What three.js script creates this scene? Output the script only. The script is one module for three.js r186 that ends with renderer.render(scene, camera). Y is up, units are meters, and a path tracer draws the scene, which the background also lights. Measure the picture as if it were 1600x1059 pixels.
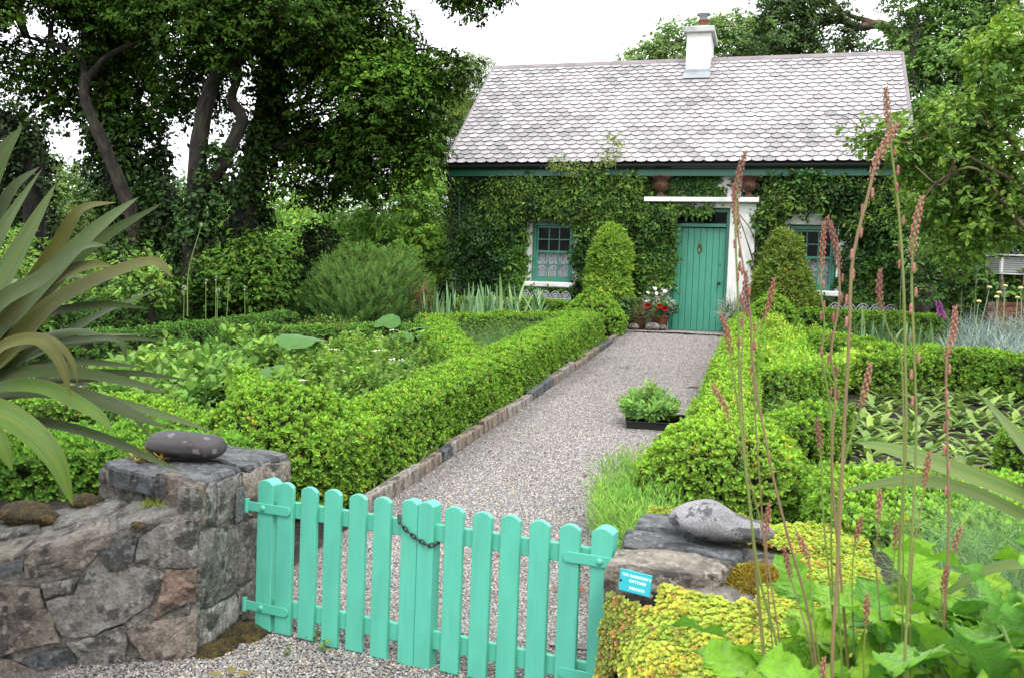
import * as THREE from 'three';
import { RoundedBoxGeometry } from 'three/addons/geometries/RoundedBoxGeometry.js';
import { mergeGeometries } from 'three/addons/utils/BufferGeometryUtils.js';

const scene = new THREE.Scene();

// ---------------------------------------------------------------- camera
const camera = new THREE.PerspectiveCamera(41.17, 1024 / 677, 0.1, 900);
camera.filmGauge = 23.6;
camera.updateProjectionMatrix();
camera.position.set(0, 1.62, 0);
camera.rotation.order = 'YXZ';
camera.rotation.set(-0.048, 0.28, 0.0368);
camera.focus = 6.5;
camera.userData.fStop = 7.1;
scene.add(camera);

// ---------------------------------------------------------------- sky: bright even overcast
function makeSky() {
  const W = 256, H = 128, d = new Float32Array(W * H * 4);
  for (let j = 0; j < H; j++) for (let i = 0; i < W; i++) {
    const el = ((j + 0.5) / H - 0.5) * Math.PI, az = (i + 0.5) / W * Math.PI * 2, s = Math.sin(el);
    const cl = 0.05 * Math.sin(az * 3 + 4 * s) + 0.04 * Math.sin(az * 7 - 9 * s + 1.3) * Math.cos(5 * s);
    const L = s > 0 ? 0.86 + 0.30 * Math.pow(s, 0.6) + cl : 0.3;
    const k = (j * W + i) * 4;
    d[k] = L * 0.975; d[k + 1] = L; d[k + 2] = L * 1.035; d[k + 3] = 1;
  }
  const t = new THREE.DataTexture(d, W, H, THREE.RGBAFormat, THREE.FloatType);
  t.mapping = THREE.EquirectangularReflectionMapping; t.magFilter = THREE.LinearFilter; t.minFilter = THREE.LinearFilter;
  t.needsUpdate = true;
  return t;
}
const sky = makeSky();
scene.background = sky; scene.environment = sky;
const sun = new THREE.DirectionalLight(new THREE.Color(1, 0.96, 0.9), 1.1);
sun.position.set(9, 30, 10); sun.target.position.set(-2, 0, -9);
sun.castShadow = true; sun.shadow.radius = 40;
Object.assign(sun.shadow.camera, { left: -30, right: 30, top: 30, bottom: -30, near: 1, far: 90 });
sun.shadow.mapSize.set(2048, 2048);
scene.add(sun, sun.target);

const renderer = new THREE.WebGLRenderer({ antialias: true });
renderer.shadowMap.enabled = true;
renderer.toneMapping = THREE.LinearToneMapping;
renderer.toneMappingExposure = 2.55;

// ---------------------------------------------------------------- helpers
const V = (x, y, z) => new THREE.Vector3(x, y, z);
function rng(seed) { let a = seed >>> 0; return () => { a = (a + 0x6D2B79F5) >>> 0; let t = a; t = Math.imul(t ^ (t >>> 15), t | 1); t ^= t + Math.imul(t ^ (t >>> 7), t | 61); return ((t ^ (t >>> 14)) >>> 0) / 4294967296; }; }
const R = rng(20240611);
const rr = (a, b) => a + (b - a) * R();
const clamp = (x, a, b) => Math.max(a, Math.min(b, x));
const lerp = (a, b, t) => a + (b - a) * t;
const smooth = (a, b, x) => { const t = clamp((x - a) / (b - a), 0, 1); return t * t * (3 - 2 * t); };
function h3(x, y, z) { let n = Math.imul(x, 374761393) + Math.imul(y, 668265263) + Math.imul(z, 1274126177); n = Math.imul(n ^ (n >>> 13), 1274126177); return ((n ^ (n >>> 16)) >>> 0) / 4294967296; }
function noise3(x, y, z) {
  const X = Math.floor(x), Y = Math.floor(y), Z = Math.floor(z), f = (t) => t * t * (3 - 2 * t), u = f(x - X), v = f(y - Y), w = f(z - Z);
  const c = (a, b, d) => h3(X + a, Y + b, Z + d);
  return lerp(lerp(lerp(c(0, 0, 0), c(1, 0, 0), u), lerp(c(0, 1, 0), c(1, 1, 0), u), v), lerp(lerp(c(0, 0, 1), c(1, 0, 1), u), lerp(c(0, 1, 1), c(1, 1, 1), u), v), w) * 2 - 1;
}
const fbm3 = (x, y, z, o = 4) => { let s = 0, a = 0.5; for (let i = 0; i < o; i++) { s += a * noise3(x, y, z); x = x * 2.03 + 7; y = y * 2.03 + 3; z = z * 2.03 + 11; a *= 0.5; } return s; };
// periodic noise for textures (period p cells)
function pnoise(x, y, p, seed) {
  const X = Math.floor(x), Y = Math.floor(y), f = (t) => t * t * (3 - 2 * t), u = f(x - X), v = f(y - Y), m = (a) => ((a % p) + p) % p;
  const c = (a, b) => h3(m(X + a), m(Y + b), seed);
  return lerp(lerp(c(0, 0), c(1, 0), u), lerp(c(0, 1), c(1, 1), u), v) * 2 - 1;
}
const pfbm = (u, v, p, seed, o = 5) => { let s = 0, a = 0.5; for (let i = 0; i < o; i++) { s += a * pnoise(u * p, v * p, p, seed + i); p *= 2; a *= 0.55; } return s; };

const counts = new Map();
function numbered(name) { const n = counts.get(name) ?? 0; counts.set(name, n + 1); return n ? `${name}_${String(n).padStart(3, '0')}` : name; }
function tag(o, label, category, group, kind) {
  if (label) o.userData.label = label;
  if (category) o.userData.category = category;
  if (group) o.userData.group = group;
  if (kind) o.userData.kind = kind;
  return o;
}
function shade(m) { m.castShadow = true; m.receiveShadow = true; return m; }
function thing(name, label, category, pos = [0, 0, 0], turn = 0, group) {
  const o = new THREE.Group(); o.name = numbered(name); o.position.set(...pos); o.rotation.y = turn; scene.add(o);
  return tag(o, label, category, group);
}
function struct(name, geo, mat, label) { const m = shade(new THREE.Mesh(geo, mat)); m.name = numbered(name); scene.add(m); return tag(m, label, null, null, 'structure'); }
function part(name, geo, mat, parent, label) { const m = shade(new THREE.Mesh(geo, mat)); m.name = name; parent.add(m); if (label) m.userData.label = label; return m; }
function merged(list, keep = []) { return mergeGeometries(list.map((g) => { const q = g.index ? g.toNonIndexed() : g; for (const k of Object.keys(q.attributes)) if (!['position', 'normal', 'uv', ...keep].includes(k)) q.deleteAttribute(k); return q; }), false); }
// box-projected uv in metres
function uvBox(g, s = 1, off = [0, 0]) {
  const q = g.index ? g.toNonIndexed() : g; if (!q.attributes.normal) q.computeVertexNormals();
  const p = q.attributes.position, n = q.attributes.normal, uv = new Float32Array(p.count * 2);
  for (let i = 0; i < p.count; i += 3) {
    let nx = 0, ny = 0, nz = 0; for (let k = 0; k < 3; k++) { nx += Math.abs(n.getX(i + k)); ny += Math.abs(n.getY(i + k)); nz += Math.abs(n.getZ(i + k)); }
    for (let k = i; k < i + 3; k++) {
      const x = p.getX(k), y = p.getY(k), z = p.getZ(k);
      const [u, v] = nx > ny && nx > nz ? [z, y] : ny > nz ? [x, z] : [x, y];
      uv[k * 2] = u * s + off[0]; uv[k * 2 + 1] = v * s + off[1];
    }
  }
  q.setAttribute('uv', new THREE.BufferAttribute(uv, 2));
  return q;
}
const box = (w, h, d, x = 0, y = 0, z = 0, r = 0.006) => { const g = r > 0 ? new RoundedBoxGeometry(w, h, d, 1, Math.min(r, w / 2.1, h / 2.1, d / 2.1)) : new THREE.BoxGeometry(w, h, d); g.translate(x, y, z); return g; };
const frustumBox = (x0, x1, y0, y1, z0, z1, r = 0.006) => box(x1 - x0, y1 - y0, z1 - z0, (x0 + x1) / 2, (y0 + y1) / 2, (z0 + z1) / 2, r);
// tapered tube along points, with optional lumps
function tube(pts, r0, r1, seg = 16, rad = 7, lump = 0, seed = 1, capEnd = true) {
  const curve = new THREE.CatmullRomCurve3(pts.map((p) => p.isVector3 ? p : V(...p)), false, 'centripetal');
  const pos = [], uv = [], idx = [], up = V(0.31, 0.2, 0.93).normalize();
  let len = 0, prev = null, side = null;
  for (let i = 0; i <= seg; i++) {
    const t = i / seg, c = curve.getPoint(t), tan = curve.getTangent(t);
    if (prev) len += c.distanceTo(prev); prev = c;
    side = side ? side.sub(tan.clone().multiplyScalar(side.dot(tan))).normalize() : V().crossVectors(tan, up).normalize();
    const bin = V().crossVectors(tan, side);
    for (let k = 0; k <= rad; k++) {
      const a = k / rad * Math.PI * 2, kk = k % rad;
      let r = lerp(r0, r1, t); if (lump) r *= 1 + lump * fbm3(Math.cos(a) * 1.3 + seed * 5, len * 2.5 / Math.max(0.3, r0 * 5), Math.sin(a) * 1.3 + kk * 0, 3) * 2;
      const q = c.clone().addScaledVector(side, Math.cos(a) * r).addScaledVector(bin, Math.sin(a) * r);
      pos.push(q.x, q.y, q.z); uv.push(k / rad * Math.max(0.02, r0 * 6.28), len);
    }
  }
  const w = rad + 1;
  for (let i = 0; i < seg; i++) for (let k = 0; k < rad; k++) { const a = i * w + k; idx.push(a, a + 1, a + w, a + 1, a + w + 1, a + w); }
  const g = new THREE.BufferGeometry();
  if (capEnd) for (const e of [0, seg]) { const c = curve.getPoint(e / seg), ci = pos.length / 3; pos.push(c.x, c.y, c.z); uv.push(0, len); for (let k = 0; k < rad; k++) e ? idx.push(e * w + k, e * w + k + 1, ci) : idx.push(k + 1, k, ci); }
  g.setAttribute('position', new THREE.Float32BufferAttribute(pos, 3)); g.setAttribute('uv', new THREE.Float32BufferAttribute(uv, 2)); g.setIndex(idx); g.computeVertexNormals();
  return g;
}
// ---------------------------------------------------------------- textures
function dataTex(n, m, fn, srgb = true, rep = [1, 1]) {
  const d = new Uint8Array(n * m * 4);
  for (let j = 0; j < m; j++) for (let i = 0; i < n; i++) { const c = fn(i / n, j / m, i, j), k = (j * n + i) * 4; d[k] = clamp(c[0], 0, 1) * 255; d[k + 1] = clamp(c[1], 0, 1) * 255; d[k + 2] = clamp(c[2], 0, 1) * 255; d[k + 3] = c.length > 3 ? clamp(c[3], 0, 1) * 255 : 255; }
  const t = new THREE.DataTexture(d, n, m); t.wrapS = t.wrapT = THREE.RepeatWrapping; t.magFilter = THREE.LinearFilter; t.minFilter = THREE.LinearMipmapLinearFilter; t.generateMipmaps = true;
  if (srgb) t.colorSpace = THREE.SRGBColorSpace; t.repeat.set(...rep); t.needsUpdate = true; return t;
}
// cellular pebbles, periodic
function worley(n, cells, seed) {
  const pt = []; for (let j = 0; j < cells; j++) for (let i = 0; i < cells; i++) pt.push([i + 0.15 + 0.7 * h3(i, j, seed), j + 0.15 + 0.7 * h3(i, j, seed + 1)]);
  const f1 = new Float32Array(n * n), f2 = new Float32Array(n * n), id = new Int32Array(n * n);
  for (let y = 0; y < n; y++) for (let x = 0; x < n; x++) {
    const u = x / n * cells, v = y / n * cells, ci = Math.floor(u), cj = Math.floor(v); let a = 9, b = 9, w = 0;
    for (let dj = -1; dj <= 1; dj++) for (let di = -1; di <= 1; di++) {
      const i = (ci + di + cells) % cells, j = (cj + dj + cells) % cells, q = pt[j * cells + i];
      const dx = q[0] - i + ci + di - u, dy = q[1] - j + cj + dj - v, d = Math.hypot(dx, dy * (0.8 + 0.5 * h3(i, j, seed + 3)));
      if (d < a) { b = a; a = d; w = j * cells + i; } else if (d < b) b = d;
    }
    f1[y * n + x] = a; f2[y * n + x] = b; id[y * n + x] = w;
  }
  return { f1, f2, id };
}
const pebbleTone = (k) => { const a = h3(k, 11, 5), b = h3(k, 3, 9); const t = 0.42 + 0.32 * a * a + 0.1 * b; return b > 0.85 ? [t * 1.02, t * 0.91, t * 0.8] : b > 0.6 ? [t * 1.0, t * 0.95, t * 0.92] : [t * 0.97, t * 0.97, t * 1.0]; };
const GW = worley(1024, 120, 7);
const gravelMap = dataTex(1024, 1024, (u, v, i, j) => { const k = j * 1024 + i, c = pebbleTone(GW.id[k]), e = smooth(0.02, 0.3, GW.f2[k] - GW.f1[k]), m = 0.5 + 0.5 * e; return [c[0] * m, c[1] * m, c[2] * m]; });
const gravelBump = dataTex(1024, 1024, (u, v, i, j) => { const k = j * 1024 + i, e = smooth(0, 0.55, GW.f2[k] - GW.f1[k]) * (0.6 + 0.4 * h3(GW.id[k], 1, 1)); return [e, e, e]; }, false);
const rockMap = dataTex(512, 512, (u, v) => {
  const a = pfbm(u, v, 4, 3, 6), b = pfbm(u, v, 16, 40, 4), c = pfbm(u, v, 64, 80, 3); let t = 0.80 + 0.26 * a + 0.22 * b + 0.24 * c;
  const lich = smooth(0.24, 0.42, pfbm(u, v, 22, 120, 4)), dark = smooth(0.16, 0.4, pfbm(u, v, 8, 160, 5));
  t = t * (1 - 0.4 * dark) + lich * 0.42; return [t, t * lerp(0.985, 1, lich), t * lerp(0.955, 0.98, lich)];
});
const rockBump = dataTex(512, 512, (u, v) => { const t = 0.5 + 0.5 * pfbm(u, v, 8, 9, 6) + 0.2 * pfbm(u, v, 64, 55, 2); return [t, t, t]; }, false);
const soilMap = dataTex(512, 512, (u, v) => { const a = pfbm(u, v, 8, 300, 6), b = pfbm(u, v, 64, 340, 3), t = 0.62 + 0.4 * a + 0.5 * b, s = b > 0.36 ? 0.3 : 0; return [t + s, t * 0.93 + s, t * 0.84 + s]; });
const soilBump = dataTex(512, 512, (u, v) => { const t = 0.5 + 0.6 * pfbm(u, v, 24, 311, 5); return [t, t, t]; }, false);
const woodMap = dataTex(256, 512, (u, v) => { const g = pnoise(u * 24 + 0.8 * pnoise(u * 4, v * 4, 4, 5), v * 4, 24, 21), f = pnoise(u * 64, v * 4, 64, 25); const t = 0.965 + 0.014 * g + 0.01 * f + 0.05 * pfbm(u, v, 4, 29, 4); return [t, t, t]; });
const woodBump = dataTex(256, 512, (u, v) => { const t = 0.5 + 0.3 * pnoise(u * 32, v * 2, 32, 21) + 0.25 * pnoise(u * 64, v * 4, 64, 27); return [t, t, t]; }, false);
const slateMap = dataTex(512, 512, (u, v) => {
  const a = pfbm(u, v, 3, 500, 6), st = pnoise(u * 48, v * 2, 48, 520) * 0.5 + pnoise(u * 96, v * 3, 96, 530) * 0.35, d = smooth(0.18, 0.6, pfbm(u, v, 3, 560, 6)); let t = 0.9 + 0.16 * a + 0.1 * st; t *= 1 - 0.4 * d;
  const y = smooth(0.2, 0.5, pfbm(u, v, 6, 590, 4)) * 0.06; return [t, t * (0.985 - y * 0.2), t * (1.0 - y)];
});
const plasterMap = dataTex(256, 256, (u, v) => { const t = 0.93 + 0.07 * pfbm(u, v, 4, 700, 5) - 0.12 * smooth(0.25, 0.5, pfbm(u, v, 3, 740, 5)); return [t, t, t * 0.985]; });
const barkMap = dataTex(256, 512, (u, v) => { const a = pnoise(u * 14 + pnoise(u * 4, v * 6, 6, 801), v * 8, 14, 800), b = pfbm(u, v, 8, 820, 5); const t = 0.62 + 0.3 * a + 0.4 * b, g = smooth(0.0, 0.4, pfbm(u, v, 3, 850, 4)) * 0.12; return [t, t * 0.95 + g, t * 0.84]; });
const phormMap = dataTex(64, 128, (u, v) => { // u across the blade
  const c = Math.abs(u - 0.5) * 2, s = pnoise(u * 32, v * 2, 32, 900), s2 = pnoise(u * 64, v * 2, 64, 910); let r = 0.50 + 0.05 * s + 0.05 * s2, g = 0.58 + 0.05 * s + 0.04 * s2, b = 0.36 + 0.04 * s;
  const yl = smooth(0.14, 0.0, c) * 0.8 + smooth(0.9, 1.0, c); r = lerp(r, 0.72, clamp(yl, 0, 1) * 0.7); g = lerp(g, 0.56, clamp(yl, 0, 1) * 0.6); b = lerp(b, 0.22, clamp(yl, 0, 1) * 0.8); return [r, g, b];
});
const leafVein = dataTex(128, 128, (u, v) => { const c = Math.abs(u - 0.5) * 2, side = Math.abs((((v * 7 - c * 1.6) % 1) + 1) % 1 - 0.5) * 2, vein = Math.max(smooth(0.05, 0.0, c), smooth(0.16, 0.0, 1 - side) * 0.8), t = 0.82 + 0.1 * pfbm(u, v, 8, 950, 4); return [lerp(t, 1, vein * 0.3), lerp(t, 1, vein * 0.3), lerp(t, 0.85, vein * 0.2)]; });
const leafVeinBump = dataTex(128, 128, (u, v) => { const c = Math.abs(u - 0.5) * 2, side = Math.abs((((v * 7 - c * 1.6) % 1) + 1) % 1 - 0.5) * 2; const t = 0.75 - 0.5 * Math.max(smooth(0.12, 0, c), smooth(0.4, 0, 1 - side)) + 0.2 * pfbm(u, v, 16, 955, 3); return [t, t, t]; }, false);
const lin = (r, g, b) => new THREE.Color().setRGB(r, g, b);
const std = (color, rough, o = {}) => new THREE.MeshStandardMaterial({ color, roughness: rough, ...o });
const rep = (t, a, b = a) => { const c = t.clone(); c.repeat.set(a, b); c.needsUpdate = true; return c; };
const M = {}, rockTex0 = { map: rep(rockMap, 4) };
M.gravel = std(lin(0.81, 0.80, 0.76), 0.85, { map: gravelMap, bumpMap: gravelBump, bumpScale: 0.008 });
M.soil = std(lin(0.042, 0.033, 0.026), 0.95, { map: soilMap, bumpMap: soilBump, bumpScale: 0.02 });
const rock = (r, g, b, bs = 0.012, sc = 1.6) => std(lin(r, g, b), 0.78, { map: rep(rockMap, sc), bumpMap: rep(rockBump, sc), bumpScale: bs });
const rockTex = { map: rep(rockMap, 1.6), bumpMap: rep(rockBump, 1.6) };
const rockM = (r, g, b, bs = 0.012) => std(lin(r, g, b), 0.75, { ...rockTex, bumpScale: bs });
M.rockGrey = rockM(0.185, 0.18, 0.168); M.rockDark = rockM(0.13, 0.132, 0.133); M.rockBrown = rockM(0.175, 0.145, 0.125); M.rockRed = rockM(0.195, 0.138, 0.108);
M.rockTan = rockM(0.225, 0.2, 0.172); M.rockPale = rockM(0.29, 0.28, 0.265); M.mortar = rockM(0.185, 0.172, 0.155, 0.016); M.slab = rockM(0.105, 0.112, 0.125, 0.008);
const granite = (pale) => dataTex(512, 512, (u, v) => { const f = pnoise(u * 128, v * 128, 128, 1001) * 0.6 + pnoise(u * 256, v * 256, 256, 1003) * 0.5, a = pfbm(u, v, 3, 1010, 5), l = pale ? smooth(0.08, 0.22, pfbm(u, v, 7, 1050, 5)) : smooth(0.42, 0.46, pfbm(u, v, 8, 1077, 3)); let t = 0.72 + (pale ? 0.2 : 0.07) * f + 0.22 * a; t = pale ? t * (1 - 0.4 * l) : lerp(t, 1.35, l * 0.8); return pale ? [t, t * 0.985, t] : [t * 0.62, t * 0.6, t * 0.61]; });
M.boulder = std(lin(0.21, 0.205, 0.205), 0.7, { map: rep(granite(false), 2.2), bumpMap: rep(rockBump, 5), bumpScale: 0.002 }); M.boulderPale = std(lin(0.34, 0.34, 0.345), 0.8, { map: rep(granite(true), 2.2), bumpMap: rep(rockBump, 5), bumpScale: 0.004 });
const gateTex = { map: rep(woodMap, 6, 1.6), bumpMap: rep(woodBump, 6, 1.6), bumpScale: 0.0005 };
M.gate = std(lin(0.088, 0.435, 0.312), 0.5, gateTex);
M.gateIron = std(lin(0.078, 0.40, 0.285), 0.4);
M.iron = std(lin(0.05, 0.045, 0.042), 0.6, { metalness: 0.6 });
M.green = std(lin(0.022, 0.18, 0.118), 0.35, { map: rep(woodMap, 4, 1) });
M.doorGreen = std(lin(0.038, 0.245, 0.158), 0.4, { map: rep(woodMap, 4, 1), bumpMap: rep(woodBump, 4, 1), bumpScale: 0.0008 });
M.fascia = std(lin(0.018, 0.13, 0.085), 0.4, { map: rep(woodMap, 1, 1) });
M.plaster = std(lin(0.72, 0.72, 0.715), 0.85, { map: rep(plasterMap, 0.6), bumpMap: rep(soilBump, 2), bumpScale: 0.004 });
M.hingeGrey = std(lin(0.16, 0.165, 0.185), 0.7, rockTex0);
M.grey = std(lin(0.5, 0.51, 0.52), 0.8, { map: rep(plasterMap, 0.8) });
M.lead = std(lin(0.33, 0.36, 0.4), 0.5, { map: rep(plasterMap, 2), metalness: 0.3 });
M.black = std(lin(0.012, 0.012, 0.014), 0.35);
M.verge = std(lin(0.20, 0.165, 0.178), 0.6, { map: rep(plasterMap, 1) });
M.under = std(lin(0.035, 0.033, 0.035), 0.9);
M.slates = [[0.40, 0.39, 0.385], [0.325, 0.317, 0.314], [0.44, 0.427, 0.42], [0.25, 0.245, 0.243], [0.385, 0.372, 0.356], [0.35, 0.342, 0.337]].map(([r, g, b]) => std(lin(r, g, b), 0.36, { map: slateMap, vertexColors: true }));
M.terracotta = std(lin(0.36, 0.135, 0.07), 0.8, { map: rep(soilMap, 3) });
M.rust = std(lin(0.17, 0.075, 0.045), 0.85, { map: rep(soilMap, 4), bumpMap: rep(soilBump, 4), bumpScale: 0.006 });
M.bark = std(lin(0.028, 0.023, 0.018), 0.95, { map: rep(barkMap, 1.2, 0.7), bumpMap: rep(barkMap, 1.2, 0.7), bumpScale: 0.02 });
M.barkMid = std(lin(0.036, 0.028, 0.021), 0.95, { map: rep(barkMap, 1.5, 0.9), bumpMap: rep(barkMap, 1.5, 0.9), bumpScale: 0.015 });
M.barkPale = std(lin(0.22, 0.175, 0.14), 0.95, { map: rep(barkMap, 1.5, 0.9), bumpMap: rep(barkMap, 1.5, 0.9), bumpScale: 0.015 });
M.timber = std(lin(0.25, 0.20, 0.16), 0.85, { map: rep(rockMap, 3, 1), bumpMap: rep(rockBump, 3, 1), bumpScale: 0.006 });
M.timberGrey = std(lin(0.29, 0.265, 0.24), 0.85, { map: rep(rockMap, 3, 1), bumpMap: rep(rockBump, 3, 1), bumpScale: 0.006 });
M.plastic = std(lin(0.012, 0.012, 0.013), 0.35);
M.white = std(lin(0.5, 0.5, 0.5), 0.6);
M.brass = std(lin(0.13, 0.10, 0.05), 0.45, { metalness: 0.7 });
M.glass = new THREE.MeshPhysicalMaterial({ color: lin(0.9, 0.93, 0.92), roughness: 0.04, transmission: 1, thickness: 0, ior: 1.16 });
M.moss = std(lin(0.16, 0.12, 0.02), 0.95, { map: rep(soilMap, 4), bumpMap: rep(soilBump, 6), bumpScale: 0.02 });
const leafMat = (rough = 0.55, tr = 0, o = {}) => new THREE.MeshPhysicalMaterial({ color: 0xffffff, vertexColors: true, roughness: rough, transmission: tr, thickness: 0, specularIntensity: 0.6, ...o });
M.leaf = leafMat(0.9, 0.32); M.leafShiny = leafMat(0.5, 0, { specularIntensity: 0.45 }); M.leafDull = leafMat(0.9, 0, { specularIntensity: 0.25 }); M.leafBright = leafMat(0.88, 0.42);
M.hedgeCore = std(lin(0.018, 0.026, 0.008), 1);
M.stem = std(lin(0.13, 0.19, 0.05), 0.7);

// ---------------------------------------------------------------- foliage building blocks
class Leaves { // collects small bent leaves into one geometry with a tint per leaf
  constructor() { this.p = []; this.c = []; this.uv = []; }
  tri(a, b, c, t, ua, ub, uc) { for (const q of [a, b, c]) this.p.push(q.x, q.y, q.z); for (let i = 0; i < 3; i++) this.c.push(...t); for (const q of [ua, ub, uc]) this.uv.push(...q); }
  leaf(base, dir, nrm, len, wid, fold, tint, round = 0, droop = 0) {
    const d = dir.clone().normalize(), s = V().crossVectors(d, nrm).normalize(), n = V().crossVectors(s, d).normalize();
    const at = (t, w, up) => base.clone().addScaledVector(d, t * len).addScaledVector(s, w * wid / 2).addScaledVector(n, up * wid - droop * len * t * t);
    const B = at(0, 0, 0), T = at(1, 0, 0);
    if (!round) { const m = at(0.45, 0, 0), L = at(0.45, -1, fold), Q = at(0.45, 1, fold); this.tri(B, m, L, tint, [0.5, 0], [0.5, 0.45], [0, 0.45]); this.tri(m, T, L, tint, [0.5, 0.45], [0.5, 1], [0, 0.45]); this.tri(B, Q, m, tint, [0.5, 0], [1, 0.45], [0.5, 0.45]); this.tri(m, Q, T, tint, [0.5, 0.45], [1, 0.45], [0.5, 1]); return; }
    const m1 = at(0.3, 0, 0), m2 = at(0.72, 0, 0), L1 = at(0.28, -0.85, fold), Q1 = at(0.28, 0.85, fold), L2 = at(0.7, -0.95 * round, fold), Q2 = at(0.7, 0.95 * round, fold);
    for (const [a, b, c] of [[B, m1, L1], [m1, L2, L1], [m1, m2, L2], [m2, T, L2], [B, Q1, m1], [m1, Q1, Q2], [m1, Q2, m2], [m2, Q2, T]]) this.tri(a, b, c, tint, [0.5, 0.5], [0.5, 0.5], [0.5, 0.5]);
  }
  geo() { const g = new THREE.BufferGeometry(); g.setAttribute('position', new THREE.Float32BufferAttribute(this.p, 3)); g.setAttribute('color', new THREE.Float32BufferAttribute(this.c, 3)); g.computeVertexNormals(); return g; }
}
const tintAround = (r, v = 0.25, hue = 0.12) => { const k = 1 + (r() * 2 - 1) * v, h = (r() * 2 - 1) * hue; return [k * (1 + h), k, k * (1 - h)]; };
// a sprig growing along +y from the origin
function sprig({ n = 12, h = 0.03, len = 0.02, wid = 0.011, out = 0.8, spread = 0.01, fold = 0.18, seed = 1, round = 0, v = 0.25, hue = 0.12, droop = 0, tip = 0 }) {
  const r = rng(seed * 7919 + 13), L = new Leaves();
  for (let i = 0; i < n; i++) {
    const t = (i + 0.5) / n, a = i * 2.399 + r() * 0.7, o = out * (1 - 0.55 * t) * (0.8 + 0.4 * r()), dir = V(Math.cos(a) * o, 1 - o * 0.6 + (r() - 0.5) * 0.3 - droop * (1 - t), Math.sin(a) * o);
    const base = V((r() - 0.5) * 2 * spread, h * t, (r() - 0.5) * 2 * spread), tt = tintAround(r, v, hue); if (tip) for (let k = 0; k < 3; k++) tt[k] *= 1 + tip * (t - 0.5) * (k === 2 ? 0.3 : 1);
    L.leaf(base, dir, V(-dir.x * 0.5, 1, -dir.z * 0.5).add(V(r() - 0.5, 0, r() - 0.5).multiplyScalar(0.5)), len * (0.7 + 0.5 * r()), wid * (0.75 + 0.45 * r()), fold, tt, round, droop * 0.3);
  }
  return L.geo();
}
// a leafy twig end of a tree: leaves spread through a flattened cloud
function twig({ n = 26, size = 0.45, len = 0.09, wid = 0.05, flat = 0.6, seed = 1, v = 0.3, hue = 0.14, droop = 0.25, round = 0, cluster = 0 }) {
  const r = rng(seed * 104729 + 5), L = new Leaves();
  const cc = []; for (let i = 0; i < Math.max(1, cluster); i++) cc.push(V(r() - 0.5, (r() - 0.5) * flat, r() - 0.5).multiplyScalar(size * 1.6));
  for (let i = 0; i < n; i++) {
    let b = V(r() - 0.5, (r() - 0.5) * flat, r() - 0.5).multiplyScalar(2 * size * (0.35 + 0.65 * r()));
    if (cluster) b = cc[i % cluster].clone().addScaledVector(b, 0.32);
    const dir = V(b.x + (r() - 0.5) * size, (r() - 0.5) * 0.8 * size - droop * size, b.z + (r() - 0.5) * size);
    L.leaf(b, dir, V((r() - 0.5) * 1.4, 1, (r() - 0.5) * 1.4), len * (0.65 + 0.6 * r()), wid * (0.7 + 0.5 * r()), 0.15, tintAround(r, v, hue), round);
  }
  return L.geo();
}
class Scatter {
  constructor() { this.m = []; this.col = []; }
  add(pos, up, scale, color, spin = R() * 6.283, sy = 1) {
    const y = up.clone().normalize(), t = Math.abs(y.y) < 0.95 ? V(0, 1, 0) : V(1, 0, 0), x = V().crossVectors(t, y).normalize(), z = V().crossVectors(x, y);
    const c = Math.cos(spin), s = Math.sin(spin), X = x.clone().multiplyScalar(c).addScaledVector(z, s), Z = V().crossVectors(X, y);
    const m = new THREE.Matrix4().makeBasis(X.multiplyScalar(scale), y.multiplyScalar(scale * sy), Z.multiplyScalar(scale)); m.setPosition(pos); this.m.push(m); this.col.push(color);
  }
  build(name, geos, mat, parent, stuff = true) { // shared out over several shapes
    const k = geos.length;
    for (let q = 0; q < k; q++) {
      const idx = []; for (let i = q; i < this.m.length; i += k) idx.push(i); if (!idx.length) continue;
      const im = shade(new THREE.InstancedMesh(geos[q], mat, idx.length)); im.name = name; if (stuff) im.userData.kind = 'stuff';
      idx.forEach((i, a) => { im.setMatrixAt(a, this.m[i]); im.setColorAt(a, this.col[i]); });
      im.instanceMatrix.needsUpdate = true; parent.add(im);
    }
    return this;
  }
}
const vary = (c, v = 0.2, hue = 0.1, r = R) => { const k = 1 + (r() * 2 - 1) * v, h = (r() * 2 - 1) * hue; return lin(c[0] * k * (1 + h), c[1] * k, c[2] * k * (1 - h)); };
const mixc = (a, b, t) => [lerp(a[0], b[0], t), lerp(a[1], b[1], t), lerp(a[2], b[2], t)];

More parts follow.
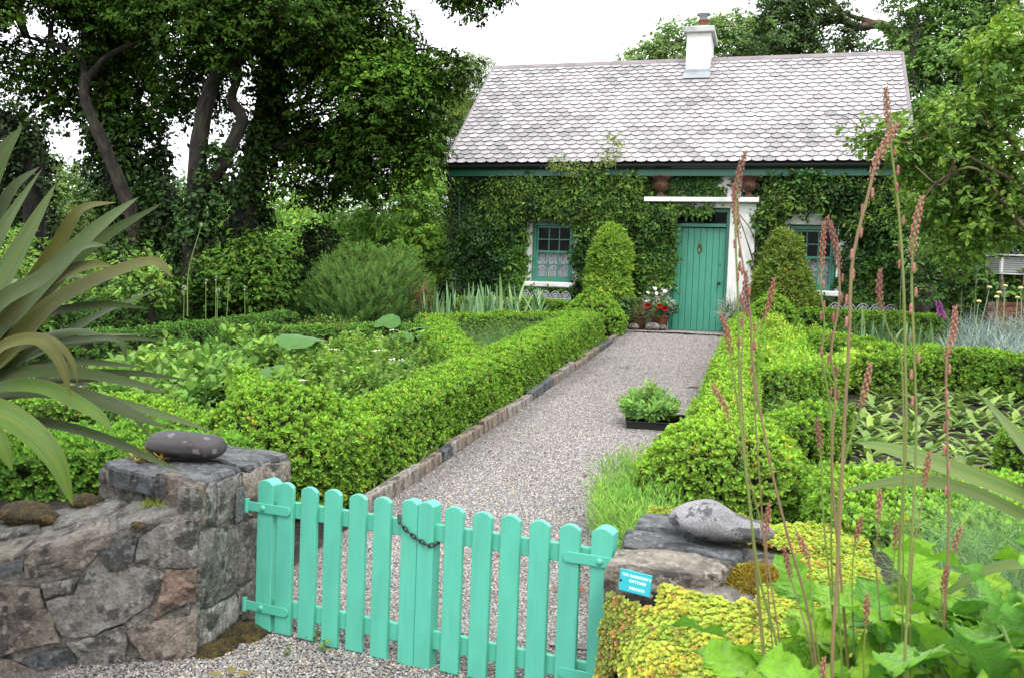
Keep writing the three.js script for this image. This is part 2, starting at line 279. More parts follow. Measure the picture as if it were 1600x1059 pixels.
// ---------------------------------------------------------------- ground: one sheet rising gently from the gate to the cottage
const gz = (z) => z > -4 ? 0 : z > -17.4 ? 0.08 * (-z - 4) : 1.072;
function gy(x, z) {
  let y = gz(z);
  const far = Math.hypot(x + 2, z + 8); y += smooth(18, 70, far) * 1.2;
  y += smooth(-9, -20, x) * smooth(-8, -22, z) * 0.9;
  return y;
}
{
  const axis = (a, b, s) => { const o = [-320, -160, -90, -60, -45, -34]; for (let t = a; t <= b + 1e-6; t += s) o.push(t); for (const q of [34, 45, 60, 90, 160, 320]) o.push(q); return o.filter((q, i) => i === 0 || q > o[i - 1]); };
  const xs = axis(-28, 14, 0.35), zs = axis(-30, 5, 0.35), pos = [], uv = [], idx = [];
  for (const z of zs) for (const x of xs) { const near = Math.abs(x) < 30 && z > -30 && z < 5; const onPath = x > -3 && x < 0 && z < -3; pos.push(x, gy(x, z) + (near ? (onPath ? -0.03 : 0.03 * fbm3(x * 0.8, 0, z * 0.8)) : 0) - (z > -4.2 ? 0.02 : 0), z); uv.push(x * 1.2, z * 1.2); }
  const w = xs.length; for (let j = 0; j < zs.length - 1; j++) for (let i = 0; i < w - 1; i++) { const a = j * w + i; idx.push(a, a + w, a + 1, a + 1, a + w, a + w + 1); }
  const g = new THREE.BufferGeometry(); g.setAttribute('position', new THREE.Float32BufferAttribute(pos, 3)); g.setAttribute('uv', new THREE.Float32BufferAttribute(uv, 2)); g.setIndex(idx); g.computeVertexNormals();
  struct('ground', g, M.soil, 'dark garden soil under the beds and trees');
}
// gravel path with a terrace step before the door
const pathL = -2.5, pathR = -0.58;
function pathY(x, z) { return gz(Math.max(z, -16)) + 0.012 + 0.012 * fbm3(x * 1.3, 2, z * 1.3) + 0.02 * (1 - Math.pow((x - (pathL + pathR) / 2) / 1.05, 2)) * smooth(-4, -6, z) + 0.055 * smooth(-12.5, -15.8, z); }
function sheet(x0, x1, z0, z1, s, fy) {
  if (z1 > z0) [z0, z1] = [z1, z0];
  const nx = Math.ceil((x1 - x0) / s), nz = Math.ceil((z0 - z1) / s), pos = [], uv = [], idx = [];
  for (let j = 0; j <= nz; j++) for (let i = 0; i <= nx; i++) { const x = lerp(x0, x1, i / nx), z = lerp(z0, z1, j / nz); pos.push(x, fy(x, z), z); uv.push(x * 1.05, z * 1.05); }
  for (let j = 0; j < nz; j++) for (let i = 0; i < nx; i++) { const a = j * (nx + 1) + i; idx.push(a, a + 1, a + nx + 1, a + 1, a + nx + 2, a + nx + 1); }
  const g = new THREE.BufferGeometry(); g.setAttribute('position', new THREE.Float32BufferAttribute(pos, 3)); g.setAttribute('uv', new THREE.Float32BufferAttribute(uv, 2)); g.setIndex(idx); g.computeVertexNormals(); return g;
}
struct('path', sheet(pathL - 0.02, pathR, -4.0, -16.02, 0.12, (x, z) => z > -4.0001 ? 0.012 : pathY(x, z)).clone(), M.gravel, 'grey gravel path running from the gate to the door');
struct('gravel_forecourt', sheet(-5.5, 3, 3.5, -4.001, 0.2, (x, z) => 0.006 + 0.01 * fbm3(x * 1.3, 2, z * 1.3) * smooth(-4, -3.8, z)), M.gravel, 'gravel in front of the gate');
{ // terrace: gravel top and a rough stone edge
  struct('terrace', sheet(-3.3, 0.4, -16.0, -17.35, 0.15, (x, z) => 1.075 + 0.01 * fbm3(x * 2, 5, z * 2)), M.gravel, 'raised gravel strip before the door');
  const step = thing('terrace_step', 'low rough edge stones of the gravel strip before the door', 'step');
  let x = -3.3; while (x < 0.4) { const w = rr(0.35, 0.7), g = uvBox(box(Math.min(w, 0.42 - x + 0.1) - 0.015, 0.14, 0.1, x + w / 2, 0.988, -15.98 + rr(-0.015, 0.015), 0.02)); part('stone', g, R() > 0.5 ? M.rockTan : M.rockGrey, step); x += w; }
}
// loose pebbles of the gravel, near the eye
{
  const ico = new THREE.IcosahedronGeometry(1, 0); const geos = [];
  for (let q = 0; q < 4; q++) { const g = ico.clone(), p = g.attributes.position; for (let i = 0; i < p.count; i++) { const x = p.getX(i), y = p.getY(i), z = p.getZ(i), k = 1 + 0.5 * noise3(x * 1.5 + q * 9, y * 1.5, z * 1.5); p.setXYZ(i, x * k * 1.15, y * k * 0.62, z * k * 0.9); } g.computeVertexNormals(); geos.push(g); }
  const sc = new Scatter(), mat = std(0xffffff, 0.75);
  const put = (x, z, y) => { const t = pebbleTone(Math.floor(R() * 1e6)), k = 0.62, s = 0.003 + 0.0042 * Math.pow(R(), 1.6); const c = new THREE.Color().setRGB(t[0], t[1], t[2], THREE.SRGBColorSpace); const dd = 0.86 * (1 + 0.25 * fbm3(x * 0.7, 1, z * 0.5)) * (1 - 0.3 * smooth(0.62, 0.95, Math.abs((x - (pathL + pathR) / 2) / 0.96) + 0.25 * fbm3(x * 2, 3, z * 1.5))); c.multiply(lin(dd * 0.98, dd * 0.965, dd * 0.92)); sc.add(V(x, y + s * 0.3, z), V(rr(-0.4, 0.4), 1, rr(-0.4, 0.4)), s, c); };
  for (let i = 0; i < 250000; i++) { const x = rr(pathL, pathR), z = -4 - 12.0 * Math.pow(R(), 1.3); put(x, z, pathY(x, z)); }
  for (let i = 0; i < 22000; i++) { const x = rr(-3.2, 0.3), z = rr(-17.2, -16.02); put(x, z, 1.075 + 0.01 * fbm3(x * 2, 5, z * 2)); }
  for (let i = 0; i < 52000; i++) { const x = rr(-2.75, -0.4), z = rr(-4.0, -2.5); put(x, z, 0.008); }
  const g = new THREE.Group(); g.name = 'gravel'; tag(g, 'loose grey and tan pebbles of the gravel path', null, null, 'stuff'); scene.add(g); sc.build('pebbles', geos, mat, g);
}
// fallen leaves and a flat pale stone on the path
for (const [x, z, c, l] of [[-1.9, -12.2, [0.12, 0.2, 0.04], 'green leaf lying on the middle of the gravel path'], [-2.05, -3.15, [0.16, 0.14, 0.05], 'yellowed leaf lying on the gravel before the gate'], [-1.5, -10.2, [0.25, 0.13, 0.05], 'brown dry leaf on the gravel half way up'], [-0.95, -4.6, [0.22, 0.08, 0.03], 'rusty brown leaves on the gravel behind the right gate leaf']]) {
  const L = new Leaves(); for (let i = 0; i < 5; i++) { const a = i * 1.26 + x; L.leaf(V(Math.cos(a) * 0.02, 0.012, Math.sin(a) * 0.02), V(Math.cos(a), 0.15, Math.sin(a)), V(0.2, 1, 0), 0.075, 0.04, 0.2, [c[0], c[1], c[2]]); }
  const o = thing('fallen_leaf', l, 'leaf', [x, (z > -4 ? 0.012 : pathY(x, z)) + 0.006, z]); part('blade', L.geo(), M.leafDull, o);
}
{ // small litter on the gravel
  const L = new Leaves(); L.leaf(V(0, 0.004, 0), V(1, 0.1, 0), V(0.2, 1, 0.3), 0.035, 0.02, 0.25, [1, 1, 1]); L.leaf(V(0.01, 0.004, 0), V(0.2, 0.15, 1), V(0, 1, 0), 0.025, 0.014, 0.2, [0.8, 0.8, 0.8]);
  const sc = new Scatter(); for (let i = 0; i < 420; i++) { const e = R() < 0.6, x = e ? (R() < 0.5 ? pathL + Math.pow(R(), 2) * 0.45 : pathR - Math.pow(R(), 2) * 0.4) : rr(pathL, pathR), z = rr(-4.2, -15.5); sc.add(V(x, pathY(x, z) + 0.005, z), V(rr(-0.3, 0.3), 1, rr(-0.3, 0.3)), rr(0.35, 1.1), vary(R() < 0.3 ? [0.09, 0.12, 0.03] : R() < 0.5 ? [0.2, 0.1, 0.05] : [0.06, 0.045, 0.035], 0.3, 0.15)); }
  const g = new THREE.Group(); g.name = 'leaf_litter'; tag(g, 'scattered bits of dry leaf on the gravel path', null, null, 'stuff'); scene.add(g); sc.build('bits', [L.geo()], M.leafDull, g);
}
// ---------------------------------------------------------------- edging along the left of the path
{
  const k = thing('path_edging', 'low weathered timber and stone edging along the left of the gravel path', 'edging');
  let z = -5.35; let i = 0;
  while (z > -15.8) {
    const l = i === 2 || i === 3 ? 0.22 : rr(0.45, 1.15), zz = z - l / 2, h = 0.15 + rr(-0.02, 0.015), g = uvBox(box(0.085 + rr(-0.01, 0.015), h, l - 0.012, 0, 0, 0, 0.012));
    const p = g.attributes.position; for (let q = 0; q < p.count; q++) { const a = fbm3(p.getX(q) * 9 + i * 3, p.getY(q) * 9, p.getZ(q) * 5); p.setX(q, p.getX(q) + a * 0.012); p.setY(q, p.getY(q) + a * 0.014); } g.computeVertexNormals();
    const m = part(i % 5 === 2 ? 'edging_stone' : 'edging_board', g, i % 5 === 2 ? M.slab : i % 3 ? M.timber : M.timberGrey, k);
    m.position.set(-2.555 + rr(-0.015, 0.015), gz(zz) + h / 2 - 0.035, zz); m.rotation.x = -0.08 * -1 * 1 + rr(-0.01, 0.01); m.rotation.y = rr(-0.02, 0.02); m.rotation.z = rr(-0.06, 0.06); z -= l; i++;
  }
}
// ---------------------------------------------------------------- gate: two leaves of five pickets
const GL = V(-2.235, 0, -3.67), GD = V(1.645, 0, 0.22).normalize(), gateTurn = Math.atan2(-GD.z, GD.x);
function picketGeo(w, y0, y1, d, crown) { // flat board with a rounded head, chamfered
  const s = new THREE.Shape(); s.moveTo(-w / 2, y0); s.lineTo(w / 2, y0); s.lineTo(w / 2, y1 - crown); s.absarc(0, y1 - crown - (w * w / 4 - crown * crown) / (2 * crown), (w * w / 4 + crown * crown) / (2 * crown), Math.asin((w / 2) / ((w * w / 4 + crown * crown) / (2 * crown))) > 0 ? Math.PI / 2 - Math.asin(Math.min(1, (w / 2) / ((w * w / 4 + crown * crown) / (2 * crown)))) : 0, Math.PI / 2 + Math.asin(Math.min(1, (w / 2) / ((w * w / 4 + crown * crown) / (2 * crown)))), false); s.lineTo(-w / 2, y0);
  const g = new THREE.ExtrudeGeometry(s, { depth: d - 0.006, bevelEnabled: true, bevelThickness: 0.003, bevelSize: 0.003, bevelSegments: 1, curveSegments: 8 }); g.translate(0, 0, -d + 0.003); return uvBox(g, 1, [R() * 3, R() * 3]);
}
function strapHinge(dir, crank) { // strap with rounded end, countersunk holes and a coach bolt head; runs along +x * dir from its pin
  const s = new THREE.Shape(); s.moveTo(0, -0.02); s.lineTo(0.215, -0.02); s.absarc(0.222, 0, 0.02, -Math.PI / 2, Math.PI / 2, false); s.lineTo(0, 0.02); s.lineTo(0, -0.02);
  for (const hx of [0.165, 0.222]) { const h = new THREE.Path(); h.absarc(hx, 0, 0.0045, 0, 6.283, true); s.holes.push(h); }
  const g = new THREE.ExtrudeGeometry(s, { depth: 0.005, bevelEnabled: true, bevelThickness: 0.0015, bevelSize: 0.0015, bevelSegments: 1 }); const pin = new THREE.CylinderGeometry(0.013, 0.013, 0.062, 12); pin.translate(-0.008, 0, 0.0);
  const m = merged([g, pin]); if (dir < 0) m.rotateY(Math.PI), m.translate(0, 0, 0.005); return m;
}
function gateLeaf(first, label) {
  const o = thing('picket_gate', label, 'gate', [GL.x, 0, GL.z], gateTurn);
  const us = first ? [0.13, 0.26, 0.39, 0.52, 0.65] : [1.0, 1.13, 1.26, 1.39, 1.52];
  part('hinge_stile', picketGeo(0.082, 0.02, 0.724, 0.075, 0.02), M.gate, o).position.x = first ? 0.018 : 1.652;
  part('meeting_stile', picketGeo(0.072, 0.012, 0.728, first ? 0.05 : 0.07, 0.016), M.gate, o).position.x = first ? 0.787 : 0.867;
  for (const u of us) { const m = part('picket', picketGeo(0.08, 0.02 + rr(-0.006, 0.006), 0.722 + rr(-0.004, 0.004), 0.024, 0.019), M.gate, o); m.position.x = u; m.rotation.z = rr(-0.004, 0.004); }
  for (const [y, h] of [[0.598, 0.075], [0.132, 0.08]]) { const x0 = first ? -0.02 : 0.83, x1 = first ? 0.825 : 1.69; part('rail', uvBox(frustumBox(x0, x1, y - h / 2, y + h / 2, -0.052, -0.0255, 0.005).rotateZ(0), 1, [R(), R()]), M.gate, o); }
  for (const y of [0.597, 0.128]) {
    const h = part('strap_hinge', strapHinge(first ? 1 : -1), M.gateIron, o); h.position.set(first ? -0.075 : 1.74, y, 0.004);
    const b = new THREE.SphereGeometry(0.0145, 14, 7, 0, 6.283, 0, Math.PI / 2); b.rotateX(Math.PI / 2); b.scale(1, 1, 0.7); const bm = part('bolt', b, M.gateIron, h); bm.position.set(first ? 0.09 : -0.09, 0, 0.0065);
  }
  return o;
}
gateLeaf(true, 'turquoise picket gate leaf hinged to the stone pillar with the dark flat capstone');
gateLeaf(false, 'turquoise picket gate leaf hinged beside the small PRIVATE sign');
{ // chain hung over the meeting stiles
  const c = thing('gate_chain', 'rusty iron chain looped over the meeting stiles of the gate', 'chain', [GL.x, 0, GL.z], gateTurn);
  const pts = [V(0.742, 0.645, -0.045), V(0.738, 0.648, 0.0), V(0.745, 0.632, 0.009), V(0.775, 0.605, 0.009), V(0.815, 0.58, 0.009), V(0.855, 0.562, 0.009), V(0.895, 0.552, 0.009), V(0.912, 0.553, -0.006), V(0.915, 0.56, -0.05)];
  const cv = new THREE.CatmullRomCurve3(pts), n = 13, lg = new THREE.TorusGeometry(0.0095, 0.003, 6, 14); lg.scale(1.55, 1, 1);
  for (let i = 0; i < n; i++) { const t = (i + 0.5) / n, p = cv.getPointAt(t), d = cv.getTangentAt(t), m = part('link', lg, M.iron, c); m.position.copy(p); m.quaternion.setFromUnitVectors(V(1, 0, 0), d).multiply(new THREE.Quaternion().setFromAxisAngle(V(1, 0, 0), i % 2 ? 1.1 : 0.25)); }
}
// ---------------------------------------------------------------- stone walls and pillars
// a stone from an outline on a face: chamfered, domed and rough; sits on frame (origin, u, n) with v up
function stoneGeo(poly, depth, seed, dome = 0.012, rough = 0.012) {
  let cx = 0, cy = 0; for (const [u, v] of poly) { cx += u; cy += v; } cx /= poly.length; cy /= poly.length;
  const out = []; const n = poly.length; // subdivide and roughen the outline
  for (let i = 0; i < n; i++) { const a = poly[i], b = poly[(i + 1) % n], k = Math.max(1, Math.min(4, Math.round(Math.hypot(b[0] - a[0], b[1] - a[1]) / 0.045))); for (let q = 0; q < k; q++) { const t = q / k, u = lerp(a[0], b[0], t), v = lerp(a[1], b[1], t); out.push([u + 0.008 * noise3(u * 40, v * 40, seed), v + 0.008 * noise3(u * 40, v * 40, seed + 7)]); } }
  const rings = [[1.0, -0.05], [0.99, depth * 0.6], [0.955, depth], [0.62, depth + dome * 0.6], [0.3, depth + dome]], pos = [], idx = [], m = out.length;
  for (const [s, h] of rings) for (const [u, v] of out) { const U = cx + (u - cx) * s, W = cy + (v - cy) * s; pos.push(U, W, h + (h > 0 ? rough * 1.6 * fbm3(U * 11, W * 11, seed * 3, 4) : 0)); }
  pos.push(cx, cy, depth + dome + rough * fbm3(cx * 11, cy * 11, seed * 3, 3));
  let area = 0; for (let i = 0; i < n; i++) { const a = poly[i], b = poly[(i + 1) % n]; area += a[0] * b[1] - b[0] * a[1]; }
  const f = (a, b, c) => area > 0 ? idx.push(a, b, c) : idx.push(a, c, b);
  for (let r = 0; r < rings.length - 1; r++) for (let i = 0; i < m; i++) { const j = (i + 1) % m, a = r * m + i, b = r * m + j, c = a + m, d = b + m; f(a, b, c); f(b, d, c); }
  const last = (rings.length - 1) * m; for (let i = 0; i < m; i++) f(last + i, last + (i + 1) % m, rings.length * m);
  const g = new THREE.BufferGeometry(); g.setAttribute('position', new THREE.Float32BufferAttribute(pos, 3)); g.setIndex(idx); g.computeVertexNormals(); return uvBox(g, 1, [seed * 0.37, seed * 0.21]);
}
function applyM(g, m) { // place a shape, keeping its faces outward when the frame is left-handed
  g.applyMatrix4(m); if (m.determinant() < 0) for (const k of ['position', 'normal', 'uv']) { const a = g.attributes[k], s = a.itemSize; for (let i = 0; i < a.count; i += 3) for (let c = 0; c < s; c++) { const t = a.array[(i + 1) * s + c]; a.array[(i + 1) * s + c] = a.array[(i + 2) * s + c]; a.array[(i + 2) * s + c] = t; } }
  g.computeVertexNormals(); return g;
}
function faceMatrix(o, ud) { const u = V(ud[0], 0, ud[1]).normalize(), v = V(0, 1, 0), n = V().crossVectors(u, v); if (n.dot(V(0.4, 0, 1)) < 0 && Math.abs(n.x) < 0.95) n.negate(); return { u, v, n, m: (flip) => new THREE.Matrix4().makeBasis(u, v, flip ? n : n).setPosition(V(o[0], 0, o[1])) }; }
function placeStones(parent, polys, o, ud, normal, mats, depth, seed0) {
  const u = V(ud[0], 0, ud[1]).normalize(), n = V(...normal).normalize(), mat = new THREE.Matrix4().makeBasis(u, V(0, 1, 0), n).setPosition(V(o[0], 0, o[1])), mirrored = mat.determinant() < 0;
  polys.forEach((p, i) => { let cu = 0, cv = 0; for (const q of p) { cu += q[0] / p.length; cv += q[1] / p.length; } const pp = p.map(([a, b]) => [cu + (a - cu) * 1.035, cv + (b - cv) * 1.035]); const g = stoneGeo(pp, depth * (0.45 + 0.5 * h3(i, seed0, 3)), seed0 + i, 0.005 + 0.006 * h3(i, seed0, 9), 0.014); g.applyMatrix4(mat); if (mirrored) { const q = g.attributes.position, uv = g.attributes.uv; for (let k = 0; k < q.count; k += 3) for (let c = 0; c < 3; c++) { let t = q.array[(k + 1) * 3 + c]; q.array[(k + 1) * 3 + c] = q.array[(k + 2) * 3 + c]; q.array[(k + 2) * 3 + c] = t; if (c < 2) { t = uv.array[(k + 1) * 2 + c]; uv.array[(k + 1) * 2 + c] = uv.array[(k + 2) * 2 + c]; uv.array[(k + 2) * 2 + c] = t; } } g.computeVertexNormals(); } part('stone', g, mats[i % mats.length], parent); });
}
// body of rubble and mortar: prism over a plan with a roughened surface
function roughPrism(plan, y0, y1, seed, amp = 0.018, seg = 0.05, topFn) {
  const pts = []; for (let i = 0; i < plan.length; i++) { const a = plan[i], b = plan[(i + 1) % plan.length], k = Math.max(1, Math.round(Math.hypot(b[0] - a[0], b[1] - a[1]) / seg)); for (let q = 0; q < k; q++) pts.push([lerp(a[0], b[0], q / k), lerp(a[1], b[1], q / k)]); }
  let cx = 0, cz = 0; for (const [x, z] of plan) { cx += x / plan.length; cz += z / plan.length; }
  const ny = Math.max(2, Math.round((y1 - y0) / seg)), pos = [], idx = [], m = pts.length; const top = topFn ?? (() => y1);
  const P = (x, y, z) => { const a = fbm3(x * 9, y * 9, z * 9 + seed, 4) * amp * 2, d = Math.hypot(x - cx, z - cz) || 1; pos.push(x + (x - cx) / d * a, y + a * 0.6 * (y > y0 + 0.02 ? 1 : 0), z + (z - cz) / d * a); };
  for (let j = 0; j <= ny; j++) for (const [x, z] of pts) P(x, lerp(y0, top(x, z), j / ny), z);
  const rings = 6; for (let r = 1; r <= rings; r++) for (const [x, z] of pts) { const s = 1 - r / rings * 0.999, X = cx + (x - cx) * s, Z = cz + (z - cz) * s; P(X, top(X, Z), Z); }
  const rows = ny + rings; for (let j = 0; j < rows; j++) for (let i = 0; i < m; i++) { const k = (i + 1) % m, a = j * m + i, b = j * m + k; idx.push(a, a + m, b, b, a + m, b + m); }
  const g = new THREE.BufferGeometry(); g.setAttribute('position', new THREE.Float32BufferAttribute(pos, 3)); g.setIndex(idx); g.computeVertexNormals(); return uvBox(g);
}
const LOW = [[[0.75,0.36],[0.67,0.36],[0.6,0.35],[0.56,0.24],[0.52,0.12],[0.59,0.11],[0.69,0.09],[0.74,0.08]],[[0.75,0.45],[0.66,0.47],[0.66,0.42],[0.75,0.4]],[[0.65,0.44],[0.61,0.44],[0.39,0.49],[0.38,0.48],[0.43,0.42],[0.54,0.4],[0.65,0.4]],[[0.37,0.49],[0.31,0.53],[0.23,0.55],[0.24,0.5],[0.25,0.44],[0.31,0.4],[0.35,0.45]],[[0.59,0.37],[0.45,0.39],[0.48,0.33],[0.58,0.31]],[[0.45,0.38],[0.38,0.47],[0.33,0.39],[0.24,0.42],[0.16,0.4],[0.12,0.38],[0.17,0.25],[0.27,0.19],[0.39,0.14],[0.51,0.13],[0.55,0.23],[0.57,0.3],[0.47,0.31]],[[0.11,0.4],[-0.015,0.4],[-0.015,0.26],[0.11,0.22],[0.16,0.19]],[[0.22,0.55],[0.15,0.59],[-0.015,0.62],[-0.015,0.41],[0.15,0.41],[0.23,0.44],[0.23,0.5]],[[0.66,0.05],[0.58,0.08],[0.47,0.08],[0.45,0.03],[0.54,-0.0],[0.62,0.01]],[[0.26,0.14],[0.16,0.18],[-0.015,0.2],[-0.015,0.11],[-0.015,0.02],[0.13,-0.02],[0.2,0.03]],[[0.5,0.11],[0.38,0.13],[0.27,0.17],[0.26,0.09],[0.27,-0.0],[0.41,-0.0],[0.45,0.05]],[[0.45,-0.0],[0.29,-0.01],[0.23,0.03],[0.14,-0.02],[0.09,-0.08],[0.45,-0.06]],[[0.74,0.06],[0.67,0.04],[0.62,0.0],[0.53,-0.01],[0.46,0.02],[0.45,-0.06],[0.74,-0.04]]];
const F1 = [[[0.56,0.75],[0.4,0.76],[0.32,0.74],[0.34,0.69],[0.46,0.64],[0.57,0.67]],[[0.31,0.76],[0.16,0.78],[-0.01,0.75],[-0.01,0.58],[0.12,0.62],[0.26,0.62],[0.31,0.67]],[[0.52,0.64],[0.34,0.68],[0.3,0.61],[0.46,0.58],[0.56,0.6]]];
const F2 = [[[-0.035,0.75],[0.14,0.74],[0.15,0.55],[-0.035,0.56]],[[0.16,0.74],[0.34,0.74],[0.36,0.54],[0.16,0.55]],[[0.36,0.74],[0.56,0.75],[0.75,0.73],[0.75,0.64],[0.57,0.64],[0.46,0.52],[0.37,0.53]],[[-0.035,0.55],[0.32,0.5],[0.32,0.22],[0.16,0.19],[-0.035,0.2],[-0.035,0.36]],[[0.33,0.51],[0.48,0.5],[0.47,0.22],[0.33,0.22]],[[-0.035,0.19],[0.32,0.18],[0.32,0.06],[0.16,0.02],[0.14,-0.05],[-0.035,-0.02]],[[0.34,0.2],[0.47,0.19],[0.48,0.01],[0.34,0.05]]];

const nW = [0.526, 0, 0.85];
{
  const wall = thing('stone_wall', 'low mossy rubble stone wall flaring out left of the gate pillar', 'wall');
  const w = (s, t) => [-2.34 - 0.85 * s - 0.526 * t, -3.31 + 0.526 * s - 0.85 * t];
  const topY = (x, z) => { const a = x + 2.34, b = z + 3.31, s = -0.85 * a + 0.526 * b, t = -0.526 * a - 0.85 * b; return 0.645 - 0.25 * Math.min(s, 0.95) + 0.15 * t; };
  part('mortar', roughPrism([w(-0.02, 0), w(1.7, 0), w(1.7, 0.5), w(0.1, 0.42)], -0.05, 0.6, 5, 0.016, 0.05, topY), M.mortar, wall);
  const mats = [M.rockBrown, M.slab, M.rockTan, M.rockDark, M.rockGrey, M.rockGrey, M.rockRed, M.rockGrey, M.slab, M.rockBrown, M.rockGrey, M.rockDark, M.rockBrown];
  placeStones(wall, LOW, [-2.34, -3.31], [-0.85, 0.526], nW, mats, 0.026, 20);
  placeStones(wall, [[[0.78, 0.06], [1.0, 0.04], [1.06, 0.22], [0.9, 0.33], [0.78, 0.3]], [[0.78, 0.32], [1.05, 0.28], [1.1, 0.38], [0.8, 0.42]], [[1.1, 0.05], [1.5, 0.05], [1.5, 0.3], [1.12, 0.34]], [[1.12, 0.34], [1.5, 0.3], [1.5, 0.38], [1.14, 0.38]]], [-2.34, -3.31], [-0.85, 0.526], nW, [M.rockGrey, M.rockTan, M.rockBrown, M.rockDark], 0.026, 60);
  // flat rough stones on the top
  const tops = [[[0.0, 0.02], [0.3, 0.0], [0.34, 0.2], [0.2, 0.4], [0.05, 0.38]], [[0.33, -0.01], [0.66, 0.0], [0.6, 0.18], [0.37, 0.2]], [[0.36, 0.23], [0.6, 0.21], [0.64, 0.42], [0.24, 0.42]], [[0.7, 0.0], [1.05, 0.0], [1.0, 0.24], [0.64, 0.2]], [[0.65, 0.24], [1.0, 0.27], [1.0, 0.44], [0.68, 0.43]], [[1.08, 0.0], [1.6, 0.0], [1.6, 0.44], [1.04, 0.4]]];
  tops.forEach((p, i) => { const g = stoneGeo(p, 0.02, 80 + i, 0.008, 0.012); const mat = new THREE.Matrix4().makeBasis(V(-0.85, -0.25, 0.526), V(-0.526, 0.15, -0.85), V(0, 1, 0)).setPosition(V(-2.34, 0.637, -3.31)); applyM(g, mat); part('top_stone', g, [M.rockGrey, M.rockTan, M.rockGrey, M.rockTan, M.rockGrey, M.rockBrown][i], wall); });
  for (const [s, t, r, q] of [[0.2, 0.43, 0.1, 1], [0.75, 0.46, 0.2, 2], [1.0, 0.47, 0.16, 3], [0.22, -0.02, 0.05, 4], [0.5, 0.45, 0.13, 5]]) { const g = new THREE.SphereGeometry(r, 16, 8); g.scale(1, 0.22, 0.6); g.rotateY(-0.55); const p = g.attributes.position; for (let i = 0; i < p.count; i++) { const k = 1 + 0.6 * fbm3(p.getX(i) * 14 + q * 5, p.getY(i) * 14, p.getZ(i) * 14); p.setXYZ(i, p.getX(i) * k, p.getY(i) * k, p.getZ(i) * k); } g.computeVertexNormals(); const [x, z] = w(s, t); g.translate(x, topY(x, z) + 0.015, z); part('moss', uvBox(g), M.moss, wall); }
}
{
  const pil = thing('stone_pillar', 'stone gate pillar with a dark flat capstone carrying a smooth grey boulder', 'pillar');
  part('mortar', roughPrism([[-2.37, -3.345], [-3.0, -3.5], [-2.98, -4.14], [-2.345, -4.1]], -0.05, 0.735, 8, 0.012, 0.05), M.mortar, pil);
  placeStones(pil, F1, [-2.36, -3.33], [-0.97, -0.25], [-0.25, 0, 0.97], [M.rockTan, M.rockBrown, M.rockDark], 0.02, 120);
  placeStones(pil, F2, [-2.36, -3.33], [0.028, -1], [1, 0, 0.028], [M.rockGrey, M.rockGrey, M.rockTan, M.rockGrey, M.rockGrey, M.rockPale, M.rockGrey], 0.018, 140);
  const caps = [[[0.0, 0.03], [0.25, -0.03], [0.5, -0.02], [0.67, 0.06], [0.64, 0.42], [0.3, 0.38], [0.02, 0.36]], [[0.0, 0.38], [0.3, 0.4], [0.64, 0.45], [0.62, 0.76], [0.02, 0.78]]];
  caps.forEach((p, i) => { const g = stoneGeo(p, 0.035, 170 + i, 0.004, 0.006); applyM(g, new THREE.Matrix4().makeBasis(V(-0.97, 0, -0.2), V(0.02, 0, -1), V(0, 1, 0)).setPosition(V(-2.345, 0.735, -3.33))); part('capstone', g, M.slab, pil); });
  const hp = part('hinge_plate', uvBox(frustumBox(-0.004, 0.004, 0.53, 0.69, -0.03, 0.03, 0.002)), M.hingeGrey, pil); hp.position.set(-2.325, 0, -3.63);
  for (const [x, y, z, r] of [[-2.27, 0.01, -3.62, 0.11], [-2.29, 0.01, -3.42, 0.08], [-2.25, 0.005, -3.85, 0.08]]) { const g = new THREE.SphereGeometry(r, 18, 10); const p = g.attributes.position; for (let i = 0; i < p.count; i++) { const k = 1 + 0.5 * fbm3(p.getX(i) * 12 + r * 50, p.getY(i) * 12, p.getZ(i) * 12); p.setXYZ(i, p.getX(i) * k, p.getY(i) * k * 0.4, p.getZ(i) * k * 1.4); } g.computeVertexNormals(); g.translate(x, y, z); part('moss', uvBox(g), M.moss, pil); }
}
function boulder(name, label, pos, shape, mat, seed, turn = 0, tilt = 0, blunt = false) { // smooth waterworn stone; shape(x) gives its profile
  const g = new THREE.SphereGeometry(1, 40, 24), p = g.attributes.position;
  for (let i = 0; i < p.count; i++) { let x = p.getX(i), y = p.getY(i), z = p.getZ(i); const [rx, ry, rz, cy] = shape(x); const bl = Math.sqrt((1 - x ** 4 + 1e-6) / (1 - x * x + 1e-6)); if (blunt && Math.abs(x) < 0.999) { y *= bl; z *= bl; } const k = 1 + 0.09 * fbm3(x * 1.6 + seed, y * 1.6, z * 1.6, 3); y = y < 0 ? y * 0.85 : y; p.setXYZ(i, x * rx * k, y * ry * k + cy, z * rz * k); }
  g.computeVertexNormals(); const o = shade(new THREE.Mesh(uvBox(g), mat)); o.name = numbered(name); o.position.set(...pos); o.rotation.set(0, turn, tilt); scene.add(o); return tag(o, label, 'boulder');
}
boulder('boulder', 'smooth dark grey boulder with white spots on the pillar capstone', [-2.68, 0.84, -3.72], (x) => [0.19, 0.068, 0.115, 0], M.boulder, 3, 0.25, -0.03, true);
boulder('boulder', 'pale speckled boulder tapering to one end, beside the PRIVATE sign pillar top', [-0.16, 0.735, -3.72], (x) => [0.21, 0.088 - 0.03 * smooth(-0.25, 0.35, x) + 0.012 * smooth(0.5, 0.9, x), 0.125 - 0.02 * x, -0.022 * smooth(-0.3, 0.5, x)], M.boulderPale, 8, 0.12, -0.04);
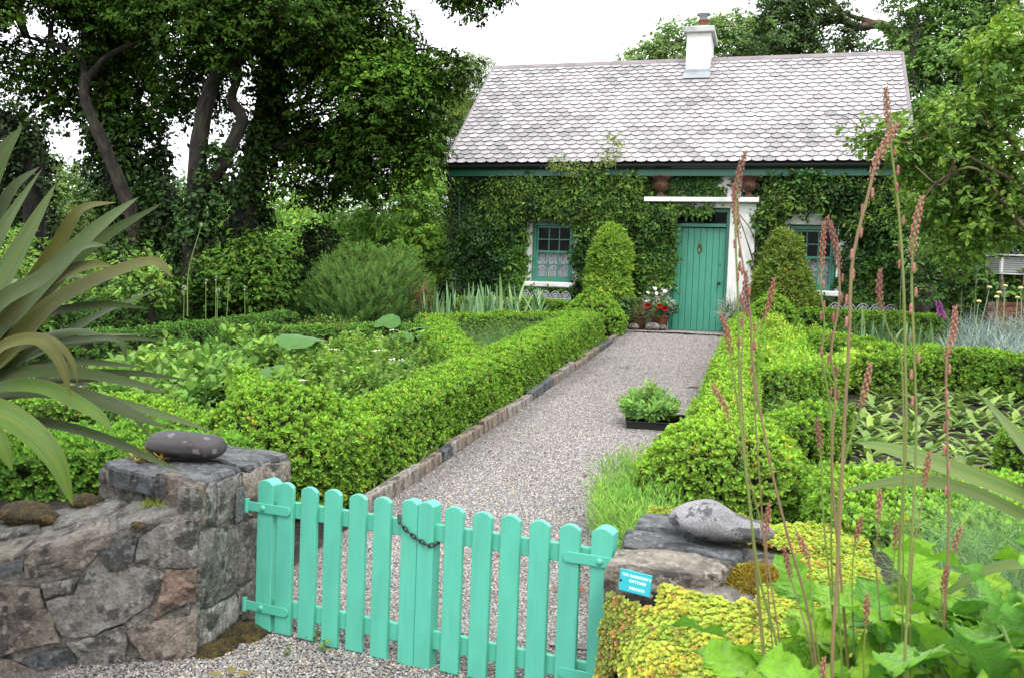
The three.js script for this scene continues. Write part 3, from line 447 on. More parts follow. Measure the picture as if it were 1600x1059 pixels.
{
  const pil = thing('stone_pillar', 'stone gate pillar half covered by yellow stonecrop, with a split slate top', 'pillar');
  part('mortar', roughPrism([[-0.53, -3.3], [-0.52, -4.05], [0.15, -4.2], [0.2, -3.1], [-0.12, -3.12]], -0.05, 0.59, 11, 0.016, 0.05), M.mortar, pil);
  const caps = [[[0.0, 0.0], [0.3, 0.03], [0.42, 0.1], [0.45, 0.26], [0.26, 0.31], [0.0, 0.22]], [[0.02, 0.24], [0.26, 0.33], [0.46, 0.28], [0.5, 0.5], [0.0, 0.5]], [[0.03, 0.52], [0.44, 0.52], [0.4, 0.78], [0.05, 0.74]]];
  caps.forEach((p, i) => { const g = stoneGeo(p, [0.045, 0.045, 0.065][i], 210 + i, 0.008, 0.012); applyM(g, new THREE.Matrix4().makeBasis(V(1, 0, 0.12), V(0, 0.02, -1), V(0, 1, 0.02)).setPosition(V(-0.55, 0.6, -3.26))); part('capstone', g, [M.rockTan, M.slab, M.slab][i], pil); });
  const f = [[[0.02, 0.33], [0.18, 0.3], [0.2, 0.56], [0.05, 0.6]], [[0.0, 0.02], [0.12, 0.04], [0.14, 0.28], [0.02, 0.3]], [[0.16, 0.05], [0.3, 0.02], [0.32, 0.3], [0.2, 0.36], [0.16, 0.3]], [[0.22, 0.4], [0.45, 0.38], [0.46, 0.58], [0.24, 0.58]]];
  placeStones(pil, f, [-0.54, -3.29], [0.92, 0.37], [-0.37, 0, 0.92], [M.rockTan, M.rockPale, M.rockPale, M.rockGrey], 0.03, 240);
  placeStones(pil, [[[0.02, 0.3], [0.35, 0.32], [0.36, 0.58], [0.02, 0.58]], [[0.02, 0.02], [0.35, 0.02], [0.35, 0.28], [0.02, 0.26]], [[0.38, 0.02], [0.7, 0.02], [0.7, 0.58], [0.4, 0.58]]], [-0.545, -3.32], [0.01, -1], [-1, 0, -0.01], [M.rockGrey, M.rockPale, M.rockTan], 0.02, 260);
}
{ // sign
  const c = document.createElement('canvas'); c.width = 320; c.height = 220; const x = c.getContext('2d');
  x.fillStyle = '#2aa6b0'; x.fillRect(0, 0, 320, 220); x.fillStyle = '#eef6f4'; x.textAlign = 'center'; x.textBaseline = 'middle'; x.font = 'bold 40px sans-serif'; x.fillText("THE GARDENER'S", 172, 48, 300); x.fillText('COTTAGE', 188, 102); x.fillText('PRIVATE', 188, 176); x.beginPath(); x.fillStyle = '#3a2a22'; x.arc(22, 118, 9, 0, 6.3); x.fill();
  const t = new THREE.CanvasTexture(c); t.colorSpace = THREE.SRGBColorSpace;
  const s = thing('sign', 'small turquoise sign reading the gardener’s cottage private, on the stone pillar', 'sign', [-0.425, 0.612, -3.19], -0.3);
  part('board', box(0.126, 0.078, 0.006, 0, 0, 0, 0.003), std(lin(0.024, 0.36, 0.42), 0.4), s);
  const pl = new THREE.PlaneGeometry(0.122, 0.075); pl.translate(0, 0, 0.0035); part('lettering', pl, std(0xffffff, 0.45, { map: t }), s); s.rotation.z = -0.06; s.rotation.x = -0.1;
  const sc = new THREE.SphereGeometry(0.005, 10, 6); sc.translate(-0.056, -0.003, 0.003); part('screw', sc, M.rust, s);
}
{ const o = boulder('flat_stone', 'pale flat stone lying on the gravel near the right hedge', [-0.83, pathY(-0.83, -11.1) + 0.012, -11.1], () => [0.13, 0.03, 0.07, 0], M.rockPale, 41, 0.2); }
// raised beds behind the walls
struct('planting_bed', uvBox(roughPrism([[0.02, -1.15], [-0.02, -4.5], [3.6, -4.5], [3.4, -1.15]], -0.1, 0.52, 31, 0.02, 0.3), 1.4), M.soil, 'raised soil behind the right wall');
struct('planting_bed', uvBox(roughPrism([[-3.02, -3.45], [-4.8, -2.45], [-6.5, -2.4], [-6.5, -4.4], [-2.95, -4.35]], -0.1, 0.46, 33, 0.02, 0.3), 1.4), M.soil, 'raised soil behind the left wall');

// ---------------------------------------------------------------- clipped box hedges
const boxSprigs = [1, 2, 3, 4].map((s) => sprig({ n: 13, h: 0.03, len: 0.02, wid: 0.0145, out: 1.0, spread: 0.01, seed: s, round: 1.0, v: 0.2, hue: 0.1, tip: 0.7 }));
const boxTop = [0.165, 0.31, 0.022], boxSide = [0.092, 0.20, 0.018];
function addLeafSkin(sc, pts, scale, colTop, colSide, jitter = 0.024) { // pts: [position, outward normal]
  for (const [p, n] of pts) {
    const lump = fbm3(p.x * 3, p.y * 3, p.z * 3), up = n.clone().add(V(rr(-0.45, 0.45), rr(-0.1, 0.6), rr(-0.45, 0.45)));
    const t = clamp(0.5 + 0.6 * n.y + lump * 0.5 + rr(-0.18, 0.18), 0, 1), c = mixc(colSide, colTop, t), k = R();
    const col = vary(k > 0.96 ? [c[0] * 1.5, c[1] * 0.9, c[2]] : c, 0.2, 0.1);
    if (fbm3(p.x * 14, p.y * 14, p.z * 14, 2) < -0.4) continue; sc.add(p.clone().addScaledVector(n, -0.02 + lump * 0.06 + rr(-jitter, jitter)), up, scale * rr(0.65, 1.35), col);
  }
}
function hedgeRun(name, label, line, width, height, dens, scale, o = {}) {
  const t = thing(name, label, 'hedge', [0, 0, 0], 0, o.group), sc = new Scatter(), pts = [], cores = [];
  for (let i = 0; i < line.length - 1; i++) {
    const a = line[i], b = line[i + 1], dx = b[0] - a[0], dz = b[1] - a[1], L = Math.hypot(dx, dz), d = [dx / L, dz / L], s = [-d[1], d[0]];
    const ha = a[2] ?? height, hb = b[2] ?? height, wA = width / 2;
    const P = (u, w, y) => V(a[0] + d[0] * u + s[0] * w, gy(a[0] + d[0] * u, a[1] + d[1] * u) + y, a[1] + d[1] * u + s[1] * w), H = (u) => lerp(ha, hb, clamp(u / L, 0, 1));
    const put = (n, f) => { for (let q = 0; q < n; q++) pts.push(f()); };
    const ea = i > 0 ? width * 0.3 : 0, eb = i < line.length - 2 ? width * 0.3 : 0;
    put(L * width * dens, () => { const u = rr(-ea, L + eb), w = rr(-wA, wA), e = Math.abs(w) / wA; return [P(u, w, H(u) - 0.06 * Math.pow(e, 5)), V(s[0] * w * 0.9 * e * e, 1, s[1] * w * 0.9 * e * e).normalize()]; });
    for (const q of [-1, 1]) put(L * height * dens * 1.05, () => { const u = rr(-ea, L + eb), y = Math.pow(R(), 0.9) * H(u); return [P(u, q * wA * (1 - 0.06 * (1 - y / height)), y), V(s[0] * q, 0.1, s[1] * q).normalize()]; });
    for (const [e, q] of [[0, -1], [L, 1]]) if ((i === 0 && e === 0) || (i === line.length - 2 && e === L)) put(width * height * dens * 1.05, () => { const w = rr(-wA, wA), y = R() * H(e); return [P(e, w, y), V(d[0] * q, 0.1, d[1] * q)]; });
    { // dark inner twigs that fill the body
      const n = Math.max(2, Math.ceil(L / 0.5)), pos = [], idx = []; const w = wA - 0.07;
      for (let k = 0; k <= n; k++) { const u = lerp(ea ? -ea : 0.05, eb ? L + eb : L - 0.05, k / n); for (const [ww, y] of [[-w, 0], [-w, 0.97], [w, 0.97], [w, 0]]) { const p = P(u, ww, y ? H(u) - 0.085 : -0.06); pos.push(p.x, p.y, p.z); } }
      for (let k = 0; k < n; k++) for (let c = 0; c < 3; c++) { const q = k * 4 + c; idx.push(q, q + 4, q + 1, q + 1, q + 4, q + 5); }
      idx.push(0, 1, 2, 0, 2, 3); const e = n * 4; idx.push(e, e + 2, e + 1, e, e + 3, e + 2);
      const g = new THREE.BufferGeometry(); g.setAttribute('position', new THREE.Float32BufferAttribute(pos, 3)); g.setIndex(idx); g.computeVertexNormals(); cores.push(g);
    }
  }
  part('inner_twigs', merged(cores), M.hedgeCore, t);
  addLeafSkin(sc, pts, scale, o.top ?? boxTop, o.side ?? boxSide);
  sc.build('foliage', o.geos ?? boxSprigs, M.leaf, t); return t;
}
// solid of revolution clipped in box: profile [[r, y], ...] from base to apex
function topiary(name, label, cat, pos, profile, dens, scale, o = {}) {
  const t = thing(name, label, cat, pos, 0, o.group), sc = new Scatter(), pts = [];
  const segs = profile.slice(1).map((b, i) => { const a = profile[i], l = Math.hypot(b[0] - a[0], b[1] - a[1]); return { a, b, l, A: Math.PI * (a[0] + b[0]) * l }; });
  for (const q of segs) for (let i = 0; i < q.A * dens; i++) {
    let k = R(); const ra = q.a[0], rb = q.b[0]; if (Math.abs(ra - rb) > 1e-3) { const f = R(); k = (ra - Math.sqrt(ra * ra + f * (rb * rb - ra * ra))) / (ra - rb); }
    const r = lerp(ra, rb, k), y = lerp(q.a[1], q.b[1], k), an = R() * 6.283, nx = (q.b[1] - q.a[1]) / q.l, ny = (q.a[0] - q.b[0]) / q.l, sq = o.square ? 1 / Math.pow(Math.pow(Math.abs(Math.cos(an)), 4) + Math.pow(Math.abs(Math.sin(an)), 4), 0.25) * 0.93 : 1;
    const lump = (o.lump ?? 0.05) * fbm3(pos[0] + Math.cos(an) * r * 3, y * 3, pos[2] + Math.sin(an) * r * 3);
    pts.push([V(Math.cos(an) * (r * sq + lump), y + lump * ny, Math.sin(an) * (r * sq + lump)), V(Math.cos(an) * nx, ny, Math.sin(an) * nx)]);
  }
  const core = new THREE.LatheGeometry(profile.map(([r, y]) => new THREE.Vector2(Math.max(0.001, r * 0.85 - 0.07), y * 0.9)), 20); part('inner_twigs', core, M.hedgeCore, t);
  addLeafSkin(sc, pts, scale, o.top ?? boxTop, o.side ?? boxSide); sc.build('foliage', o.geos ?? boxSprigs, o.mat ?? M.leaf, t); return t;
}
const g3 = (x, z, dy = 0) => [x, gy(x, z) + dy, z];
// left of the path
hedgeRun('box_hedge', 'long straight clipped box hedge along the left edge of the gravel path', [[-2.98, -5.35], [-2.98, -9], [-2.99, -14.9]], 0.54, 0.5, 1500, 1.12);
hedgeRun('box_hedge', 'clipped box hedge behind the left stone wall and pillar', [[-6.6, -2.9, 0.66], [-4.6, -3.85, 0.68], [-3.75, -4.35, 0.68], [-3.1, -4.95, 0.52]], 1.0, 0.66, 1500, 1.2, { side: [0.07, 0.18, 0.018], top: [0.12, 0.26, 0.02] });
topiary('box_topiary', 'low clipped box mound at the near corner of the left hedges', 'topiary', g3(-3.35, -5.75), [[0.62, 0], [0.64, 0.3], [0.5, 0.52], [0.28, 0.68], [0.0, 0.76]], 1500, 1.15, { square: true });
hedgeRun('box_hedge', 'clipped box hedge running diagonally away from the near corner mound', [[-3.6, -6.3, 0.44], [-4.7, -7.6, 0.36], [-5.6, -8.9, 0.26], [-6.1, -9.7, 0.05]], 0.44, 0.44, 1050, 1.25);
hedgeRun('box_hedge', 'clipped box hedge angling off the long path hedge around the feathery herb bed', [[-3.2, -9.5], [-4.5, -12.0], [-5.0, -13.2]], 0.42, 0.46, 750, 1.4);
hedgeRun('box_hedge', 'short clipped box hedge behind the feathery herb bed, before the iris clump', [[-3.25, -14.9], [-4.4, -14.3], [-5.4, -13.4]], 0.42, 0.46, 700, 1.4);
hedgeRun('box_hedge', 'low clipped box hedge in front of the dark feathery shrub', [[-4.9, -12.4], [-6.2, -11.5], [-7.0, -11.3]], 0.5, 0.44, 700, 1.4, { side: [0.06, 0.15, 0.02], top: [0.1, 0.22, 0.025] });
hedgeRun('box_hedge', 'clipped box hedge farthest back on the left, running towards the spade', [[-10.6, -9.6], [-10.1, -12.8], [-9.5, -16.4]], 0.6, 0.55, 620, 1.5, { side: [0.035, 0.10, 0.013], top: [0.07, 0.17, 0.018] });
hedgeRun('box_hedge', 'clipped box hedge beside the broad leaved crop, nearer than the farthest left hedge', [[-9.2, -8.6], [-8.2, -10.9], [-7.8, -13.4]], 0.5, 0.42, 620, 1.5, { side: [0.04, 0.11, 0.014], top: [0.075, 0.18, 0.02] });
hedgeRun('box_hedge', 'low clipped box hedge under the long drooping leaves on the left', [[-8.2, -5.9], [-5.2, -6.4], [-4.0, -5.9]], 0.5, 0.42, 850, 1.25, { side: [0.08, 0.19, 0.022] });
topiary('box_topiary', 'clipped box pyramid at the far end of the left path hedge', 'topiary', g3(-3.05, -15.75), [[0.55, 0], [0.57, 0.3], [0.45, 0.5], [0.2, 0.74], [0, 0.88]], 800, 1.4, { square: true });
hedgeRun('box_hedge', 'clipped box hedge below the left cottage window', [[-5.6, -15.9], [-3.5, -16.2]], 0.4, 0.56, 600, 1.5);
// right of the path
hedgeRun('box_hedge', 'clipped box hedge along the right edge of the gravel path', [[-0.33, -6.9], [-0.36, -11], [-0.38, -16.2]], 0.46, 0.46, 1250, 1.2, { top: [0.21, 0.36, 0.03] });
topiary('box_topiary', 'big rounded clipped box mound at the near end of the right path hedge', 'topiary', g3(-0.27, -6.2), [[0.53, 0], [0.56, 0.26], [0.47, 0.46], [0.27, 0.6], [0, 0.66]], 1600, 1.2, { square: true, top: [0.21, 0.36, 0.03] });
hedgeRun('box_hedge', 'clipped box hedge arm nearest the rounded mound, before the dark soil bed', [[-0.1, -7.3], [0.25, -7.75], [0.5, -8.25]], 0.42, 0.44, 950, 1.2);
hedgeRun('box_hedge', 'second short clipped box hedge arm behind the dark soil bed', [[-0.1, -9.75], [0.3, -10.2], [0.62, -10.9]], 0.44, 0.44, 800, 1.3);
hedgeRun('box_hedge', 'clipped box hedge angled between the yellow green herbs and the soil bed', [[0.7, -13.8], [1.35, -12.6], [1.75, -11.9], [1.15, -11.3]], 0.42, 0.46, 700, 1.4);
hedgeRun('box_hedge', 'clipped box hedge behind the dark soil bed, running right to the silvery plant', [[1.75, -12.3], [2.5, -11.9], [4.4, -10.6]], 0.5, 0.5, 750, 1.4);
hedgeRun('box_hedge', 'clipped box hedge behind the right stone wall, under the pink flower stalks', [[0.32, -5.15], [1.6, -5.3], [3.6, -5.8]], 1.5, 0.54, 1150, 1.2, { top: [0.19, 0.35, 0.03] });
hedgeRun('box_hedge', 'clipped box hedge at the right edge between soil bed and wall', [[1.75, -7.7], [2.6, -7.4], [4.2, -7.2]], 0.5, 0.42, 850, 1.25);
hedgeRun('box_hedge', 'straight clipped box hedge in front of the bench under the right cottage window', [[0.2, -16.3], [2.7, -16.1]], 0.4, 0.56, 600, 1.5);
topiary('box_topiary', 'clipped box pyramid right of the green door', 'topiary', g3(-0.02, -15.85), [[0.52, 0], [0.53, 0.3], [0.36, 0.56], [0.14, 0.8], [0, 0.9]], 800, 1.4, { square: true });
// tall clipped shrubs against the cottage
const bayTwigs = [1, 2, 3].map((s) => sprig({ n: 12, h: 0.09, len: 0.075, wid: 0.03, out: 0.85, spread: 0.03, seed: 40 + s, v: 0.3, hue: 0.12, tip: 0.4 }));
topiary('clipped_shrub', 'tall egg shaped evergreen shrub between the left window and the doorway', 'shrub', [-2.96, 1.06, -16.75], [[0.24, 0], [0.34, 0.5], [0.35, 1.0], [0.28, 1.5], [0.15, 1.84], [0, 1.96]], 620, 0.95, { geos: bayTwigs, mat: M.leaf, top: [0.26, 0.42, 0.035], side: [0.14, 0.28, 0.026], lump: 0.16 });
topiary('clipped_shrub', 'tall reddish green conical shrub between the doorway and the right window', 'shrub', [0.17, 1.06, -16.75], [[0.34, 0], [0.44, 0.4], [0.42, 0.95], [0.3, 1.42], [0.14, 1.74], [0, 1.85]], 620, 0.95, { geos: bayTwigs, mat: M.leaf, top: [0.2, 0.28, 0.03], side: [0.1, 0.2, 0.022], lump: 0.16 });

// ---------------------------------------------------------------- soft plants of the beds
const inPoly = (p, x, z) => { let c = false; for (let i = 0, j = p.length - 1; i < p.length; j = i++) { const a = p[i], b = p[j]; if ((a[1] > z) !== (b[1] > z) && x < (b[0] - a[0]) * (z - a[1]) / (b[1] - a[1]) + a[0]) c = !c; } return c; };
function patch(name, label, poly, geos, mat, dens, col, o = {}) { // uncountable planting
  const t = new THREE.Group(); t.name = numbered(name); tag(t, label, null, null, 'stuff'); scene.add(t);
  const sc = new Scatter(), xs = poly.map((p) => p[0]), zs = poly.map((p) => p[1]), x0 = Math.min(...xs), x1 = Math.max(...xs), z0 = Math.min(...zs), z1 = Math.max(...zs), n = (x1 - x0) * (z1 - z0) * dens;
  for (let i = 0; i < n; i++) {
    const x = rr(x0, x1), z = rr(z0, z1); if (!inPoly(poly, x, z)) continue;
    const q = fbm3(x * (o.freq ?? 1.6), 3 + (o.seed ?? 0), z * (o.freq ?? 1.6)); if (q < (o.gap ?? -1)) continue;
    const y = (o.y ?? gy(x, z)) + (o.low ?? 0) + (o.high ?? 0) * Math.pow(R(), o.pow ?? 1) * (0.7 + 0.9 * q);
    sc.add(V(x, y, z), V(rr(-1, 1) * (o.tilt ?? 0.3), 1, rr(-1, 1) * (o.tilt ?? 0.3)), (o.scale ?? 1) * rr(0.7, 1.3), vary(o.col2 ? mixc(col, o.col2, clamp(0.5 + q * 1.4 + rr(-0.3, 0.3), 0, 1)) : col, o.v ?? 0.22, o.hue ?? 0.12));
  }
  sc.build('leaves', geos, mat, t); return t;
}
const herb = [1, 2, 3].map((s) => sprig({ n: 14, h: 0.2, len: 0.1, wid: 0.065, out: 1.1, spread: 0.03, seed: 60 + s, round: 1, v: 0.25, droop: 0.3 }));
const herbSmall = [1, 2, 3].map((s) => sprig({ n: 16, h: 0.12, len: 0.05, wid: 0.03, out: 1.1, spread: 0.04, seed: 70 + s, round: 1, v: 0.25, droop: 0.15 }));
const feather = [1, 2, 3].map((s) => sprig({ n: 40, h: 0.3, len: 0.05, wid: 0.0035, out: 1.2, spread: 0.05, seed: 80 + s, v: 0.2, fold: 0 }));
const needles = [1, 2, 3, 4].map((s) => sprig({ n: 44, h: 0.26, len: 0.055, wid: 0.007, out: 1.0, spread: 0.012, seed: 90 + s, v: 0.25, fold: 0, tip: 0.5 }));
const wisp = [1, 2, 3].map((s) => sprig({ n: 14, h: 0.06, len: 0.32, wid: 0.006, out: 0.9, spread: 0.05, seed: 96 + s, v: 0.2, fold: 0, droop: 0.35 }));
patch('celery_foliage', 'mid green leafy crop with small white flower heads between the path hedge and diagonal hedge', [[-3.35, -6.3], [-3.3, -9.4], [-4.6, -12.0], [-5.6, -11.0], [-5.5, -9.2], [-4.2, -6.9]], herb, M.leaf, 190, [0.10, 0.21, 0.022], { high: 0.42, low: 0.03, col2: [0.19, 0.34, 0.035], tilt: 0.6, scale: 0.68 });
patch('potato_foliage', 'broad leaved green crop between the diagonal hedge and the left back hedges', [[-5.1, -7.2], [-5.9, -9.3], [-6.2, -10.8], [-7.3, -11.6], [-7.6, -9.8], [-6.9, -8.0], [-6.0, -7.0]], [1, 2, 3].map((s) => sprig({ n: 12, h: 0.24, len: 0.14, wid: 0.09, out: 1.15, spread: 0.03, seed: 160 + s, round: 1, v: 0.25, droop: 0.35 })), M.leaf, 120, [0.10, 0.22, 0.03], { high: 0.26, low: 0.02, col2: [0.17, 0.32, 0.045], tilt: 0.5, gap: -0.3, scale: 0.75 });
patch('weeds', 'sparse pale weeds on the bare soil behind the long drooping leaves', [[-8.2, -10.0], [-6.8, -7.8], [-4.8, -6.9], [-4.2, -6.3], [-8.4, -6.3]], herbSmall, M.leaf, 26, [0.12, 0.2, 0.06], { high: 0.15, col2: [0.18, 0.24, 0.08] });
patch('fennel_foliage', 'feathery light green herbs in the triangular bed beside the path hedge', [[-3.25, -9.9], [-3.25, -14.8], [-4.4, -14.0], [-4.9, -13.0], [-4.4, -12.2]], feather, M.leaf, 190, [0.09, 0.19, 0.04], { high: 0.22, col2: [0.13, 0.25, 0.05], tilt: 0.6 });
patch('flowering_border', 'low mixed green border plants behind the left back hedges', [[-8.3, -13.2], [-9.4, -16.6], [-8.6, -18], [-5.2, -18], [-5.0, -14.5], [-6.2, -12.2], [-7.4, -12]], herbSmall, M.leaf, 80, [0.055, 0.14, 0.03], { high: 0.2, col2: [0.13, 0.22, 0.03], tilt: 0.4, gap: -0.3 });
patch('border_plants', 'tall mixed leafy border plants below the dark ivy clad trees', [[-9.9, -10], [-10.2, -13], [-9.8, -17.5], [-8.6, -19.5], [-13.5, -20], [-15, -14], [-14, -8]], [...herb, ...herbSmall], M.leaf, 75, [0.05, 0.13, 0.025], { high: 0.75, low: 0.05, col2: [0.17, 0.32, 0.04], tilt: 0.6, scale: 1.2, pow: 0.8 });
patch('ground_cover', 'leafy undergrowth between the left border and the trees', [[-9, -19.5], [-14, -17], [-20, -12], [-24, -16], [-18, -25], [-6.5, -24], [-6.3, -19]], [...herb], M.leaf, 30, [0.035, 0.10, 0.02], { high: 0.6, low: 0.05, col2: [0.08, 0.18, 0.03], tilt: 0.8, scale: 1.8 });
patch('parsley_foliage', 'bright yellow green herbs in the bed right of the path', [[-0.08, -10.3], [-0.1, -15.6], [0.8, -15.4], [0.75, -13.6], [1.3, -12.4], [1.0, -11.3], [0.4, -10.9]], herbSmall, M.leafBright, 330, [0.25, 0.46, 0.03], { high: 0.34, low: 0.04, col2: [0.38, 0.54, 0.05], tilt: 0.5 });
patch('parsley_foliage', 'green herbs in the bed between the two short right hedge arms', [[-0.1, -8.2], [-0.1, -9.5], [0.5, -10.2], [0.5, -8.8]], herbSmall, M.leaf, 160, [0.09, 0.2, 0.03], { high: 0.2, col2: [0.17, 0.28, 0.04], tilt: 0.5 });
patch('mixed_border', 'green border plants behind the right zigzag hedges', [[0.9, -15.8], [0.9, -14], [1.7, -12.9], [3.2, -12.3], [5.5, -12.4], [6, -17], [3, -16.6]], [...herbSmall, ...wisp], M.leaf, 110, [0.07, 0.16, 0.04], { high: 0.25, col2: [0.11, 0.21, 0.05], tilt: 0.5 });
patch('hedge_bottom_weeds', 'small leafy weeds and strawberry runners at the foot of the left path hedge', [[-2.7, -5.6], [-2.62, -5.6], [-2.6, -15], [-2.72, -15]], herbSmall, M.leafBright, 60, [0.17, 0.28, 0.05], { high: 0.1, scale: 0.8, tilt: 0.8 });
patch('path_moss', 'moss and low weeds along the path edging', [[-2.5, -5.4], [-2.36, -5.4], [-2.38, -15.6], [-2.5, -15.6]], [sprig({ n: 14, h: 0.006, len: 0.014, wid: 0.008, out: 1.2, spread: 0.035, seed: 222, v: 0.3 })], M.leafDull, 520, [0.16, 0.14, 0.03], { gap: 0.02, freq: 2.4, col2: [0.1, 0.15, 0.03] });
patch('path_weeds', 'small weeds along the right edge of the gravel', [[-0.75, -7.0], [-0.55, -7.0], [-0.55, -16], [-0.75, -16]], herbSmall, M.leafDull, 60, [0.11, 0.17, 0.04], { gap: 0.08, scale: 0.6, col2: [0.16, 0.15, 0.06] });
// white flower heads in the celery
{
  const um = new Leaves(), r = rng(5); for (let i = 0; i < 26; i++) { const a = r() * 6.28, q = Math.sqrt(r()) * 0.055; um.leaf(V(Math.cos(a) * q, 0.005 * r(), Math.sin(a) * q), V(Math.cos(a), 0.4, Math.sin(a)), V(0, 1, 0), 0.016, 0.014, 0, [0.62, 0.64, 0.46]); } const ug = um.geo(); const st = tube([V(0, -0.5, 0), V(0.01, -0.2, 0), V(0, 0, 0)], 0.004, 0.003, 4, 5);
  let first = null;
  for (const [x, z, y] of [[-4.4, -8.6, 0.66], [-4.0, -8.0, 0.55], [-4.9, -9.4, 0.6], [-5.1, -10.4, 0.62], [-4.5, -9.9, 0.64], [-4.2, -9.2, 0.58], [-4.75, -10.9, 0.6], [-4.05, -7.3, 0.56], [-5.3, -10.9, 0.55], [-3.8, -8.8, 0.55]]) {
    let o; if (!first) { o = first = thing('white_umbel', 'flat white flower head on a stalk above the leafy crop beside the path hedge', 'flower', [0, 0, 0], 0, 'white flower heads of the leafy crop'); part('florets', ug, M.leafDull, o); part('stalk', st, M.stem, o); } else { o = first.clone(); o.name = numbered('white_umbel'); scene.add(o); }
    o.position.set(x, gy(x, z) + y * 0.92, z); o.rotation.set(rr(-0.25, 0.25), R() * 6, rr(-0.25, 0.25)); o.scale.setScalar(rr(0.9, 1.35));
  }
  let fa = null; // tall alliums further back
  const head = new Leaves(), r2 = rng(8); for (let i = 0; i < 30; i++) { const d = V(r2() - 0.5, r2() - 0.3, r2() - 0.5).normalize(); head.leaf(d.clone().multiplyScalar(0.02), d, V(0.3, 1, 0.2), 0.024, 0.014, 0, [0.42, 0.45, 0.36]); }
  const hg = head.geo(), sg = tube([V(0.03, -1.0, 0), V(0.01, -0.4, 0), V(0, 0, 0)], 0.007, 0.005, 5, 5);
  for (const [x, y, z] of [[-8.47, 1.66, -12.15], [-8.29, 1.52, -12.2], [-8.13, 1.69, -12.25], [-8.6, 1.72, -12.6], [-8.2, 1.58, -12.8], [-8.75, 1.55, -12.0]]) {
    let o; if (!fa) { o = fa = thing('allium_flower', 'white round onion flower on a tall stem in front of the dark trees', 'flower', [0, 0, 0], 0, 'white onion flowers behind the broad leaved crop'); part('florets', hg, M.leafDull, o); part('stem', sg, M.stem, o); } else { o = fa.clone(); o.name = numbered('allium_flower'); scene.add(o); }
    o.position.set(x, y, z); o.rotation.set(0, R() * 6, rr(-0.08, 0.08));
  }
  const fs = thing('seed_stalk', 'single tall bare curved flower stem in front of the ivy clad trees', 'flower'); part('stem', tube([V(-8.9, 1.1, -12.3), V(-8.86, 1.8, -12.25), V(-8.62, 2.5, -12.2)], 0.011, 0.006, 10, 6), M.stem, fs); const bud = new THREE.SphereGeometry(0.03, 8, 6); bud.scale(0.8, 1.4, 0.8); bud.translate(-8.61, 2.53, -12.2); part('bud', bud, M.stem, fs);
}
// large rounded leaves
{
  const big = (lob) => { const L = [], uv = [], idx = [], n = 26, rings = 4; L.push(0, 0, 0); uv.push(0.5, 0.5); for (let k = 1; k <= rings; k++) for (let i = 0; i < n; i++) { const a = i / n * 6.283, notch = 1 - 0.35 * Math.exp(-Math.pow((a - 3.14) * 2.4, 2)), r = k / rings * notch * (1 + lob * Math.cos(a * 9)), y = 0.16 * r * r * Math.cos(2 * a) * 0.6 - 0.14 * r * r + 0.025 * Math.cos(a * 9) * r; L.push(Math.cos(a) * r, y, Math.sin(a) * r); uv.push(0.5 + Math.cos(a) * r * 0.5, 0.5 + Math.sin(a) * r * 0.5); } for (let i = 0; i < n; i++) idx.push(0, 1 + (i + 1) % n, 1 + i); for (let k = 0; k < rings - 1; k++) for (let i = 0; i < n; i++) { const a = 1 + k * n + i, b = 1 + k * n + (i + 1) % n; idx.push(a, b, a + n, b, b + n, a + n); } const g = new THREE.BufferGeometry(); g.setAttribute('position', new THREE.Float32BufferAttribute(L, 3)); g.setAttribute('uv', new THREE.Float32BufferAttribute(uv, 2)); g.setIndex(idx); g.computeVertexNormals(); return g; };
  const m = new THREE.MeshPhysicalMaterial({ color: lin(0.10, 0.26, 0.05), roughness: 0.85, transmission: 0.3, thickness: 0, specularIntensity: 0.4, map: leafVein });
  const plant = (label, x, z, list) => { const o = thing('butterbur_plant', label, 'plant', [x, gy(x, z), z]); for (const [dx, y, dz, s, tx, tz] of list) { const lf = part('leaf', big(0.03), m, o); lf.position.set(dx, y, dz); lf.scale.setScalar(s); lf.rotation.set(tx, R() * 6, tz); part('stalk', tube([V(dx * 0.3, 0, dz * 0.3), V(dx * 0.8, y * 0.6, dz * 0.8), V(dx, y, dz)], 0.012, 0.008, 6, 6), M.stem, o); } };
  plant('big round parasol leaf standing above the crop near the diagonal hedge', -5.35, -9.6, [[0, 0.58, 0, 0.3, 0.15, 0.1], [0.55, 0.34, 0.5, 0.24, 0.2, -0.1], [0.3, 0.3, 1.1, 0.18, 0.3, 0]]);
  plant('cluster of big overlapping round leaves beside the feathery herb bed', -4.95, -12.0, [[-0.35, 0.55, 0.1, 0.2, 0.35, 0.2], [0.15, 0.48, 0.05, 0.22, 0.2, -0.2], [0.38, 0.42, 0.25, 0.2, 0.3, -0.3], [0.05, 0.36, 0.5, 0.18, 0.3, 0.1]]);
}
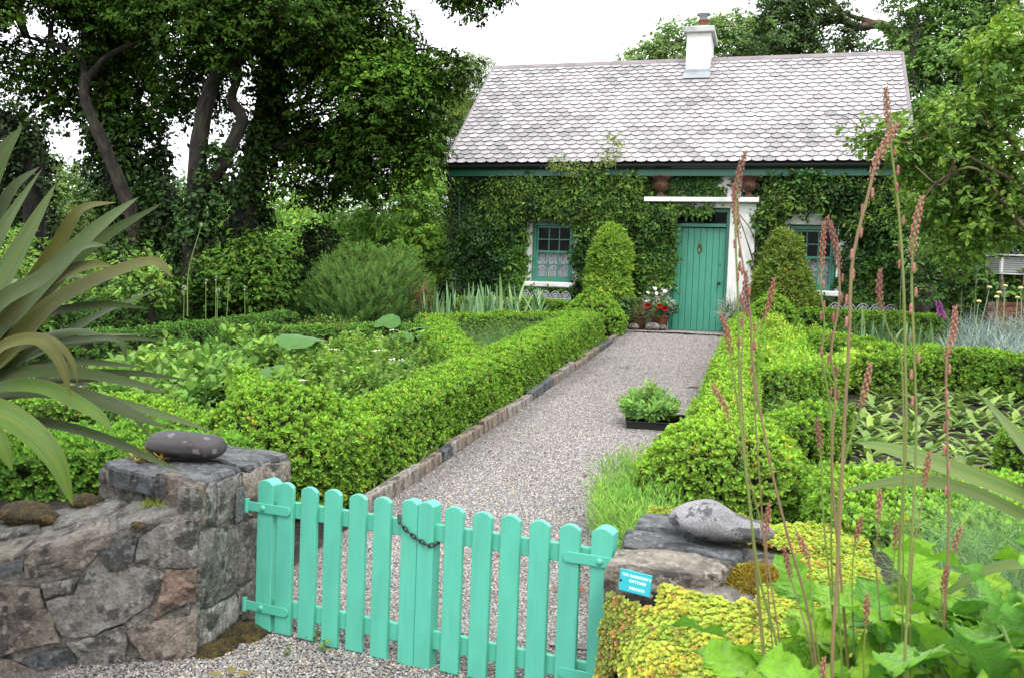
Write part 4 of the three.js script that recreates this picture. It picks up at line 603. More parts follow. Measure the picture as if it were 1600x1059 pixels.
// seedling plants in the dark soil
{
  const mk = (s) => { const L = new Leaves(), r = rng(s); for (let i = 0; i < 11; i++) { const a = i * 2.4 + r(), o = 0.5 + r() * 0.9; L.leaf(V(0, 0.01, 0), V(Math.cos(a) * o, 0.95 - 0.35 * o, Math.sin(a) * o), V(-Math.cos(a) * 0.4, 1, -Math.sin(a) * 0.4), 0.13 + 0.12 * r(), 0.055, 0.2, tintAround(r, 0.25, 0.15), 1, 0.25); } return L.geo(); };
  const gs = [mk(1), mk(2), mk(3)], ms = [0.2, 0.235, 0.165].map((k, i) => { const c = leafMat(0.8, 0.35); c.color = lin(k * 0.95, k * 1.5, k * 0.33); return c; });
  const poly = [[0.5, -8.5], [0.75, -10.6], [1.2, -11.1], [1.9, -11.7], [2.4, -11.4], [3.6, -10.6], [3.6, -7.8], [1.7, -8.1], [1.5, -7.4], [0.8, -7.6]]; const made = []; let tries = 0; let first = null;
  while (made.length < 155 && tries++ < 6000) { const x = rr(0.4, 3.6), z = rr(-11.8, -7.4); if (!inPoly(poly, x, z) || made.some((q) => Math.hypot(q[0] - x, q[1] - z) < 0.165)) continue; made.push([x, z]); }
  made.forEach(([x, z], i) => { let o; if (i < 9) { o = thing('seedling_plant', 'pale green leaf rosette planted out in the dark soil bed', 'plant', [0, 0, 0], 0, 'young rosettes in the dark soil bed on the right'); part('leaves', gs[i % 3], ms[Math.floor(i / 3)], o); if (!first) first = []; first.push(o); } else { o = first[i % 9].clone(); o.name = numbered('seedling_plant'); scene.add(o); } o.position.set(x, gy(x, z) + 0.02, z); o.rotation.set(0, R() * 6, 0); o.scale.setScalar(rr(0.7, 1.25)); });
}
// dark feathery rosemary-like shrub
{
  const o = thing('feathery_shrub', 'big dark green feathery shrub left of the iris clump', 'shrub', [-7.35, gy(-7.35, -15.6), -15.6]), sc = new Scatter();
  for (let i = 0; i < 7000; i++) { const a = R() * 6.283, q = Math.pow(R(), 0.55), y = R(), lim = Math.sqrt(Math.max(0.02, 1 - Math.pow(y * 0.92, 2.2))), x = Math.cos(a) * q * lim * 1.25, z = Math.sin(a) * q * lim * 1.1, hgt = y * 1.02 * (0.75 + 0.6 * fbm3(x * 2.6, 1, z * 2.6) + 0.3); sc.add(V(x, hgt, z), V(x * 0.9 + rr(-0.7, 0.7), 0.95, z * 0.9 + rr(-0.7, 0.7)), rr(0.7, 1.35), vary(mixc([0.05, 0.11, 0.022], [0.12, 0.22, 0.05], clamp(y + rr(-0.3, 0.3), 0, 1)), 0.25, 0.14)); }
  const core = new THREE.SphereGeometry(1, 16, 10); core.scale(0.85, 0.95, 0.75); core.translate(0, 0.2, 0); part('branches', core, M.hedgeCore, o); sc.build('foliage', needles, M.leafDull, o);
  const br = new Scatter(); for (let i = 0; i < 90; i++) br.add(V(1.15 + rr(-0.15, 0.15), rr(0.1, 0.7), rr(0, 0.5)), V(rr(0, 1), 1, rr(-0.5, 0.5)), rr(0.6, 1), vary([0.16, 0.09, 0.04], 0.3)); br.build('dead_sprays', needles, M.leafDull, o);
}
// iris clump: sword leaves
function swordGeo(len, wid, bend, seed) { const n = 7, pos = [], uv = [], idx = [], r = rng(seed), tw = (r() - 0.5) * 0.6; for (let i = 0; i <= n; i++) { const t = i / n, w = wid * Math.min(1, 1.15 - 0.15 * t) * Math.pow(Math.max(0, 1 - Math.pow(t, 3)), 0.8) / 2, y = len * (t - bend * 0.25 * t * t * t), x = len * bend * t * t * 0.8, a = tw * t, c = Math.cos(a), s = Math.sin(a); pos.push(x - w * s * 0, y, -w * c, x + 0.12 * w, y, 0, x, y, w * c); uv.push(0, t, 0.5, t, 1, t); } for (let i = 0; i < n; i++) for (let k = 0; k < 2; k++) { const a = i * 3 + k; idx.push(a, a + 3, a + 1, a + 1, a + 3, a + 4); } const g = new THREE.BufferGeometry(); g.setAttribute('position', new THREE.Float32BufferAttribute(pos, 3)); g.setAttribute('uv', new THREE.Float32BufferAttribute(uv, 2)); g.setIndex(idx); g.computeVertexNormals(); return g; }
{
  const im = [std(lin(0.15, 0.28, 0.13), 0.6), std(lin(0.12, 0.23, 0.09), 0.6), std(lin(0.20, 0.32, 0.12), 0.6)], gs = [1, 2, 3, 4, 5, 6].map((s) => swordGeo(0.6 + 0.09 * s, 0.075, 0.05 + 0.14 * (s % 4), s));
  const clump = (label, list, n, sp, sc) => { const o = thing('iris_clump', label, 'plant', g3(list[0], list[1])); for (let i = 0; i < n; i++) { const l = part('leaf', gs[i % 6], im[i % 3], o), a = R() * 6.283; l.position.set(rr(-sp, sp), 0.12, rr(-sp * 0.4, sp * 0.4)); l.rotation.set(rr(-0.3, 0.3), a, rr(-0.25, 0.25) + l.position.x / sp * -0.25, 'XYZ'); l.scale.setScalar(sc * rr(0.8, 1.15)); } };
  clump('large clump of pale sword shaped iris leaves before the left window', [-4.6, -15.2], 95, 0.8, 0.82);
  clump('smaller clump of pale sword shaped iris leaves beside the dark feathery shrub', [-5.85, -15.3], 34, 0.4, 0.78);
  clump('small clump of sword leaves in front of the right window hedge', [1.55, -14.8], 16, 0.35, 0.62);
  clump('small clump of sword leaves before the bench, nearer the purple foxglove', [2.15, -14.6], 14, 0.3, 0.6);
}
patch('silver_foliage', 'mound of wispy silver grey foliage on the right', [[2.3, -13.4], [2.6, -14.6], [4.6, -14.6], [4.9, -13.0], [3.4, -12.7]], wisp, M.leafDull, 260, [0.30, 0.38, 0.34], { high: 0.52, low: 0.02, tilt: 0.6, v: 0.18, hue: 0.03, scale: 1.05 });
patch('golden_foliage', 'golden yellow leaves at the right edge beyond the hedge', [[3.1, -12.4], [4.6, -12.2], [4.6, -11.4], [3.2, -11.9]], herbSmall, M.leafBright, 160, [0.42, 0.36, 0.05], { high: 0.35, low: 0.2 });
{ // button flowers, foxglove, white spikes
  let f = null; const b = new THREE.SphereGeometry(0.035, 8, 6); b.scale(1, 0.6, 1); const bm = std(lin(0.45, 0.42, 0.16), 0.8), st = tube([V(0.02, -0.55, 0), V(0, -0.2, 0.01), V(0, 0, 0)], 0.006, 0.005, 4, 5), sm = std(lin(0.2, 0.26, 0.14), 0.8);
  for (let i = 0; i < 13; i++) { let o; if (!f) { o = f = thing('button_flower', 'yellow button flower on a thin stalk above the silvery foliage', 'flower', [0, 0, 0], 0, 'yellow button flowers above the silvery foliage'); part('head', b, bm, o); part('stalk', st, sm, o); } else { o = f.clone(); o.name = numbered('button_flower'); scene.add(o); } const x = rr(2.5, 4.0); o.position.set(x, rr(1.75, 2.0), rr(-13.6, -13.0)); o.rotation.set(0, R() * 6, rr(-0.15, 0.15)); }
  const fg = thing('foxglove', 'purple foxglove spike leaning left in front of the cottage bushes', 'flower', [2.42, 1.3, -14.5]); fg.scale.setScalar(0.78); part('stem', tube([V(0.02, -0.4, 0), V(0.0, 0.2, 0), V(-0.12, 0.68, 0)], 0.01, 0.005, 8, 6), M.stem, fg);
  const bell = new THREE.LatheGeometry([[0.006, 0], [0.016, 0.01], [0.018, 0.03], [0.026, 0.046]].map((p) => new THREE.Vector2(...p)), 9), pm = std(lin(0.42, 0.09, 0.36), 0.6); for (let i = 0; i < 26; i++) { const t = i / 26, y = 0.32 + 0.3 * t, m = part('bell', bell, pm, fg), a = i * 2.4; m.position.set(-0.03 - 0.09 * t + Math.cos(a) * 0.02, y, Math.sin(a) * 0.02); m.rotation.set(Math.sin(a) * 1.9, 0, -Math.cos(a) * 1.9 - 0.2); m.scale.setScalar(1.2 - 0.6 * t); }
  let w = null; const fl = new Leaves(), r = rng(77); for (let i = 0; i < 40; i++) { const a = r() * 6.28, y = r() * 0.35; fl.leaf(V(0, y, 0), V(Math.cos(a), 0.2, Math.sin(a)), V(0, 1, 0), 0.03 * (1.2 - y * 2), 0.022, 0, [0.6, 0.58, 0.66]); } const wg = fl.geo(), ws = tube([V(0, -0.8, 0), V(0, 0, 0), V(0, 0.33, 0)], 0.009, 0.004, 5, 5);
  for (const [x, y, z] of [[1.95, 1.95, -15.6], [3.0, 2.05, -15.4], [3.35, 1.85, -15.2], [3.7, 1.8, -15.3], [2.7, 1.6, -14.8]]) { let o; if (!w) { o = w = thing('flower_spike', 'thin spike of pale flowers standing before the right bushes', 'flower', [0, 0, 0], 0, 'pale flower spikes right of the cottage'); part('florets', wg, M.leafDull, o); part('stem', ws, M.stem, o); } else { o = w.clone(); o.name = numbered('flower_spike'); scene.add(o); } o.position.set(x, y, z); o.rotation.set(0, R() * 6, rr(-0.1, 0.1)); }
}
// fresh green feathery plant by the right pillar, seed tray, spade
patch('feathery_plant', 'fresh green feathery plant between gravel and rounded box mound behind the right pillar', [[-1.08, -6.3], [-0.95, -6.6], [-0.62, -6.1], [-0.5, -5.0], [-0.62, -4.7], [-0.86, -4.9], [-1.0, -5.6]], [1, 2, 3].map((s) => sprig({ n: 60, h: 0.3, len: 0.045, wid: 0.006, out: 1.1, spread: 0.025, seed: 300 + s, v: 0.2, fold: 0, tip: 0.4 })), M.leafBright, 620, [0.16, 0.35, 0.045], { high: 0.1, low: -0.02, col2: [0.27, 0.43, 0.065], tilt: 0.35, scale: 1.0 });
patch('orange_sprigs', 'yellow orange sprigs beside the feathery green plant', [[-1.1, -6.6], [-0.9, -6.7], [-0.8, -6.3], [-1.05, -6.2]], herbSmall, M.leafBright, 90, [0.4, 0.3, 0.05], { high: 0.28, low: 0.1, scale: 0.6, col2: [0.22, 0.36, 0.12] });
{
  const tx = -0.98, tz = -8.75, t = thing('seed_tray', 'black plastic seed tray on the gravel beside the right hedge', 'tray', [tx, pathY(tx, tz) + 0.004, tz], 0.12); const w = 0.66, d = 0.42, h = 0.075;
  t.rotation.x = 0.08;
  part('base', frustumBox(-w / 2 + 0.02, w / 2 - 0.02, 0, 0.006, -d / 2 + 0.02, d / 2 - 0.02, 0.002), M.plastic, t);
  for (const s of [-1, 1]) { part('side', frustumBox(-w / 2, w / 2, 0.004, h, s * (d / 2 - 0.012) - 0.005, s * (d / 2 - 0.012) + 0.005, 0.002), M.plastic, t); part('side', frustumBox(s * (w / 2 - 0.012) - 0.005, s * (w / 2 - 0.012) + 0.005, 0.004, h, -d / 2 + 0.02, d / 2 - 0.02, 0.002), M.plastic, t); part('rim', frustumBox(-w / 2 - 0.008, w / 2 + 0.008, h, h + 0.006, s * (d / 2) - 0.014, s * (d / 2) + 0.014, 0.002), M.plastic, t); part('rim', frustumBox(s * (w / 2) - 0.014, s * (w / 2) + 0.014, h, h + 0.006, -d / 2 + 0.016, d / 2 - 0.016, 0.002), M.plastic, t); }
  const so = sheet(-w / 2 + 0.02, w / 2 - 0.02, -d / 2 + 0.02, d / 2 - 0.02, 0.05, (x, z) => 0.03 + 0.012 * fbm3(x * 9, 4, z * 9)); so.index.array.reverse(); part('compost', so, M.soil, t);
  const o = thing('potted_herb', 'bushy fresh green herb standing in the seed tray', 'plant', [tx - 0.12, pathY(tx, tz) + 0.05, tz + 0.02]), sc = new Scatter(); for (let i = 0; i < 170; i++) { const a = R() * 6.28, q = Math.sqrt(R()); sc.add(V(Math.cos(a) * q * 0.2, 0.02 + R() * 0.21 * (1.2 - q), Math.sin(a) * q * 0.15), V(Math.cos(a) * q * 0.9, 1, Math.sin(a) * q * 0.9), rr(0.8, 1.35), vary([0.24, 0.44, 0.09], 0.2, 0.1)); } sc.build('leaves', [1, 2, 3].map((s) => sprig({ n: 16, h: 0.12, len: 0.055, wid: 0.022, out: 1.0, spread: 0.02, seed: 330 + s, round: 1, v: 0.2, droop: 0.2 })), M.leafBright, o);
}
{
  const s = thing('spade', 'garden spade with a wooden D handle stuck upright in the bed beside the feathery shrub', 'spade', [-8.98, 1.02, -15.3], 0.25); s.rotation.z = 0.02; s.scale.setScalar(1.35);
  part('shaft', tube([V(0, -0.1, 0), V(0, 0.3, 0), V(0, 0.58, 0)], 0.019, 0.017, 6, 8), M.timber, s); const hd = [tube([V(0, 0.55, 0), V(-0.05, 0.62, 0), V(-0.06, 0.71, 0)], 0.015, 0.013, 8, 7), tube([V(0, 0.55, 0), V(0.05, 0.62, 0), V(0.06, 0.71, 0)], 0.015, 0.013, 8, 7), tube([V(-0.068, 0.71, 0), V(0, 0.713, 0), V(0.068, 0.71, 0)], 0.015, 0.015, 6, 8)]; part('handle', merged(hd), M.timberGrey, s); part('blade', frustumBox(-0.09, 0.09, -0.3, -0.02, -0.008, 0.008, 0.004), M.iron, s);
}

// ---------------------------------------------------------------- the cottage
const WX0 = -6.3, WX1 = 2.12, WZ = -17.33, FLOOR = 1.07, EAVE = 4.19, RIDGE = 6.837, EZ = -17.08, RZ = -20.05;
const cottage = thing('cottage', 'white ivy covered stone cottage with a scalloped slate roof and green door', 'house', [0, 0, 0]);
const W1 = [-4.638, -3.818, 1.915, 3.09], W2 = [0.242, 1.05, 1.915, 3.09], DO = [-1.89, -0.835, FLOOR, 3.37];
{
  const s = new THREE.Shape(); s.moveTo(WX0, 0.8); s.lineTo(WX1, 0.8); s.lineTo(WX1, 4.12); s.lineTo(WX0, 4.12); s.lineTo(WX0, 0.8);
  const hole = ([a, b, c, d], m = 0) => { const h = new THREE.Path(); h.moveTo(a - m, c); h.lineTo(a - m, d + m); h.lineTo(b + m, d + m); h.lineTo(b + m, c); h.lineTo(a - m, c); s.holes.push(h); };
  hole(W1, 0.015); hole(W2, 0.015); hole(DO, 0.002);
  const g = new THREE.ExtrudeGeometry(s, { depth: 0.45, bevelEnabled: false }); g.translate(0, 0, WZ - 0.45); part('front_wall', uvBox(g), M.plaster, cottage);
  part('rear_wall', uvBox(frustumBox(WX0, WX1, 0.8, 4.12, -22.95, -22.5, 0)), M.plaster, cottage);
  for (const [a, b] of [[WX0, WX0 + 0.45], [WX1 - 0.45, WX1]]) { const q = new THREE.Shape(); q.moveTo(WZ - 0.452, 0.8); q.lineTo(-22.498, 0.8); q.lineTo(-22.498, 4.1); q.lineTo(RZ, RIDGE - 0.14); q.lineTo(WZ - 0.452, 4.35); q.lineTo(WZ - 0.452, 0.8); const e = new THREE.ExtrudeGeometry(q, { depth: b - a, bevelEnabled: false }); e.rotateY(-Math.PI / 2); e.translate(b, 0, 0); part('gable_wall', uvBox(e), M.plaster, cottage); }
  part('floor', uvBox(frustumBox(WX0 + 0.4, WX1 - 0.4, 0.9, 1.04, -22.6, WZ - 0.3, 0)), M.under, cottage);
  part('ceiling', uvBox(frustumBox(WX0 + 0.46, WX1 - 0.46, 3.6, 3.7, -22.49, WZ - 0.46, 0)), M.under, cottage);
  // white reveals and sills
  for (const [a, b, c, d] of [W1, W2]) {
    const si = uvBox(box(b - a + 0.24, 0.11, 0.16, (a + b) / 2, c - 0.057, WZ + 0.02, 0.03)); part('window_sill', si, M.plaster, cottage);
    const win = part('window', merged([frustumBox(a, a + 0.055, c, d, WZ - 0.17, WZ - 0.09, 0.004), frustumBox(b - 0.055, b, c, d, WZ - 0.17, WZ - 0.09, 0.004), frustumBox(a + 0.055, b - 0.055, d - 0.065, d, WZ - 0.17, WZ - 0.092, 0.004), frustumBox(a + 0.055, b - 0.055, c, c + 0.055, WZ - 0.17, WZ - 0.088, 0.004)]), M.green, cottage);
    const mid = (c + d) / 2 + 0.01, x0 = a + 0.055, x1 = b - 0.055;
    for (const [y0, y1, z, nm] of [[mid - 0.022, d - 0.065, WZ - 0.15, 'upper_sash'], [c + 0.055, mid + 0.022, WZ - 0.112, 'lower_sash']]) {
      const L = [frustumBox(x0 + 0.002, x0 + 0.04, y0, y1, z - 0.018, z + 0.018, 0.003), frustumBox(x1 - 0.04, x1 - 0.002, y0, y1, z - 0.018, z + 0.018, 0.003), frustumBox(x0 + 0.04, x1 - 0.04, y1 - 0.042, y1, z - 0.018, z + 0.0185, 0.003), frustumBox(x0 + 0.04, x1 - 0.04, y0, y0 + (nm === 'lower_sash' ? 0.06 : 0.042), z - 0.018, z + 0.0185, 0.003)];
      const X0 = x0 + 0.04, X1 = x1 - 0.04, Y0 = y0 + (nm === 'lower_sash' ? 0.06 : 0.042), Y1 = y1 - 0.042, ym = (Y0 + Y1) / 2;
      for (const k of [1, 2]) { const xx = lerp(X0, X1, k / 3); L.push(frustumBox(xx - 0.011, xx + 0.011, Y0, Y1, z - 0.012, z + 0.012, 0.003)); } L.push(frustumBox(X0, X1, ym - 0.011, ym + 0.011, z - 0.0135, z + 0.0135, 0.003));
      part(nm, merged(L), M.green, win);
      for (let i = 0; i < 3; i++) for (let j = 0; j < 2; j++) { const p = new THREE.PlaneGeometry((X1 - X0) / 3, (Y1 - Y0) / 2); p.translate(lerp(X0, X1, (i + 0.5) / 3), lerp(Y0, Y1, (j + 0.5) / 2), z); p.rotateX(0); part('pane', p, M.glass, win); }
    }
    // lace half curtain
    const cg = new THREE.PlaneGeometry(b - a - 0.1, 0.56, 60, 1); const p = cg.attributes.position; for (let i = 0; i < p.count; i++) p.setZ(i, 0.012 * Math.sin(p.getX(i) * 34) + 0.006 * Math.sin(p.getX(i) * 71)); cg.computeVertexNormals(); cg.translate((a + b) / 2, c + 0.33, WZ - 0.2); part('lace_curtain', cg, laceMat(), win);
  }
}
function laceMat() {
  if (M.lace) return M.lace;
  const t = dataTex(256, 256, (u, v) => {
    const x = (u * 3 % 1) - 0.5, y = (v * 2 % 1) - 0.5, r = Math.hypot(x, y), a = Math.atan2(y, x), pet = Math.abs(r - 0.22 - 0.09 * Math.cos(a * 6)) < 0.06, ring = Math.abs(r - 0.44) < 0.05, dot = r < 0.08, mesh = (Math.floor(u * 64) + Math.floor(v * 64)) % 2 === 0, on = pet || ring || dot; const k = on ? 1 : mesh ? 0.62 : 0.25; return [k, k, k];
  }, false); M.lace = std(lin(0.5, 0.49, 0.54), 0.9, { alphaMap: t, transparent: true, side: THREE.DoubleSide, map: null }); return M.lace;
}
{ // porch, slab and door
  const PX0 = -2.37, PX1 = -0.375, PZ = -17.08;
  const porch = part('porch', uvBox(frustumBox(PX0, DO[0], FLOOR - 0.1, 3.46, WZ + 0.001, PZ, 0.012)), M.plaster, cottage);
  part('pier', uvBox(frustumBox(DO[1], PX1, FLOOR - 0.1, 3.46, WZ + 0.001, PZ, 0.012)), M.plaster, porch);
  part('lintel', uvBox(frustumBox(DO[0], DO[1], 3.372, 3.46, WZ + 0.001, PZ - 0.002, 0)), M.plaster, porch);
  part('porch_slab', uvBox(box(PX1 - PX0 + 0.08, 0.085, 0.42, (PX0 + PX1) / 2, 3.505, PZ - 0.06, 0.008)), M.plaster, porch);
  const door = part('door', merged([frustumBox(DO[0] + 0.002, DO[0] + 0.06, FLOOR + 0.01, 3.368, WZ - 0.08, WZ + 0.1, 0.005), frustumBox(DO[1] - 0.06, DO[1] - 0.002, FLOOR + 0.01, 3.368, WZ - 0.08, WZ + 0.1, 0.005), frustumBox(DO[0] + 0.06, DO[1] - 0.06, 3.3, 3.366, WZ - 0.08, WZ + 0.1, 0.005), frustumBox(DO[0] + 0.06, DO[1] - 0.06, 3.025, 3.09, WZ - 0.08, WZ + 0.12, 0.005)]), M.green, cottage);
  const a = DO[0] + 0.064, b = DO[1] - 0.064, n = 8, w = (b - a) / n; for (let i = 0; i < n; i++) part('plank', uvBox(box(w - 0.0035, 3.02 - FLOOR - 0.03, 0.045, a + w * (i + 0.5), (3.02 + FLOOR + 0.02) / 2, WZ + 0.02 + rr(-0.0012, 0.0012), 0.006), 1, [R(), R()]), M.doorGreen, door);
  const tp = new THREE.PlaneGeometry(b - a + 0.01, 0.215); tp.translate((a + b) / 2, 3.195, WZ + 0.0); part('pane', tp, M.glass, door);
  const kn = new THREE.TorusGeometry(0.045, 0.011, 8, 18); kn.scale(0.85, 1.2, 1); kn.translate(-1.37, 2.62, WZ + 0.055); const boss = new THREE.SphereGeometry(0.03, 10, 8); boss.scale(1, 1.6, 0.6); boss.translate(-1.37, 2.7, WZ + 0.055); part('knocker', merged([kn, boss, box(0.03, 0.03, 0.03, -1.37, 2.555, WZ + 0.06, 0.01)]), M.brass, door);
  const kb = new THREE.LatheGeometry([[0.03, 0], [0.03, 0.006], [0.012, 0.012], [0.012, 0.04], [0.028, 0.052], [0.03, 0.066], [0.018, 0.078], [0, 0.08]].map((p) => new THREE.Vector2(...p)), 14); kb.rotateX(Math.PI / 2); kb.translate(-0.99, 1.99, WZ + 0.043); part('knob', kb, M.iron, door); const kh = new THREE.CylinderGeometry(0.02, 0.02, 0.01, 12); kh.rotateX(Math.PI / 2); kh.translate(-0.985, 2.34, WZ + 0.047); part('keyhole', kh, M.brass, door);
  part('threshold', uvBox(frustumBox(DO[0] + 0.01, DO[1] - 0.01, FLOOR - 0.02, FLOOR + 0.025, WZ - 0.06, PZ + 0.03, 0.01)), M.rockGrey, porch);
}
{ // roof
  const dy = RIDGE - EAVE, dz = EZ - RZ, SL = Math.hypot(dy, dz), ang = Math.atan2(dy, dz), X0 = -6.44, X1 = 2.27;
  // frame: x across, s up the slope, n outwards
  const up = V(0, dy / SL, -dz / SL), n = V(0, dz / SL, dy / SL), base = V(0, EAVE, EZ);
  const mat = new THREE.Matrix4().makeBasis(V(1, 0, 0), up, n).setPosition(base);
  const deck = uvBox(frustumBox(X0 + 0.02, X1 - 0.02, 0.02, SL - 0.01, -0.1, -0.012, 0)); deck.applyMatrix4(mat);
  const roof = part('roof', deck, M.under, cottage);
  const up2 = V(0, dy / SL, dz / SL), n2 = V(0, dz / SL, -dy / SL), back = uvBox(frustumBox(X0, X1, 0, SL - 0.01, -0.1, 0, 0)); back.applyMatrix4(new THREE.Matrix4().makeBasis(V(-1, 0, 0), up2, n2).setPosition(V(X0 + X1, EAVE, 2 * RZ - EZ))); part('rear_slope', back, M.slates[3], roof);
  const W = 0.213, rows = 25, ex = (SL - 0.1) / rows, len = ex * 1.8, cols = Math.round((X1 - X0 - 0.06) / W), w = (X1 - X0 - 0.06) / cols;
  const slate = (q) => { // fish-scale slate: square head, rounded tail; origin at the middle of the tail
    const s = new THREE.Shape(), hw = w / 2 - 0.003, dip = 0.068; s.moveTo(-hw, dip); for (let i = 1; i <= 8; i++) { const a = Math.PI * i / 8; s.lineTo(-Math.cos(a) * hw, dip - Math.sin(a) * dip + 0.002 * noise3(i * 2.3, q * 7, 1)); } s.lineTo(hw, len); s.lineTo(-hw, len); s.lineTo(-hw, dip);
    const g = new THREE.ExtrudeGeometry(s, { depth: 0.026, bevelEnabled: false, curveSegments: 1 }); const u = uvBox(g, 0.8, [q * 0.173, q * 0.311]), nn = u.attributes.normal, cc = new Float32Array(nn.count * 3); for (let i = 0; i < nn.count; i++) cc.fill(nn.getZ(i) > 0.5 ? 0.94 + 0.06 * h3(q, 3, 3) : 0.06, i * 3, i * 3 + 3); u.setAttribute('color', new THREE.BufferAttribute(cc, 3)); return u;  // near-black side faces paint in the shadow line under each tail
  };
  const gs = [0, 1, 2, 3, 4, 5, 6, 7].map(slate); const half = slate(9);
  let made = 0; const rest = M.slates.map(() => []);
  for (let r = 0; r < rows; r++) for (let c = 0; c < cols + (r % 2 ? 1 : 0); c++) {
    let x = X0 + 0.03 + (c + (r % 2 ? 0 : 0.5)) * w; const y = -0.03 + r * ex + rr(-0.005, 0.005); const edge = r % 2 && (c === 0 || c === cols); if (edge) x += c ? -w / 4 : w / 4;
    const stain = fbm3(x * 0.9, r * 0.3, 5), dk = stain + rr(-0.12, 0.12) + 0.05 * (x + 1), m = dk < -0.25 ? [3, 1][Math.floor(R() * 2)] : dk < -0.08 ? [1, 3, 5, 0][Math.floor(R() * 4)] : [0, 1, 2, 4, 5, 2][Math.floor(R() * 6)], g = gs[Math.floor(R() * 8)];  // besides stains, tones darken leftward: sky reflection on the right painted into colour
    const t = new THREE.Matrix4().compose(V(x, y, 0.03 + rr(0, 0.004)), new THREE.Quaternion().setFromEuler(new THREE.Euler(-0.1, rr(-0.006, 0.006), rr(-0.012, 0.012))), V(edge ? 0.5 : 1, 1, 1)); t.premultiply(mat);
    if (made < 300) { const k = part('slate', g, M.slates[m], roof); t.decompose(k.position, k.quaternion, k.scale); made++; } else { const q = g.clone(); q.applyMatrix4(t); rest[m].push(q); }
  }
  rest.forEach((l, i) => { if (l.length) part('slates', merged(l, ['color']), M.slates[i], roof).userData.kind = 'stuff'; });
  // ridge, verges
  const rc = []; for (let x = X0; x < X1 - 0.05; x += 0.75) rc.push(uvBox(box(Math.min(0.745, X1 - x), 0.16, 0.012, Math.min(x + 0.375, (x + X1) / 2), SL - 0.065, 0.045, 0.004))); for (const g of rc) { g.applyMatrix4(mat); part('ridge_tile', g, M.verge, roof); }
  const rb = uvBox(box(X1 - X0, 0.16, 0.012, (X0 + X1) / 2, SL - 0.065, 0.045, 0.004)); rb.applyMatrix4(new THREE.Matrix4().makeBasis(V(-1, 0, 0), up2, n2).setPosition(V(X0 + X1, EAVE, 2 * RZ - EZ))); part('ridge_tile', rb, M.verge, roof);
  for (const [x0, x1] of [[X0 - 0.02, X0 + 0.03], [X1 - 0.03, X1 + 0.035]]) { const v = uvBox(frustumBox(x0, x1, -0.04, SL - 0.02, -0.14, 0.04, 0.004)); v.applyMatrix4(mat); part('verge', v, M.verge, roof); }
  // gutter, fascia, downpipe
  const gp = new THREE.CylinderGeometry(0.065, 0.065, X1 - X0 + 0.04, 14, 1, true, Math.PI / 2, Math.PI); gp.rotateZ(Math.PI / 2); const gut = []; { const s = new THREE.Shape(); s.absarc(0, 0, 0.07, Math.PI, Math.PI * 2, false); s.lineTo(0.06, 0); s.absarc(0, 0, 0.06, 0, Math.PI, true); const e = new THREE.ExtrudeGeometry(s, { depth: X1 - X0 + 0.06, bevelEnabled: false, curveSegments: 8 }); e.rotateY(Math.PI / 2); e.translate(X0 - 0.03, EAVE - 0.035, EZ + 0.055); gut.push(e); }
  part('gutter', merged(gut), M.black, cottage);
  part('fascia', uvBox(frustumBox(X0 + 0.03, X1 - 0.03, EAVE - 0.235, EAVE - 0.06, EZ - 0.05, EZ - 0.022, 0.004)), M.fascia, cottage);
  part('soffit', uvBox(frustumBox(X0 + 0.03, X1 - 0.03, EAVE - 0.215, EAVE - 0.195, WZ - 0.02, EZ - 0.052, 0)), M.fascia, cottage);
  part('downpipe', tube([V(X0 + 0.06, EAVE - 0.08, EZ + 0.04), V(X0 + 0.09, EAVE - 0.3, EZ - 0.05), V(-6.22, EAVE - 0.5, WZ + 0.07), V(-6.22, 1.1, WZ + 0.07)], 0.04, 0.04, 18, 8), M.black, cottage);
}
{ // chimney
  const x0 = -2.02, x1 = -1.52, ch = part('chimney', uvBox(frustumBox(x0, x1, 6.15, 7.285, -20.5, -19.52, 0.012)), M.plaster, cottage);
  part('cap', uvBox(box(0.64, 0.12, 1.12, (x0 + x1) / 2, 7.34, -20.01, 0.015)), M.grey, ch); part('cap_top', uvBox(frustumBox(x0 + 0.06, x1 - 0.06, 7.395, 7.46, -20.4, -19.62, 0.02)), M.grey, ch);
  const pot = new THREE.LatheGeometry([[0.11, 0], [0.115, 0.04], [0.1, 0.06], [0.095, 0.15], [0.11, 0.16], [0.11, 0.19], [0.085, 0.19]].map((p) => new THREE.Vector2(...p)), 18); pot.translate(-1.72, 7.45, -19.9); part('chimney_pot', pot, M.terracotta, ch);
  const co = new THREE.LatheGeometry([[0.085, 0], [0.085, 0.1], [0.15, 0.13], [0.15, 0.15], [0.06, 0.17], [0, 0.17]].map((p) => new THREE.Vector2(...p)), 18); co.translate(-1.72, 7.62, -19.9); part('cowl', co, M.lead, ch);
  part('lead_flashing', uvBox(box(0.56, 0.016, 0.24, -1.77, 6.32, -19.4, 0.004).rotateX(0)).translate(0, 0, 0), M.lead, ch).visible = true;
  ch.children[ch.children.length - 1].geometry.translate(1.77, -6.32, 19.4).rotateX(0.73).translate(-1.77, 6.37, -19.42);
  part('flashing_apron', uvBox(box(0.54, 0.1, 0.014, -1.77, 6.47, -19.512, 0.004)), M.lead, ch);
}
